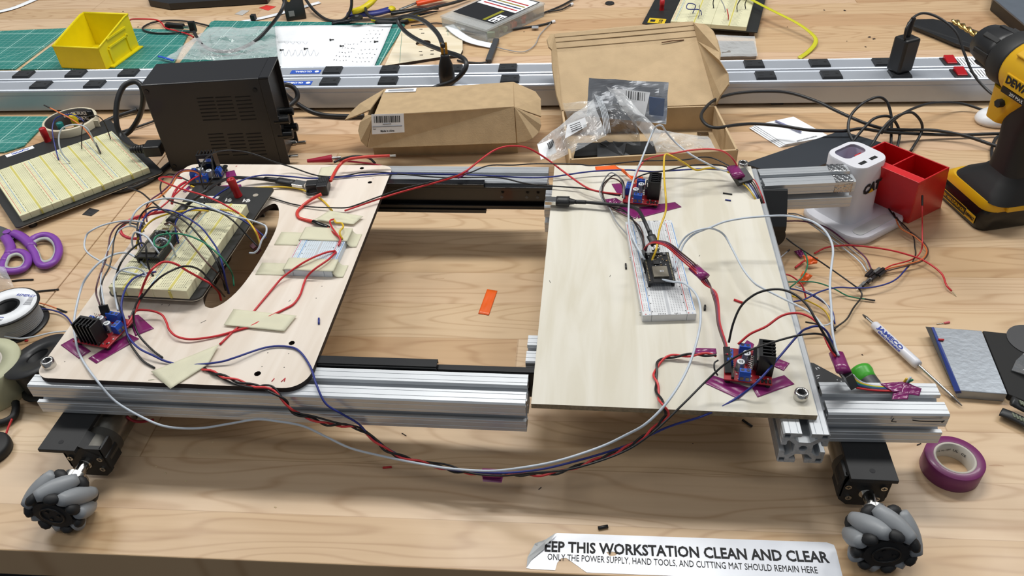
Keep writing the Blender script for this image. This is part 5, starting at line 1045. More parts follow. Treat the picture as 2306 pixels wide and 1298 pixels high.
for a, b in ((672, 321), (652, 356)):
    q = Tpi @ UP(a-12, b, fp, nr_); q.y = max(.008, min(PD-.008, q.y)); o = MB().cyl((PW-.006, q.y, q.z), (PW, q.y, q.z), .0055, n=6).build('toggle_nut', STEEL, ps)
    MB().cyl((PW, q.y, q.z), (PW+.016, q.y, q.z), .0022, .0028, 10).build('toggle_lever', STEEL, o)
# cord plug entering the left side
t = thing('power_plug', 'ribbed black cord plug pushed into the left side of the power supply', 'plug', U(368, 333, .040), ang)
MB().box(-.028, -.013, -.009, -.0005, .013, .009).build('plug_body', BLK, t, bev=.002)
mb = MB()
for i in range(5): mb.cyl((-.030-i*.0042, 0, 0), (-.0325-i*.0042, 0, 0), .0075-i*.0004, n=14)
mb.cyl((-.028, 0, 0), (-.052, 0, 0), .0052, n=12); mb.build('ribbed_sleeve', BLK, t)
t = thing('banana_lead', 'red banana plug lead lying just behind the left deck', 'test lead', U(720, 360, .012), 0); o0 = Vector(t.location)
BAN = M('crimson_plastic', '#A81535', .35)
p, q = U(692, 363, .012)-o0, U(748, 357, .012)-o0; MB().cyl(p, q, .0028, .0062, 14).build('plug_grip', BAN, t); MB().cyl(q, U(768, 355, .012)-o0, .0030, .0024, 12).build('plug_tip', STEEL, t)
MB().tube([w-o0 for w in spline([U(755, 362, .010), U(790, 364, .006), U(830, 368, .004), U(860, 374, .004)], 5)], .0016, 7).build('lead', BAN, t)
wire('test_lead', 'black test lead arcing behind the red banana plug', [(752, 366, .010), (770, 358, .012), (800, 352, .014), (830, 356, .010), (845, 368, .004)], .0020, CB, 'wire')
# ================================================================ cardboard boxes
CARDI = M('cardboard_inside', '#BEA684', .8, var=.06, vs=40, bump=.15, bs=500, spec=.2); CARDE = M('corrugated_edge', '#7E6040', .8)
bx = thing('cardboard_box', 'closed brown cardboard box with torn flaps and a white barcode label', 'box', U(980, 330, 0)); o0 = Vector(bx.location)
def rel(l): return [Vector(q)-o0 for q in l]
def pp(l): return rel(px(l))
FLb, FRb = U(838, 366, 0), U(1165, 360, 0)
dv = (FRb-FLb); bk = Vector((-dv.y, dv.x, 0)).normalized()*.088
mb = MB(); sh_ = bk*.24; base = [FLb+sh_, FRb+sh_, FRb+bk, FLb+bk]
mb.add(rel(base)+rel([q+Vector((0, 0, .072)) for q in base]), [(3, 2, 1, 0), (0, 1, 5, 4), (1, 2, 6, 5), (2, 3, 7, 6), (3, 0, 4, 7)], 0); mb.build('box_body', CARD, bx)
mb = MB(); poly3(mb, pp([(842, 259, .082), (1000, 251, .0815), (1158, 240, .082), (1156, 184, .080), (1010, 194, .079), (866, 200, .080)]), .003); mb.build('lid_top', CARD, bx, bev=.0008)
mb = MB(); q4 = pp([(842, 259, .082), (1158, 240, .082), (1163, 322, .031), (828, 334, .031)]); poly3(mb, q4, .003, up=False); lf = mb.build('lid_front', CARD, bx, bev=.0006)
ear = lambda l, n_, lab=None: poly3(MB(), pp(l), .0022, up=False).build(n_, CARD, bx, bev=.0005, label=lab)
ear([(1156, 184, .080), (1206, 206, .068), (1218, 222, .064), (1219, 262, .058), (1159, 241, .082)], 'side_flap', 'upper right flap')
ear([(1159, 241, .082), (1216, 266, .062), (1219, 282, .054), (1214, 298, .044), (1200, 312, .040), (1184, 319, .034), (1165, 322, .031)], 'side_flap', 'rounded right ear of the lid')
ear([(866, 200, .080), (832, 247, .076), (800, 261, .062), (776, 270, .050), (792, 250, .060), (810, 233, .068), (840, 215, .075)], 'side_flap', 'pointed torn left flap')
ear([(842, 259, .082), (824, 259, .076), (810, 276, .066), (806, 295, .054), (812, 318, .042), (826, 332, .032)], 'side_flap', 'rounded left ear of the lid')
Fp = [U(842, 259, .082), U(1158, 240, .082), U(828, 334, .031)]; nn_ = (Fp[1]-Fp[0]).cross(Fp[2]-Fp[0]).normalized(); nn_ = -nn_ if nn_.y > 0 else nn_
def onF(a, b): return UP(a, b, Fp[0]+nn_*.0006, nn_)-o0
lab = MB(); poly3(lab, [onF(836, 258), onF(909, 256), onF(911, 298), onF(838, 303)], .0004, up=False); lb = lab.build('barcode_label', PAPER, bx, label='white barcode label')
bar = MB(); r3 = random.Random(4); x = 842.0
while x < 901:
    w = r3.choice([.8, 1.2, 2.0, 2.8]); t0 = (x-842)/60; bar.add([onF(x, 262-t0*1.5)+nn_*.0002, onF(x+w, 262-t0*1.5)+nn_*.0002, onF(x+w+.6, 277-t0*1.5)+nn_*.0002, onF(x+.6, 277-t0*1.5)+nn_*.0002], [(0, 1, 2, 3)]); x += w+r3.choice([.8, 1.2, 1.6])
bar.build('barcode', INK, lb)
M('grey_print', '#6E7076', .7); bar = MB(); bar.tube([onF(839, 286)+nn_*.0003, onF(906, 283.5)+nn_*.0003], .0006, 4); bar.tube([onF(862, 280)+nn_*.0003, onF(881, 279)+nn_*.0003], .0006, 4); bar.build('fine_print', MATS['grey_print'], lb); fit_text('New', onF(840, 291), onF(847, 290.6), .0020, INK, lb, nn_); fit_text('Made in china', onF(857, 295.5), onF(888, 294), .0032, INK, lb, nn_, bold=.0001)
mb = MB(); poly3(mb, pp([(870, 201, .0812), (938, 198, .0808), (936, 206, .0812), (866, 208, .0815)]), .0004); lb2 = mb.build('top_label', PAPER, bx)
bm = MB(); poly3(bm, pp([(875, 202.5, .0814), (932, 200, .0812), (931, 204, .0813), (874, 206, .0815)]), .0001); bm.build('label_print', M('grey_barcode', '#8D9097', .7), lb2)
# open box
bx = thing('cardboard_box', 'open cardboard box, lid leaning back on the strips, packed with bags', 'box', U(1460, 330, 0)); o0 = Vector(bx.location)
FL, FR, BR, BL = U(1283, 360, .045), U(1663, 338, .045), U(1612, 237, .045), U(1264, 248, .045)
def wall3(a, b, h0, h1, n_, th=.0035, inn=None):
    a, b = a.copy(), b.copy(); d = (b-a).normalized(); n = Vector((-d.y, d.x, 0))*th
    mb = MB(); v = [Vector((p.x, p.y, h)) for h in (h0, h1) for p in (a, b, b+n, a+n)]
    mb.add(rel(v), [(3, 2, 1, 0), (4, 5, 6, 7), (0, 1, 5, 4), (1, 2, 6, 5), (2, 3, 7, 6), (3, 0, 4, 7)]); return mb.build(n_, CARDI, bx, bev=.0006)
wall3(FL, FR, 0, .045, 'box_wall'); wall3(FR, BR, 0, .045, 'box_wall'); wall3(BR, BL, 0, .045, 'box_wall'); wall3(BL, FL, 0, .045, 'box_wall')
mb = MB(); poly3(mb, rel([Vector((p.x, p.y, .003)) for p in (FL, FR, BR, BL)]), .003); mb.build('box_floor', CARDI, bx)
mb = MB(); poly3(mb, pp([(1264, 248, .046), (1612, 235, .046), (1570, 92, .100), (1255, 118, .100)]), .003, up=False); mb.build('lid', CARDI, bx)
mb = MB(); poly3(mb, pp([(1255, 118, .100), (1570, 92, .100), (1561, 48, .122), (1400, 60, .123), (1249, 76, .122)]), .003, up=False); fo = mb.build('lid_tuck_flap', CARDI, bx, label='ridged front tuck flap of the lid')
mb = MB()
for f_ in (.22, .55, .8):
    a_, b_ = U(1255-6*f_, 118-42*f_, .100+.022*f_), U(1570-9*f_, 92-44*f_, .100+.022*f_); mb.tube(rel([a_, b_]), .0009, 6)
mb.build('crease', M('crease_brown', '#AF9876', .85), fo)
mb = MB(); a_, b_ = U(1490, 96, .1025), U(1540, 90, .1025); mb.tube(rel([a_, (a_+b_)/2+Vector((0, 0, .001)), b_]), .0009, 6); mb.build('torn_patch', M('torn_cardboard', '#6A4A33', .9), fo)
mb = MB(); poly3(mb, pp([(1570, 92, .100), (1561, 50, .122), (1590, 56, .120), (1604, 68, .116), (1614, 90, .112), (1621, 118, .108), (1619, 135, .106), (1638, 165, .088), (1640, 190, .078), (1622, 215, .062), (1612, 235, .047)]), .0028, up=False); mb.build('lid_side_flap', CARD, bx)
mb = MB(); poly3(mb, pp([(1255, 118, .100), (1249, 76, .122), (1240, 76, .120), (1232, 88, .116), (1236, 105, .110), (1243, 112, .106), (1244, 150, .090), (1254, 215, .062), (1266, 252, .046)]), .0028, up=False); mb.build('lid_side_flap', CARD, bx)
# black foam pieces inside
r4 = random.Random(9)
fs = thing('foam_block', 'black packing foam with cut edges at the left end of the open box', 'foam', U(1380, 330, .004)); o0f = Vector(fs.location)
FOAM = M('black_foam', '#141517', .8, var=.25, vs=90)
mb = MB(); poly3(mb, [q-o0f for q in px([(1292, 352, .030), (1478, 345, .030), (1470, 318, .030), (1300, 322, .030)])], .026); mb.build('foam_slab', FOAM, fs)
for pts in ([(1345, 325, .036), (1378, 322, .044), (1400, 352, .034), (1345, 356, .033)], [(1380, 318, .040), (1410, 322, .046), (1405, 350, .034), (1385, 345, .033)], [(1350, 322, .040), (1365, 316, .044), (1420, 350, .034), (1412, 353, .033)]):
    mb = MB(); poly3(mb, [q-o0f for q in px(pts)], .003, up=False); mb.build('foam_offcut', M('dark_grey_foam', '#2B2D30', .6), fs)
def crumple(name, label, cs, zs, amp, mat, n=16, fr=28, cat='bag', group=None, th=0.0, seed=0, puff=0.0):
    q = [U(a, b, z) for (a, b), z in zip(cs, zs)]; o0 = q[0].copy()
    def fn(u, v):
        p = (q[0]*(1-u)+q[1]*u)*(1-v)+(q[3]*(1-u)+q[2]*u)*v; s_ = Vector((p.x*fr+seed, p.y*fr, p.z*fr))
        e = .35+.65*min(1, 6*min(u, 1-u, v, 1-v))
        return p-o0+(noise.noise_vector(s_)*amp+noise.noise_vector(s_*2.7)*amp*.45)*e+Vector((0, -puff*.3, puff))*math.sin(pi*u)*math.sin(pi*v)
    mb = MB().sheet(fn, n, n, th); o = mb.build(name, mat); o.location = o0
    for p_ in o.data.polygons: p_.use_smooth = False
    return tag(o, label, cat, group)
FILM = film('clear_polythene', cover=.17); FILM2 = film('milky_polythene', '#DDE0E3', .30)
AST = M('antistatic_film', '#A3A6AB', .22, .75, var=.1, vs=35, bump=.12, bs=40)
o = crumple('antistatic_bag', 'shiny silver antistatic bag with a barcode sticker, standing in the open box', [(1326, 176), (1506, 186), (1500, 280), (1322, 262)], [.100, .102, .052, .050], .0035, AST, 18, 30, th=.0006)
bag = o; ol = Vector(bag.location)
mb = MB(); poly3(mb, [q-ol for q in px([(1380, 199, .101), (1464, 208, .102), (1452, 262, .070), (1400, 250, .072)])], .0004, up=False); s1 = mb.build('barcode_sticker', PAPER, bag)
mb = MB(); r5 = random.Random(8)
for i in range(9): f_ = i*.09; a_ = (1410+i*5.2, 204+i*.7); w = r5.choice([1.2, 2.2, 3.2]); poly3(mb, [q-ol for q in px([(a_[0], a_[1], .1035), (a_[0]+w, a_[1]+.2, .1035), (a_[0]+w-1, a_[1]+19, .0935), (a_[0]-1, a_[1]+18.6, .0935)])], .0001, up=False)
mb.build('barcode', INK, s1)
mb = MB(); poly3(mb, [q-ol for q in px([(1462, 218, .098), (1497, 222, .098), (1494, 262, .068), (1462, 258, .070)])], .0004, up=False); mb.build('blue_sticker', M('slate_blue', '#6F86AE', .5), bag)
crumple('zip_bag', 'clear zip bag slumping out of the left side of the open box', [(1335, 222), (1366, 305), (1238, 366), (1208, 326)], [.085, .062, .030, .034], .006, FILM2, 18, 34, seed=3, puff=.012)
o = crumple('bag_label', 'white barcode tag on the clear bag hanging over the box left corner', [(1210, 326), (1244, 312), (1254, 343), (1218, 360)], [.040, .045, .036, .030], .0008, PAPER, 4, 10, 'label')
T_ = Matrix.Translation(Vector((0, 0, .0004)))
mb = MB()
for i in range(7): q = U(1233+i*1.9, 323-i*1.3, .0455)-Vector(o.location); q2 = U(1237+i*1.9, 336-i*1.3, .0415)-Vector(o.location); mb.tube([q, q2], .0005 if i % 2 else .0009, 4)
mb.build('barcode', INK, o)
o = crumple('bag_label', 'crumpled white printed slip inside the slumping zip bag', [(1278, 280), (1318, 264), (1322, 284), (1272, 312)], [.075, .078, .068, .062], .0012, PAPER, 5, 14, 'label', seed=5)
mb = MB(); 
for i in range(5): a_ = U(1283+i*1.5, 284+i*4, .0765-i*.003)-Vector(o.location); b_ = U(1306+i*1.5, 275+i*4, .0775-i*.003)-Vector(o.location); mb.tube([a_, b_], .0005, 4)
mb.build('printed_lines', INK, o)
mb = MB()
for k in range(5): mb.tube(spline([U(1342+k*3.2-3, 213+k*1, .090), U(1355+k*3.2, 255, .080), U(1362+k*3.2, 303-k*1, .064)], 5), .0006, 5)
tag(mb.build('zip_seal', film('milky_zip_ridges', '#D5DBE2', .45), origin=U(1350, 250, .08)), 'ribbed milky zip seal across the top of the slumping zip bag', 'bag seal')
crumple('plastic_bag', 'smoky crumpled bag of black parts in the middle of the open box', [(1352, 232), (1425, 240), (1445, 328), (1340, 318)], [.080, .082, .045, .045], .009, film('smoky_polythene', '#6E7073', .35), 18, 40, seed=9, puff=.018)
crumple('plastic_bag', 'long twisted strip of clear film falling from the silver bag to the box front', [(1365, 194), (1400, 205), (1490, 300), (1470, 330)], [.106, .106, .070, .056], .005, FILM2, 16, 30, seed=12, puff=.006)
crumple('plastic_bag', 'clear film lying over the box floor towards its right front corner', [(1462, 290), (1595, 308), (1612, 338), (1480, 345)], [.060, .040, .046, .050], .006, FILM, 18, 34, seed=15, puff=.006)
crumple('plastic_bag', 'flattened clear film showing through left of the silver bag', [(1268, 232), (1335, 228), (1330, 262), (1278, 268)], [.075, .080, .062, .055], .004, FILM, 10, 34, seed=18)
p = U(1583, 302, .008); tag(MB().box(-.009, -.006, 0, .009, .006, .005, 0).build('metal_clip', M('crinkled_foil', '#B9B9B9', .15, 1.0, bump=.8, bs=250), origin=None), 'small shiny metal clip on the floor of the open box', 'clip').location = (p.x, p.y, .0035)
# ================================================================ far side of the bench
def mat_grid(name):
    mt = bpy.data.materials.new(name); mt.use_nodes = True; nt = mt.node_tree; N = nt.nodes; L = nt.links; b = N['Principled BSDF']; b.inputs['Roughness'].default_value = .5
    tc = N.new('ShaderNodeTexCoord'); sp = N.new('ShaderNodeSeparateXYZ'); L.new(tc.outputs['Object'], sp.inputs[0])
    def m(op, a, c=None, d=None):
        n = N.new('ShaderNodeMath'); n.operation = op
        for i, v in enumerate((a, c, d)):
            if v is None: continue
            if isinstance(v, (int, float)): n.inputs[i].default_value = v
            else: L.new(v, n.inputs[i])
        return n.outputs[0]
    def lines(s, pitch, w): return m('LESS_THAN', m('ABSOLUTE', m('SUBTRACT', m('FRACT', m('DIVIDE', s, pitch)), .5)), w)
    fine = m('MAXIMUM', lines(sp.outputs[0], .0127, .035), lines(sp.outputs[1], .0127, .035)); big = m('MAXIMUM', lines(sp.outputs[0], .0762, .011), lines(sp.outputs[1], .0762, .011))
    d1 = m('LESS_THAN', m('ABSOLUTE', m('SUBTRACT', sp.outputs[0], sp.outputs[1])), .0008)
    f = m('MAXIMUM', m('MAXIMUM', m('MULTIPLY', fine, .28), m('MULTIPLY', big, .75)), m('MULTIPLY', d1, .7))
    nz = N.new('ShaderNodeTexNoise'); nz.inputs['Scale'].default_value = 14; L.new(tc.outputs['Object'], nz.inputs['Vector'])
    rp = N.new('ShaderNodeValToRGB'); rp.color_ramp.elements[0].color = lin('#1F6F68'); rp.color_ramp.elements[1].color = lin('#2E857C'); L.new(nz.outputs['Fac'], rp.inputs['Fac'])
    mx = N.new('ShaderNodeMix'); mx.data_type = 'RGBA'; L.new(f, mx.inputs[0]); L.new(rp.outputs[0], mx.inputs[6]); mx.inputs[7].default_value = lin('#B9DCD3'); L.new(mx.outputs[2], b.inputs['Base Color'])
    return mt
MAT = mat_grid('green_cutting_mat')
def cmat(label, cs, z0=0.0, th=.003):
    P_ = [U(a, b, z0+th) for a, b in cs]; o0 = Vector((P_[0].x, P_[0].y, z0)); o = poly3(MB(), [q-o0 for q in P_], th).build('cutting_mat', MAT, bev=.0006); o.location = o0; o.rotation_euler.z = 0
    return tag(o, label, 'cutting mat', 'green cutting mats')
cmat('green cutting mat at the far left edge of the photo, behind the strips', [(-90, 157), (-60, 72), (151, 63), (152, 67), (34, 155)])
cmat('green cutting mat under the yellow bin', [(45, 156), (165, 66), (300, 64), (428, 67), (390, 146), (360, 153)])
cmat('green cutting mat under the clear bag and the white paper', [(398, 150), (475, 49), (483, 46), (905, 52), (912, 55), (852, 150)])
cmat('green cutting mat at the left edge in front of the strips', [(-80, 345), (-70, 262), (108, 262), (97, 282), (53, 328), (8, 342)])
# yellow bin
A1, B1 = U(125, 158, .0035), U(245, 155, .0035); ya = math.atan2(B1.y-A1.y, B1.x-A1.x)
ya -= .16; A1 = U(118, 105, .049)-Vector((0, 0, .0455)); 
yb = thing('parts_bin', 'yellow open-front plastic parts bin on the cutting mat', 'bin', A1, ya)
YB = M('yellow_bin_plastic', '#E6D412', .35, var=.03); w = (B1-A1).length; dd = .118; t_ = .0022; hf, hb = .046, .070
mb = MB(); mb.box(0, 0, 0, w, dd, t_)
def side(x):
    return [(x, 0, 0), (x, 0, hf), (x, .012, hf+.003), (x, dd-.012, hb), (x, dd, hb), (x, dd, 0)]
for x in (0, w-t_):
    s_ = side(x); s2 = side(x+t_); n = len(s_); mb.add(s_+s2, [tuple(range(n)), tuple(range(2*n-1, n-1, -1))]+[(i, n+i, n+(i+1) % n, (i+1) % n) for i in range(n)])
mb.box(t_, 0, 0, w-t_, t_, hf); mb.box(t_, dd-t_, 0, w-t_, dd, hb); yo = mb.build('bin_shell', YB, yb, bev=.0006)
mb = MB(); mb.tube([(0, 0, hf), (w, 0, hf)], .0020, 6); mb.tube([(0, dd, hb), (w, dd, hb)], .0024, 6)
for x in (0, w): mb.tube([(x, 0, hf), (x, .012, hf+.003), (x, dd-.012, hb), (x, dd, hb)], .0018, 6)
mb.build('rolled_rim', YB, yb)
mb = MB(); mb.box(w, .012, 0, w+.010, dd, .003); mb.build('base_ledge', YB, yb, bev=.0005)
for k, (ya_, yb_, za, zb) in enumerate(((.030, .095, .050, .054), (.028, .095, .034, .038), (.024, .030, .008, .034), (.086, .092, .008, .040))): MB().box(w, ya_, za, w+.003, yb_, zb).build('side_rib', YB, yb, bev=.0004)
# white paper
P_ = [U(a, b, .0042) for a, b in ((619, 60), (884, 56), (843, 152), (628, 153))]; o0 = P_[0].copy(); q = [x-o0 for x in P_]
pp_ = MB().sheet(lambda u, v: (q[0]*(1-u)+q[1]*u)*(1-v)+(q[3]*(1-u)+q[2]*u)*v+Vector((0, 0, .0006+.0012*math.sin(u*5+v*3)**2)), 16, 16, .0002).build('paper_sheet', PAPER); pp_.location = o0; tag(pp_, 'white paper sheet with rows of small marks and scribbles on the cutting mat', 'paper')
mk = MB(); r6 = random.Random(2)
def dot(a, b, w_=2.2, tl=0):
    p_ = U(a, b, .0064)-o0; e = U(a+w_, b-tl, .0064)-o0; mk.tube([p_, e], .0005, 4)
for (cx, cy, nx, ny, dx, dy) in ((830, 68, 4, 4, 10, 9), (775, 100, 5, 5, 7, 9), (812, 112, 5, 4, 9, 9)):
    for i in range(nx):
        for j in range(ny): dot(cx+i*dx-j*6+r6.uniform(-1, 1), cy+j*dy+r6.uniform(-1, 1), r6.uniform(1.5, 3), r6.uniform(-1, 2))
o = mk.build('ink_marks', M('grey_ink', '#5D5F66', .8), pp_); o['kind'] = 'stuff'
mk = MB()
for k in range(6): mk.tube([q_-o0 for q_ in spline([U(632+k*14, 120+r6.uniform(-4, 4), .0064), U(637+k*14, 112, .0064), U(642+k*14, 126, .0064), U(648+k*14, 118, .0064)], 4)], .0003, 4)
for k in range(4): mk.tube([q_-o0 for q_ in spline([U(640+k*14, 94, .0064), U(646+k*14, 99, .0064), U(650+k*14, 94, .0064)], 4)], .0003, 4)
o = mk.build('pencil_scribble', M('pencil_grey', '#BFC3CA', .8), pp_); o['kind'] = 'stuff'
for lb, a, b in (('small black screw near the top of the paper', 742, 90), ('small black screw lying lower on the paper', 765, 104), ('black screw at the left edge of the paper', 629, 113), ('tiny black screw left of the scribbles on the paper', 684, 110), ('tiny black screw near the right dots', 842, 94)):
    c_ = U(a, b, .0075); mb = MB(); mb.cyl((0, 0, 0), (.003, .001, 0), .0022, n=8); mb.cyl((.003, .001, 0), (.009, .002, 0), .0010, n=6); tag(mb.build('screw', BLKM, origin=None), lb, 'screw', 'small black screws').location = c_
crumple('plastic_bag', 'crumpled clear plastic bag lying on the cutting mats behind the power supply', [(468, 62), (622, 62), (632, 140), (372, 133)], [.024, .020, .010, .010], .010, FILM, 22, 26, seed=21, puff=.016)
mb = MB(); mb.tube(spline([U(357, 127, .010), U(366, 129, .010), U(376, 132, .010), U(390, 136, .010)], 4), .0028, 7, flat=.6); tag(mb.build('blue_tie', M('blue_plastic', '#1E54C4', .4), origin=U(360, 128, .01)), 'bright blue tie at the tip of the crumpled clear bag', 'tie')
# laser-cut plywood part
LW = ply('thin_plywood', '#D9CCB0', '#E6DCC6', 'X'); zt = .006
out_ = [tuple(U(a, b, zt)[:2]) for a, b in ((866, 148), (905, 66), (1022, 59), (1034, 60), (1041, 70), (1042, 112), (1036, 124), (1000, 127))]
hole_ = circ(U(953, 97, zt), .0155, 22); sl = []
for a, b in ((948, 66), (952, 75), (1007, 60), (1008, 70), (947, 116), (949, 124), (973, 114), (973, 122)):
    c_ = U(a, b, zt); sl.append([(c_.x-.0035, c_.y-.0018), (c_.x+.0035, c_.y-.0018), (c_.x+.0035, c_.y+.0018), (c_.x-.0035, c_.y+.0018)])
lw = MB().prism([out_, hole_]+sl, 0, zt, 0, 1).build('laser_cut_board', [LW, BURN]); tag(lw, 'laser-cut plywood plate with a round hole beyond the strips', 'wooden plate')
for a, b in (((900, 141), (905, 75)), ((1009, 80), (1008, 60))): MB().tube([U(a[0], a[1], zt), U(b[0], b[1], zt)], .0005, 4).build('drawn_line', M('green_line', '#4E8C7C', .6), lw)
# organiser box
q = [U(a, b, .030) for a, b in ((1005, 30), (1095, 66), (1225, 6))]; ex = (q[2]-q[1]); ax_ = math.atan2(ex.y, ex.x); Lx = ex.length; ey = (q[0]-q[1]).length
ob = thing('organiser_box', 'clear plastic organiser box of orange and green parts with a printed card on its lid', 'box', (q[1].x, q[1].y, 0), ax_); ob.scale = (1, 1, .74)
CLR = film('clear_box_plastic', '#D8DAD8', .10, .15)
for a in ((0, 0, .001, Lx, .002, .034), (0, ey-.002, .001, Lx, ey, .034), (0, 0, .001, .002, ey, .034), (Lx-.002, 0, .001, Lx, ey, .034), (0, 0, 0, Lx, ey, .001)): MB().box(*a).build('box_wall', CLR, ob)
MB().box(-.002, -.002, .034, Lx+.002, ey+.002, .040).build('box_lid', CLR, ob, bev=.001)
for k in range(1, 5): MB().box(Lx*k/5, .002, .001, Lx*k/5+.001, ey-.002, .030).build('divider', CLR, ob)
cd_ = MB().box(.030, .008, .0402, Lx-.004, ey-.006, .0408).build('printed_card', M('black_card', '#1A1B1D', .35), ob)
MB().box(Lx*.55, .010, .0408, Lx-.008, ey-.010, .0410).build('card_panel', PAPER, cd_); MB().box(.034, .036, .0408, Lx*.52, .044, .0410).build('card_band', M('olive_panel', '#8E8B22', .5), cd_); MB().box(.036, .010, .0408, .075, .030, .0410).build('card_panel', PAPER, cd_)
for k in range(4): MB().box(.038+(k % 2)*.018, .012+(k//2)*.009, .0410, .050+(k % 2)*.018, .016+(k//2)*.009, .0411).build('card_print', INK, cd_)
for k, c_ in enumerate(('#B02626', '#2A3B55', '#8A7A1E', '#B02626')): MB().box(Lx*.60+k*.012, .015, .0410, Lx*.60+k*.012+.005, ey-.02, .0411).build('card_picture', M('card_colour_%s' % 'abcd'[k], c_, .5), cd_)
for k, (fx, c_) in enumerate(((.52, '#E0521C'), (.56, '#E0521C'), (.70, '#E5481C'), (.76, '#E0521C'), (.36, '#9DB79A'), (.30, '#A7C0A2'), (.15, '#B9BDB6'))):
    tag(MB().box(-.008, -.005, 0, .008, .005, .010).build('small_connector', M('connector_plastic_%d' % (k % 2+2*(k > 3)), c_, .4)), ['orange connector in the middle cell of the organiser', 'second orange connector in the middle cell of the organiser', 'orange connector in the right cell of the organiser', 'second orange connector in the right cell of the organiser', 'pale green part inside the organiser', 'greenish part beside the pale green one in the organiser', 'grey part in the left cell of the organiser'][k], 'connector', 'parts inside the organiser').matrix_world = frame_of((q[1].x, q[1].y, .002), ax_) @ frame_of((Lx*fx, .014+.01*(k % 2), 0), .4*k)
# pliers and stripper
GY, GB_ = M('yellow_grip', '#D8C51A', .4), M('blue_grip', '#27307C', .4); TOOL = M('black_tool_steel', '#2B2D30', .35, .7)
def grip(t, pts, r, mat, name='handle_grip', flat=.6, k=5): o0_ = Vector(t.location); return MB().tube([q_-o0_ for q_ in spline(px(pts), k)], r, 9, flat=flat).build(name, mat, t)
t = thing('wire_stripper', 'blue and yellow handled wire stripper beyond the power strips', 'pliers', U(803, 42, .010))
grip(t, [(797, 26, .020), (815, 20, .026), (835, 6, .034), (850, -12, .036)], .0110, GY); grip(t, [(783, 34, .012), (808, 32, .014), (845, 30, .014), (876, 22, .014)], .0100, GB_)
grip(t, [(875, 24, .014), (884, 18, .015)], .0095, GY, 'grip_end'); grip(t, [(838, 44, .008), (870, 45, .008), (912, 43, .008), (945, 40, .008)], .0075, GY); grip(t, [(846, 50, .006), (880, 50, .006), (920, 47, .006)], .0065, BLKM)
grip(t, [(800, 42, .012), (785, 46, .010), (760, 50, .006), (748, 53, .004)], .0075, TOOL, 'jaw', .5)
c_ = U(804, 42, .020)-Vector(t.location); MB().cyl(c_, c_+Vector((0, 0, .004)), .013, n=20).build('pivot_disc', TOOL, t); MB().cyl(c_+Vector((0, 0, .004)), c_+Vector((0, 0, .006)), .005, n=14).build('pivot_screw', STEEL, t)
t = thing('long_nose_pliers', 'dark steel long-nose pliers pointing right, beyond the looped cord', 'pliers', U(900, 32, .010))
grip(t, [(880, 30, .010), (915, 25, .010), (950, 20, .008), (988, 20, .005)], lambda u: .0085*(1-.7*u), TOOL, 'jaw', .6); grip(t, [(905, 38, .008), (945, 33, .007), (985, 25, .005)], lambda u: .0065*(1-.7*u), TOOL, 'jaw', .6)
t = thing('orange_cutter', 'orange and black handled tool at the top edge beyond the pliers', 'tool', U(955, 6, .010)); grip(t, [(938, 8, .010), (960, 3, .012), (1000, -6, .012)], .009, M('orange_plastic', '#DB4A14', .4)); grip(t, [(900, 22, .006), (925, 12, .008), (950, 2, .008)], .004, M('grey_steel', '#8B8B88', .35, .8), 'blade'); grip(t, [(965, -4, .016), (1005, -9, .016)], .009, BLKM)
# adapter, laptop edge, strips of paper
t = thing('power_adapter', 'black power adapter block standing at the top edge behind the paper', 'adapter', U(668, 42, 0), R(20)); MB().box(-.022, -.010, 0, .022, .025, .062).build('adapter_body', BLK, t, bev=.002); MB().box(-.014, -.0104, .010, -.002, -.0100, .022).build('rating_label', M('grey_label', '#8C8C8C', .6), t); MB().cyl((-.008, -.0100, .046), (-.008, -.0115, .046), .0035, n=12).build('brass_socket', GOLD, t)
mb = MB(); P_ = px([(334, 0, .016), (380, 8, .016), (600, -6, .016), (640, -60, .016), (330, -50, .016)]); poly3(mb, P_, .014); o = mb.build('laptop', M('dark_laptop_shell', '#1B1C1F', .35), None, origin=None); tag(o, 'dark laptop whose near edge just enters the top of the photo at left', 'laptop')
def ribbon(name, label, pts, r, mat, cat, group=None, flat=.06): return tag(MB().tube(spline(px(pts), 6), r, 8, flat=flat).build(name, mat, origin=U(*pts[0])), label, cat, group)
ribbon('paper_strip', 'white paper strip crossing the top left corner of the bench', [(-20, 30, .003), (30, 18, .002), (80, -2, .002)], .010, PAPER, 'paper strip'); ribbon('paper_strip', 'white paper strip running from the green mat up behind the adapter', [(540, 50, .002), (600, 38, .002), (660, 22, .002), (720, 5, .002)], .008, PAPER, 'paper strip'); ribbon('paper_strip', 'curved white paper ribbon on the laser-cut plate', [(1012, 57, .010), (1030, 74, .010), (1062, 92, .006), (1112, 104, .003)], .011, PAPER, 'paper strip')
ribbon('yellow_strap', 'flat yellow plastic strap curving down to the power strips at right', [(1640, -30, .03), (1690, -2, .030), (1740, 24, .028), (1795, 52, .022), (1830, 78, .014), (1837, 95, .008), (1822, 115, .004), (1800, 131, .003)], .0045, M('yellow_strap_plastic', '#C6C32A', .35), 'strap', None, .25)
tape('tape_scrap', 'red tape scrap on the bench at the top edge', [(583, 18), (600, 12), (622, 15), (604, 24)], .0002, M('red_tape', '#D53A33', .4), group='tape scraps on the table'); tape('tape_scrap', 'grey paper scrap left of the red scrap', [(528, 32), (545, 23), (562, 24), (546, 35)], .0002, M('grey_scrap', '#B5B2AE', .6), group='tape scraps on the table')
tag(MB().box(-.005, -.006, 0, .005, .006, .012).build('black_clip', BLKM), 'small black clip on the white strip behind the green mat', 'clip').location = U(572, 45, .002)
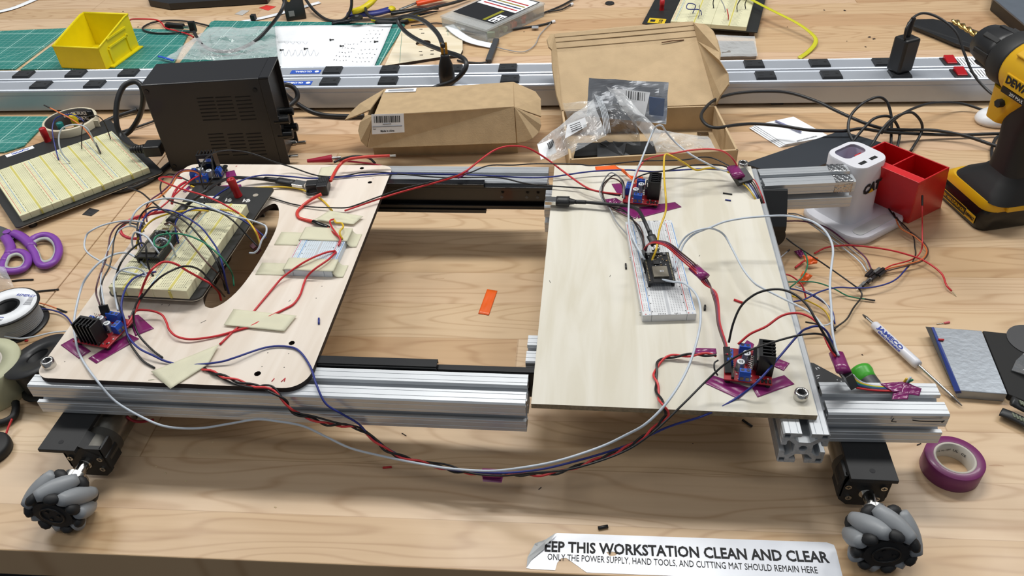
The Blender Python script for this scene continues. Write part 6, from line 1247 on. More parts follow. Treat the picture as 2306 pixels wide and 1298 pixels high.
# alligator leads
wire('test_lead', 'red alligator lead running from the yellow bin to a black clip', [(290, 46, .045), (303, 43, .030), (347, 44, .010), (362, 50, .007), (373, 63, .007), (394, 69, .007), (423, 77, .008), (436, 84, .010)], .0018, RED, 'wire', 'test leads'); wire('test_lead', 'black alligator lead in a long flat loop beside the yellow bin', [(470, 58, .005), (433, 50, .004), (390, 46, .004), (347, 50, .004), (323, 61, .004), (325, 69, .006), (347, 74, .006), (379, 75, .006), (415, 72, .008), (436, 72, .010)], .0020, CB, 'wire', 'test leads')
t = thing('alligator_clip', 'black alligator clip lying on the mat left of the cord', 'clip', U(398, 64, .005), R(-10)); MB().box(-.026, -.005, 0, .020, .006, .011).build('clip_boot', BLK, t, bev=.002); MB().box(.020, -.003, .002, .034, .004, .007).build('clip_jaw', STEEL, t, bev=.0005)
t = thing('alligator_clip', 'black boot of a lead clip standing where the cord meets the red lead', 'clip', U(437, 72, .005), 0); MB().box(-.007, -.005, 0, .007, .005, .024).build('clip_boot', BLK, t, bev=.002)
# white-tipped cables right of centre
WC = M('white_connector', '#DCDDE0', .4)
for lb, pts, ends_ in (('black lead pair with white plug crossing right of the organiser', [(1120, 57, .004), (1145, 58, .004), (1180, 46, .004), (1222, 30, .004), (1262, 14, .004), (1295, -4, .004)], (0,)), ('black lead pair under it ending in a white plug by the open box lid', [(1046, 68, .008), (1080, 74, .005), (1130, 70, .004), (1180, 62, .003), (1215, 57, .003), (1243, 50, .003)], (0, -1))):
    wire('connector_lead', lb, pts, .0022, CB, 'wire', 'leads with white plugs', ends=[(e, .007, .0035, WC, 'white_plug') for e in ends_])
wire('connector_lead', 'short black lead branching to a white plug near the top edge', [(1235, 26, .004), (1262, 22, .004), (1285, 11, .004)], .0018, CB, 'wire', 'leads with white plugs', ends=[(-1, .007, .0035, WC, 'white_plug')])
wire('antenna_lead', 'thin grey lead curving from the white plug to the grey stick antenna', [(1240, 52, .003), (1216, 78, .003), (1204, 102, .003), (1178, 117, .003), (1140, 112, .004), (1118, 106, .005)], .0010, GRY, 'wire')
wire('connector_lead', 'black lead from the stick antenna back under the cord loop', [(1098, 140, .004), (1080, 142, .003), (1050, 140, .003), (1030, 136, .003)], .0020, CB, 'wire', 'leads with white plugs')
wire('connector_lead', 'thin black lead beyond the laser-cut plate', [(925, 58, .004), (960, 54, .003), (985, 52, .003), (1015, 57, .003)], .0014, CB, 'wire', 'leads with white plugs')
a_, b_ = U(1118, 90, .006), U(1100, 138, .006); T_ = axis_frame(a_, b_-a_); tag(MB().box(-.006, -.004, 0, .006, .004, (b_-a_).length, 0, T_).build('stick_antenna', M('dark_grey_plastic', '#3C3F43', .5), bev=.0015), 'dark grey stick antenna lying between the plywood plate and the open box', 'antenna')
tag(MB().box(-.007, -.006, 0, .007, .006, .001).build('cable_flag', GRY), 'grey tape flag on the lower lead pair', 'tape').location = U(1205, 62, .005)
tag(MB().lathe([(.004, 0), (.010, 0), (.010, .003), (.004, .003), (.004, 0)], 18).build('rubber_washer', BLKM), 'black rubber washer alone near the top edge', 'washer').location = U(1373, 9, .0)
# far breadboard on its black plate
P_ = [U(a, b, .014) for a, b in ((1443, 52), (1710, 72), (1690, 70))]; fb, an_, l_ = place2((1446, 52), (1706, 72), .014)
t = thing('breadboard', 'large cream breadboard on a black plate beyond the open box, yellow sticker at its corner', 'breadboard', (fb.x, fb.y, 0), an_)
MB().box(0, 0, .011, l_, .26, .014).build('base_plate', MATS['black_coated_plate'], t, bev=.001)
for fx, fy in ((.012, .012), (l_-.012, .012), (.012, .24), (l_-.012, .24)): MB().cyl((fx, fy, 0), (fx, fy, .011), .006, n=12).build('rubber_foot', M('brown_rubber_foot', '#4A3A35', .6), t)
Tb = t
x0_ = .058; bbf = bboard(t, x0_, [('R', .012), ('T', (l_-x0_-.022)/2-.006), ('T', (l_-x0_-.022)/2-.006)], .20, .0085, .014, None, None, None, .0005, True, False)
MB().box(.010, .004, .0141, .045, .030, .0145).build('yellow_sticker', M('yellow_sticker', '#D9B81E', .5), t); lettering('LXB', .010, frame_of((.036, .016, .0146), pi/2), INK, t, bold=.0003); MB().box(.014, .010, .0145, .024, .022, .0147).build('sticker_print', INK, t)
mb = MB(); mb.lathe([(.0052, 0), (.0046, .008), (.0052, .010), (.0052, .022), (0, .022)], 16, 0, Matrix.Translation((.026, .080, .014))); mb.build('binding_post', MATS['red_binding_post'], t)
for k, (lb, m_, pts) in enumerate((('blue jumper curled on the far breadboard', BLUE, [(1560, 30, .024), (1566, 12, .040), (1550, 8, .045), (1548, 20, .040), (1575, 22, .035), (1580, 34, .024)]), ('black jumper standing on the far breadboard at its middle', BLACKW, [(1607, 18, .024), (1606, 5, .034), (1610, -10, .05)]), ('grey jumper leaning on the far breadboard', GRY, [(1634, 26, .024), (1630, 12, .034), (1622, -3, .045)]), ('black jumper bent over the far breadboard right half', BLACKW, [(1660, 26, .024), (1660, 12, .034), (1668, -2, .045)]), ('black jumper at the far breadboard right edge', BLACKW, [(1679, 20, .024), (1678, 8, .034), (1684, -5, .05)]), ('red and grey jumper end upright near the front of the far breadboard', RED, [(1640, 44, .024), (1640, 34, .034), (1637, 20, .044)]), ('grey jumper end near the left of the far breadboard', GRY, [(1572, 40, .024), (1575, 30, .034), (1575, 10, .05)]))):
    wire('jumper_wire', lb, pts, .0010, m_, 'wire', 'wires on the far breadboard')
P_ = [U(a, b, .012) for a, b in ((1615, 92), (1698, 92), (1705, 120), (1616, 122))]; o0 = P_[0].copy(); o = poly3(MB(), [q_-o0 for q_ in P_], .011).build('packed_boards', M('grey_packed_parts', '#7D7873', .5), bev=.001); o.location = o0; tag(o, 'stack of grey parts wrapped in clear film between open lid and far breadboard', 'package')
crumple('plastic_bag', 'clear film wrapped over the grey parts right of the open lid', [(1612, 78), (1700, 82), (1706, 126), (1612, 128)], [.017, .016, .014, .014], .0035, FILM, 12, 30, seed=31)
# crumbs
def crumb(label, a, b, s_, mat, grp='dark crumbs on the bench'): 
    mb = MB(); h_ = hash_(a, b); mb.add([(-s_, -s_*.4, 0), (s_*.7, -s_*.6, 0), (s_, s_*.5, 0), (-s_*.3, s_*.7, 0), (0, 0, s_*.5)], [(0, 1, 4), (1, 2, 4), (2, 3, 4), (3, 0, 4), (3, 2, 1, 0)]); o = mb.build('crumb', mat); o.location = U(a, b, 0)+Vector((0, 0, .0003)); o.rotation_euler.z = h_; tag(o, label, 'crumb', grp)
def hash_(a, b): return (a*7.3+b*3.1) % 6.28
DC = M('dark_crumb', '#33251F', .8)
for lb, a, b, s_ in (('dark crumb upper left of the yellow strap tip', 1856, 23, .0028), ('larger dark crumb right of it', 1902, 24, .0040), ('tiny crumb between the strap and the dark crumbs', 1773, 61, .0018), ('brown crumb just behind the strips, left of the charger', 1958, 84, .0036), ('brown crumb beside it', 1968, 88, .0040), ('small crumb nearest the rear strip', 1949, 106, .0022), ('tiny crumb below the yellow strap bend', 1907, 93, .0014), ('small crumb near the orange scrap on the far bench', 277, 26, .0025), ('small crumb left of the alligator lead', 311, 61, .0025), ('light crumb near the antenna', 1180, 72, .0018), ('dark crumb between table planks below the screwdriver tip', 1942, 800, .0012), ('tiny crumb on the bench at the right', 1560, 1000, .0008)): crumb(lb, a, b, s_, DC)
for lb, a, b in (('pale wood crumb under the chassis left', 480, 996), ('pale wood crumb below the front extrusion', 449, 1022), ('pale wood crumb near the sagging white wire', 373, 1067), ('pale wood crumb near the left wheel shadow', 352, 1052), ('pale wood crumb lower centre', 620, 1143), ('pale wood crumb below the bundle', 418, 1084)): crumb(lb, a, b, .0014, M('pale_crumb', '#D9C39B', .8), 'pale crumbs on the bench')
def chip(label, a, b, r, mat, name='insulation_scrap', grp='scraps on the bench'): p_, q_ = U(a[0], a[1], r), U(b[0], b[1], r); tag(MB().tube([p_, (p_+q_)/2, q_], r, 8).build(name, mat, origin=p_), label, 'wire scrap', grp)
chip('red insulation scrap under the sagging wires', (862, 1054), (882, 1052), .0011, RED); chip('black scrap above the torn sticker', (1347, 1190), (1369, 1186), .0017, BLACKW); chip('black scrap in the shadow below the right deck', (1672, 946), (1694, 961), .0012, BLACKW); chip('thin black splinter below the front extrusion', (905, 976), (915, 982), .0004, BLACKW); chip('tiny dark splinter right of the tape wrap', (1213, 1103), (1219, 1098), .0004, BLACKW)
chip('thin dark splinter between stub and purple tape roll', (2065, 1003), (2074, 999), .0005, BLACKW)
tape('orange_tape_flag', 'flat orange tape rectangle on the bench between the two decks', [(1097, 652), (1120, 656), (1101, 711), (1077, 707)], .0002, TORG, group='orange tape pieces', wav=.0003)
tape('tape_scrap', 'black square tape scrap on the bench between scissors and left deck', [(185, 484), (202, 469), (224, 474), (206, 487)], .0002, BLKM, group='tape scraps on the table')
# ================================================================ right side of the bench
# crescent and grey slab at the top right corner
mb = MB(); P_ = px([(2043, 50, .012), (2060, 43, .014), (2100, 42, .016), (2150, 52, .018), (2200, 68, .018), (2240, 85, .016), (2245, 118, .012), (2200, 112, .010), (2150, 97, .010), (2100, 76, .010), (2060, 60, .010)]); poly3(mb, P_, .006); tag(mb.build('visor', BLK, bev=.001), 'black crescent-shaped plastic piece behind the drill chuck', 'plastic piece')
mb = MB(); poly3(mb, px([(2238, -4, .030), (2310, 56, .030), (2420, 60, .030), (2400, -70, .030), (2250, -70, .030)]), .004); poly3(mb, px([(2238, -4, .0255), (2310, 56, .0255), (2420, 60, .0255), (2400, -70, .0255), (2250, -70, .0255)]), .024, 1)
tag(mb.build('tablet_computer', [M('slate_grey_panel', '#5A626C', .4), BLK], bev=.001), 'grey panel with a black rim cutting the top right corner', 'panel')
# white mouse
c_ = U(2250, 262, .010); mb = MB(); n_ = 24
mb.lathe([(0, .024), (.012, .0235), (.024, .0205), (.031, .014), (.033, .007), (.031, .001), (0, 0)], 28, 0, frame_of((0, 0, 0), .3) @ Matrix.Scale(1.45, 4, (1, 0, 0)) @ Matrix.Scale(.84, 4)); o = mb.build('computer_mouse', WHT); o.location = (c_.x+.003, c_.y+.004, 0); tag(o, 'white rounded mouse partly hidden behind the drill handle', 'mouse')
# flat black box and booklet
P1, P2, P3 = U(1676, 368, .018), U(1893, 294, .018), U(1990, 322, .018); P4 = P1+(P3-P2)
def rc(P, r, k=4):
    out = []; n = len(P)
    for i in range(n):
        a, b, c = P[i-1], P[i], P[(i+1) % n]; u = (a-b).normalized()*r; v = (c-b).normalized()*r
        for j in range(k+1): t_ = j/k; out.append(b+u*(1-t_)**2+v*t_**2)
    return out
mb = MB(); poly3(mb, rc([P1, P2, P3, P4], .007), .017); o = mb.build('flat_case', M('charcoal_case', '#2C3138', .45, var=.03), bev=.002); tag(o, 'flat charcoal case lying under the cables and behind the white pen cup', 'case')
bk_ = thing('booklet', 'small white folded booklet with a pen drawing, beside the flat case', 'booklet', U(1775, 305, 0)); o0 = Vector(bk_.location)
for k in range(4):
    mb = MB(); d_ = Vector((0, 0, .0012*k)); q_ = [x-o0+d_+Vector((-.003*(3-k), -.001*(3-k), 0)) for x in px([(1699, 286, .002), (1768, 330, .001), (1868, 312, .001), (1786, 267, .006)])]
    poly3(mb, q_, .0006); mb.build('page' if k < 3 else 'cover', PAPER, bk_)
mb = MB(); mb.tube([x-o0+Vector((0, 0, .0045)) for x in px([(1745, 277, .005), (1775, 290, .004), (1803, 303, .003)])], .0022, 6, flat=.2); mb.build('pen_picture', M('lavender_print', '#7F82A8', .6), bk_)
fit_text('INSTRUCTION MANUAL', U(1795, 318, .0055)-o0, U(1840, 306, .0055)-o0, .0028, MATS['grey_print'], bk_)
# white pen cup
ct = U(1914, 352, .100); cb = U(1918, 482, .010); CC = Vector(((ct.x+cb.x)/2, (ct.y+cb.y)/2, 0)); RA = R(38)
cup = thing('pen_cup', 'white desk charging pen cup with a black-lettered logo on a rounded base', 'pen cup', (CC.x+.004, CC.y+.008, 0), RA); cup.scale = (.94, .94, .96)
WG = M('white_gloss_plastic', '#DADBE2', .3, var=.02)
def rr2(w, d, r, cx=0, cy=0, n=6):
    o_ = []
    for sx, sy, a0 in ((1, 1, 0), (-1, 1, 90), (-1, -1, 180), (1, -1, 270)):
        o_ += arc(cx+sx*(w/2-r), cy+sy*(d/2-r), r, a0, a0+90, n)
    return o_
def loft(loops, m=0, cap0=True, cap1=True, smooth=True):
    mb = MB(); n = len(loops[0][0]); vs = []
    for l, z in loops: vs += [(p[0], p[1], z) for p in l]
    mb.add(vs, [(k*n+i, k*n+(i+1) % n, (k+1)*n+(i+1) % n, (k+1)*n+i) for k in range(len(loops)-1) for i in range(n)], m, smooth)
    if cap0: mb.add(vs[:n], [tuple(range(n))[::-1]], m)
    if cap1: mb.add(vs[-n:], [tuple(range(n))], m)
    return mb
BW, BD = .118, .112; bcx, bcy = .006, -.010
loft([(rr2(BW-.004, BD-.004, .028, bcx, bcy), 0), (rr2(BW, BD, .030, bcx, bcy), .003), (rr2(BW, BD, .030, bcx, bcy), .009), (rr2(BW-.004, BD-.004, .028, bcx, bcy), .012)]).build('base', WG, cup)
loft([(rr2(.072, .072, .020, 0, .004), .0119), (rr2(.067, .067, .019, 0, .004), .020), (rr2(.063, .063, .018, 0, .004), .060), (rr2(.064, .064, .018, 0, .004), .098), (rr2(.062, .062, .017, 0, .004), .100)], cap1=False).build('cup_wall', WG, cup)
INN = M('lavender_inner_wall', '#C6C8DC', .5, var=.02)
ow = rr2(.062, .062, .017, 0, .004); iw = rr2(.044, .026, .009, 0, .016)
mb = MB().prism([ow, iw], .096, .1002, 0); mb.build('rim', WG, cup, bev=.0008)
mb = loft([(iw, .0995), (iw, .040)], 0, False, True); mb.f = [f[::-1] for f in mb.f]; mb.build('cup_well', INN, cup)
for dx in (-.012, .010): MB().box(dx-.0065, -.0175, .0995, dx+.0065, -.0120, .1005).build('usb_slot', BLK, cup)
MB().prism(rr2(.076, .016, .0075, 0, -.048), .0118, .0128).build('phone_groove', M('pale_groove', '#C9CBCB', .45), cup)
LG = Matrix.Translation((.004, -.0285, .062)) @ Matrix.Rotation(pi/2, 4, 'X')
lettering('CAT', .0200, LG, INK, cup, bold=.0012, sx=.88)
mb = MB(); mb.add([(-.0055, -.0073, .0006), (.0055, -.0073, .0006), (0, -.0012, .0006), (-.0055, -.0073, .0001), (.0055, -.0073, .0001), (0, -.0012, .0001)], [(0, 1, 2), (5, 4, 3), (0, 3, 4, 1), (1, 4, 5, 2), (2, 5, 3, 0)], 0, False, LG); mb.build('logo_triangle', M('logo_yellow', '#E0B21C', .5), cup)
# red organiser
ZR = .088; F_, R_, B_ = U(2072, 411, ZR), U(2139, 377, ZR), U(1992, 318, ZR); Lf = F_+B_-R_
f0, r0, = U(2047, 503, 0), U(2119, 468, 0); sh = (B_-R_)*.90; b0_, l0 = r0+sh, f0+sh
ro = thing('red_organiser', 'bright red plastic organiser with open compartments, right of the pen cup', 'organiser', f0); o0 = Vector(ro.location)
REDP = M('red_plastic', '#CC1C22', .35, var=.03)
def slab(a, b, c, d, th, inward, n_, par):
    mb = MB(); nn = Vector(inward).normalized()*th; v = [a, b, c, d]+[x+nn for x in (a, b, c, d)]; mb.add([x-o0 for x in v], [(0, 1, 2, 3), (7, 6, 5, 4), (0, 4, 5, 1), (1, 5, 6, 2), (2, 6, 7, 3), (3, 7, 4, 0)]); return mb.build(n_, REDP, par, bev=.0006)
cin = (F_+B_)/2; cin.z = 0
T4 = [F_, R_, B_, Lf]; B4 = [f0, r0, b0_, l0]
for i in range(4):
    a, b, c, d = B4[i], B4[(i+1) % 4], T4[(i+1) % 4], T4[i]; mid = (a+b)/2; inn = cin-mid; e_ = (b-a).normalized(); inn = Vector((inn.x, inn.y, 0)); inn -= e_*inn.dot(e_); slab(a, b, c, d, .0020, inn, 'organiser_wall', ro)
slab(*[x+Vector((0, 0, .001)) for x in B4], .0015, (0, 0, -1), 'organiser_floor', ro)
def mixv(a, b, t_): return a*(1-t_)+b*t_
slab(mixv(f0, l0, .5)+Vector((0, 0, .002)), mixv(r0, b0_, .5)+Vector((0, 0, .002)), mixv(R_, B_, .5)-Vector((0, 0, .001)), mixv(F_, Lf, .5)-Vector((0, 0, .001)), .002, (B_-R_), 'divider', ro)
slab(mixv(f0, r0, .20)+Vector((0, 0, .002)), mixv(l0, b0_, .20)+Vector((0, 0, .002)), mixv(Lf, B_, .20)-Vector((0, 0, .001)), mixv(F_, R_, .20)-Vector((0, 0, .001)), .002, (R_-F_), 'divider', ro)
poly3(MB(), [x-o0-Vector((0, 0, .0008)) for x in (F_, mixv(F_, R_, .2), mixv(Lf, B_, .2), Lf)], .003).build('front_ledge', REDP, ro)
# ================================================================ cordless drill
DY = M('drill_yellow', '#D8A812', .38, var=.03); DBK = M('drill_black_rubber', '#1B1C1D', .55); 
dr = thing('cordless_drill', 'yellow and black cordless drill standing on its battery at the right edge', 'drill', (.540, .965, 0), R(15)); dr.scale = (1.1, 1.1, 1.0)
def lp(w, d, r, cy=0, cx=0): return rr2(w, d, r, cx, cy)
loft([(lp(.076, .098, .012, .008), 0), (lp(.080, .102, .014, .008), .004), (lp(.080, .102, .014, .008), .022), (lp(.074, .096, .012, .006), .030)]).build('battery', BLKG, dr)
bl = Matrix.Translation((-.0402, .004, .013)) @ Matrix.Rotation(-pi/2, 4, 'Z') @ Matrix.Rotation(pi/2, 4, 'X')
MB().box(-.030, -.006, 0, .036, .006, .0006, 0, bl).build('battery_label', M('drill_label_black', '#111214', .3), dr); mb = MB(); mb.box(.018, -.0055, .0006, .036, .0055, .0009, 0, bl); 
for a in ((-.030, -.0062, .018, -.0054), (-.030, .0054, .018, .0062), (-.030, -.0062, -.0292, .0062)): mb.box(a[0], a[1], .0006, a[2], a[3], .0008, 0, bl)
mb.build('label_frame', DY, dr); fit_text('20V MAX LITHIUM ION', bl @ Vector((-.027, 0, .0009)), bl @ Vector((.015, 0, .0009)), .0048, DY, dr, (-1, 0, 0)); fit_text('DEWALT', bl @ Vector((.019, 0, .0011)), bl @ Vector((.035, 0, .0011)), .0045, INK, dr, (-1, 0, 0), bold=.0002)
loft([(lp(.074, .096, .014, .006), .029), (lp(.076, .096, .016, .004), .036), (lp(.072, .090, .018), .043)]).build('foot_trim', DY, dr)
loft([(lp(.070, .092, .018, -.004), .042), (lp(.064, .082, .020, -.006), .052), (lp(.046, .060, .018, -.010), .064), (lp(.038, .048, .016, -.012), .074)], smooth=True).build('foot_cover', DBK, dr)
MB().box(-.018, -.0500, .033, .018, -.044, .043).build('battery_release', DY, dr, bev=.002)
hd = [(.038, .048, -.012, .072), (.036, .044, -.010, .100), (.036, .046, -.006, .130), (.038, .056, -.006, .155), (.040, .070, -.012, .172)]
loft([(lp(w_, d_, .015, cy), z) for w_, d_, cy, z in hd]).build('handle', DBK, dr)
loft([(lp(.040, .030, .010, .024), .128), (lp(.044, .044, .012, .018), .150), (lp(.050, .060, .014, .010), .172)]).build('trigger_housing', DY, dr)
MB().cyl((-.030, .012, .158), (.030, .012, .158), .0052, n=6).build('direction_button', BLKM, dr)
Ty = Matrix.Translation((0, 0, .200)) @ Matrix.Rotation(-pi/2, 4, 'X')
MB().lathe([(0, -.095), (.022, -.093), (.031, -.080), (.035, -.055), (.036, -.010), (.0355, .018), (.033, .024), (.0, .024)], 30, 0, Ty).build('motor_housing', DY, dr)
for s_ in (-1, 1): MB().box(-.012, -.085, .0, .012, .010, .004, 0, Matrix.Translation((0, 0, .200)) @ Matrix.Rotation(R(35)*s_, 4, 'Y') @ Matrix.Translation((0, 0, .0345))).build('housing_rib', DY, dr, bev=.0015)
MB().lathe([(.0, .022), (.0335, .022), (.0345, .026), (.0345, .046), (.0310, .050), (0, .050)], 30, 0, Ty).build('clutch_ring', DBK, dr)
o = MB().lathe([(0, .049), (.0270, .049), (.0275, .060), (.0262, .078), (.0225, .094), (.0150, .100), (.0090, .101), (0, .101)], 30, 0, Ty).build('chuck', BLK, dr)
for k in range(8):
    Tk = Ty @ Matrix.Rotation(2*pi*k/8, 4, 'Z'); MB().box(.0250, -.003, .054, .0282, .003, .080, 0, Tk).build('chuck_rib', DBK, o, bev=.0008)
gd = M('gold_drill_bit', '#C7A867', .25, 1.0); mb = MB(); nb = 40; 
for h_ in (0, pi): mb.tube([Ty @ Vector((.0022*math.cos(h_+i*.42), .0022*math.sin(h_+i*.42), .100+i*.0016)) for i in range(nb)], lambda u: .0024*(1-.25*u), 6)
mb.build('drill_bit', gd, dr)
nameT = Matrix.Translation((-.0365, -.018, .196)) @ Matrix.Rotation(-pi/2, 4, 'Z') @ Matrix.Rotation(pi/2, 4, 'X')
MB().box(-.024, -.0085, -.002, .030, .0075, .0012, 0, nameT).build('name_plate', DY, dr, bev=.0006); fit_text('DEWALT', nameT @ Vector((-.021, .001, .0015)), nameT @ Vector((.027, .001, .0015)), .0092, INK, dr, (-1, 0, 0), bold=.0005); MB().box(-.024, -.0170, -.004, .030, -.0095, .0006, 0, nameT).build('voltage_band', M('drill_label_black', '#111214', .3), dr); fit_text('20V MAX', nameT @ Vector((-.010, -.0132, .0008)), nameT @ Vector((.012, -.0132, .0008)), .0040, MATS['white_print'], dr, (-1, 0, 0))
# ================================================================ screwdrivers, foil block, knives, tape roll
p_, q_ = U(1967, 730, .0072), U(2068, 823, .0072); tip0, tip1 = U(1943, 709, .006), U(2166, 914, .003)
sd = thing('screwdriver', 'white reversible screwdriver with blue lettering lying right of the deck', 'screwdriver', (p_+q_)/2); o0 = Vector(sd.location)
A_ = axis_frame(p_-o0, q_-p_); Lh = (q_-p_).length
MB().lathe([(0, 0), (.0035, 0), (.0050, .002), (.0051, Lh*.5), (.0055, Lh-.004), (.0048, Lh), (0, Lh)], 24, 0, A_).build('handle', WG, sd)
MB().cyl(q_-o0, tip1-o0-(tip1-q_).normalized()*.012, .0018, n=12).build('shaft', STEEL, sd); e_ = tip1-o0; d_ = (tip1-q_).normalized()
MB().cyl(e_-d_*.013, e_, .0019, .0006, 10).build('driver_tip', M('grey_tip', '#6E6A66', .4, .8), sd); MB().cyl(p_-o0, tip0-o0+(p_-tip0).normalized()*.006, .0018, n=12).build('shaft', STEEL, sd); MB().cyl(tip0-o0+(p_-tip0).normalized()*.007, tip0-o0, .0020, .0008, 10).build('driver_tip', MATS['grey_tip'], sd)
dn = (q_-p_).normalized(); cv = Vector((0, 0, CAM_H))-(p_+q_)/2; cv = (cv-dn*cv.dot(dn)).normalized(); sdn = cv.cross(dn)
TXB = M('blue_print', '#2340A8', .5)
c1 = (p_+q_)/2-o0+cv*.0052; fit_text('JAMECO', c1-dn*.027+sdn*.0010, c1+dn*.013+sdn*.0010, .0040, TXB, sd, cv, bold=.0002); fit_text('ELECTRONICS', c1-dn*.022-sdn*.0026, c1+dn*.013-sdn*.0026, .0019, TXB, sd, (cv-sdn*.3), bold=.0001)
p_ = U(1933, 836, .014); q_ = U(1990, 905, .014); gs = thing('screwdriver', 'screwdriver with a bright green end cap poking out behind the stub', 'screwdriver', p_); d_ = (q_-p_)
MB().lathe([(0, 0), (.0115, 0), (.0135, .002), (.0135, .006), (.0115, .012), (.0108, .018), (0, .018)], 24, 0, axis_frame((0, 0, 0), d_)).build('end_cap', M('lime_green_plastic', '#3FA32C', .35), gs); MB().cyl(d_.normalized()*.017, d_, .0110, .0095, 20).build('handle', M('grey_handle', '#33363A', .45), gs)
# foil covered block
ZB = .012; fbk = thing('foil_wrapped_block', 'flat block wrapped in silver foil tape with a blue edge strip, right side', 'block', U(2180, 820, 0)); o0 = Vector(fbk.location)
poly3(MB(), [x-o0 for x in px([(2103, 737, ZB), (2211, 745, ZB), (2269, 888, ZB), (2163, 880, ZB)])], ZB-.0002).build('foil_wrap', M('silver_foil_tape', '#9DA4AC', .42, .6, var=.05, vs=60, bump=.16, bs=160), fbk, bev=.0008)
poly3(MB(), [x-o0 for x in px([(2097, 737, ZB+.0004), (2103, 737, ZB+.0004), (2163, 881, ZB+.0004), (2150, 882, ZB-.004)])], .004).build('blue_strip', M('navy_strip', '#273C86', .45), fbk)
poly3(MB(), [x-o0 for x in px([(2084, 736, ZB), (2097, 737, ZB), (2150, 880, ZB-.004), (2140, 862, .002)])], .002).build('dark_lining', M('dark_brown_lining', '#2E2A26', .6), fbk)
chip('short red wire lying across the blue strip of the foil block', (2106, 783), (2118, 784), .0012, RED); bpy.context.view_layer.update()
C.objects[-1].location.z += ZB+.0005
po = thing('black_pouch', 'black folded pouch with a grey disc, right edge beside the foil block', 'pouch', U(2260, 830, 0)); o0 = Vector(po.location)
poly3(MB(), [x-o0 for x in px([(2213, 745, .008), (2330, 757, .008), (2330, 912, .008), (2271, 888, .008)])], .0078).build('pouch_body', M('black_fabric', '#0C0D0E', .7), po, bev=.001)
c_ = U(2325, 768, .0082)-o0; MB().cyl(c_, c_+Vector((0, 0, .0006)), .026, n=36).build('grey_disc', M('dark_grey_disc', '#3A3B3E', .5), po)
poly3(MB(), [x-o0 for x in px([(2288, 812, .010), (2312, 790, .016), (2330, 850, .014), (2278, 834, .010)])], .0012, up=False).build('clear_corner', film('grey_clear', '#7C7F82', .45), po)
def knife(label, pts, r, mat=None, rid=True):
    t = thing('utility_knife', label, 'knife', U(*pts[0])); o0 = Vector(t.location); w3 = spline(px(pts), 5); MB().tube([x-o0 for x in w3], r, 8, flat=.5).build('knife_body', M('black_knife_body', '#25282A', .45), t)
    if rid:
        mb = MB()
        for k in range(6): c = w3[0]*(1-(.35+k*.1))+w3[-1]*(.35+k*.1); mb.box(c.x-o0.x-.0010, c.y-o0.y-.0030, c.z-o0.z+r*.4, c.x-o0.x+.0010, c.y-o0.y+.0030, c.z-o0.z+r*.5+.0008)
        mb.build('grip_ridges', M('olive_grip', '#5C6350', .5), t)
knife('black utility knife lying alone at the lower right edge', [(2254, 928, .006), (2275, 936, .007), (2300, 948, .007), (2330, 965, .007)], .0062); knife('dark knife handle resting at the foil block corner', [(2278, 903, .014), (2295, 912, .012), (2330, 930, .011)], .0068)
t = thing('resistor', 'thin pin with a pink tip above the foil block', 'pin', U(2120, 730, .001)); o0 = Vector(t.location); MB().cyl(U(2109, 730, .001)-o0, U(2128, 728, .001)-o0, .0005, n=6).build('pin', STEEL, t); MB().cyl(U(2126, 728, .0012)-o0, U(2138, 726, .0012)-o0, .0011, .0015, 8).build('tip', M('pink_tip', '#CE5F68', .4), t)
# purple tape roll
c_ = U(2151, 1031, .019); tr_ = thing('tape_roll', 'purple electrical tape roll lying on the bench in front of the stub', 'tape roll', (c_.x, c_.y, 0), .2)
MB().lathe([(.0190, 0), (.0265, 0), (.0268, .0005), (.0268, .0185), (.0263, .019), (.0190, .019)], 44, 0).build('purple_tape', M('purple_tape_roll', '#74245F', .4, coat=.15), tr_)
MB().lathe([(.0168, .0002), (.0190, .0002), (.0190, .0188), (.0168, .0188), (.0168, .0002)], 44, 0).build('card_core', M('pale_core', '#C2BCB2', .7), tr_)
for a, tx in ((72, 'UL'), (112, '-10 TO 105C'), (45, 'CE')):
    lettering(tx, .0040 if len(tx) < 4 else .0026, Matrix.Rotation(R(a-20), 4, 'Z') @ Matrix.Translation((.0163 if len(tx) < 4 else .0150, 0, .011)) @ Matrix.Rotation(-pi/2, 4, 'Z') @ Matrix.Rotation(pi/2, 4, 'X'), INK, tr_, 'core_print', depth=.0001)
# ================================================================ torn workstation sticker
P_ = [U(a, b, .0004) for a, b in ((1254, 1201), (1400, 1206), (1862, 1222), (1878, 1228), (1883, 1240), (1902, 1316), (1600, 1301), (1321, 1290), (1296, 1272), (1275, 1257), (1264, 1258), (1255, 1268), (1250, 1285), (1196, 1282), (1185, 1280), (1190, 1262), (1208, 1240), (1226, 1226), (1228, 1220))]
st = thing('sticker', 'torn white KEEP THIS WORKSTATION CLEAN sticker on the front edge of the bench', 'sticker', P_[0]); o0 = P_[0].copy()
ho = [U(a, b, .0004) for a, b in ((1365, 1244), (1380, 1243), (1392, 1246), (1386, 1252), (1373, 1253))]
mb = MB(); mb.prism([[tuple((p-o0)[:2]) for p in P_][::-1], [tuple((p-o0)[:2]) for p in ho]], -.0002, 0); mb.build('sticker_sheet', M('white_vinyl', '#E4E8F0', .22, var=.02), st)
UPW = (0, 0, 1)
fit_text('EEP THIS WORKSTATION CLEAN AND CLEAR', U(1227, 1231, .0005), U(1866, 1256, .0005), .0108, INK, st, UPW, bold=.0004, origin=o0, depth=.0001); fit_text('ONLY THE POWER SUPPLY, HAND TOOLS, AND CUTTING MAT SHOULD REMAIN HERE', U(1233, 1255.5, .0005), U(1841, 1286, .0005), .0066, INK, st, UPW, origin=o0, depth=.0001)
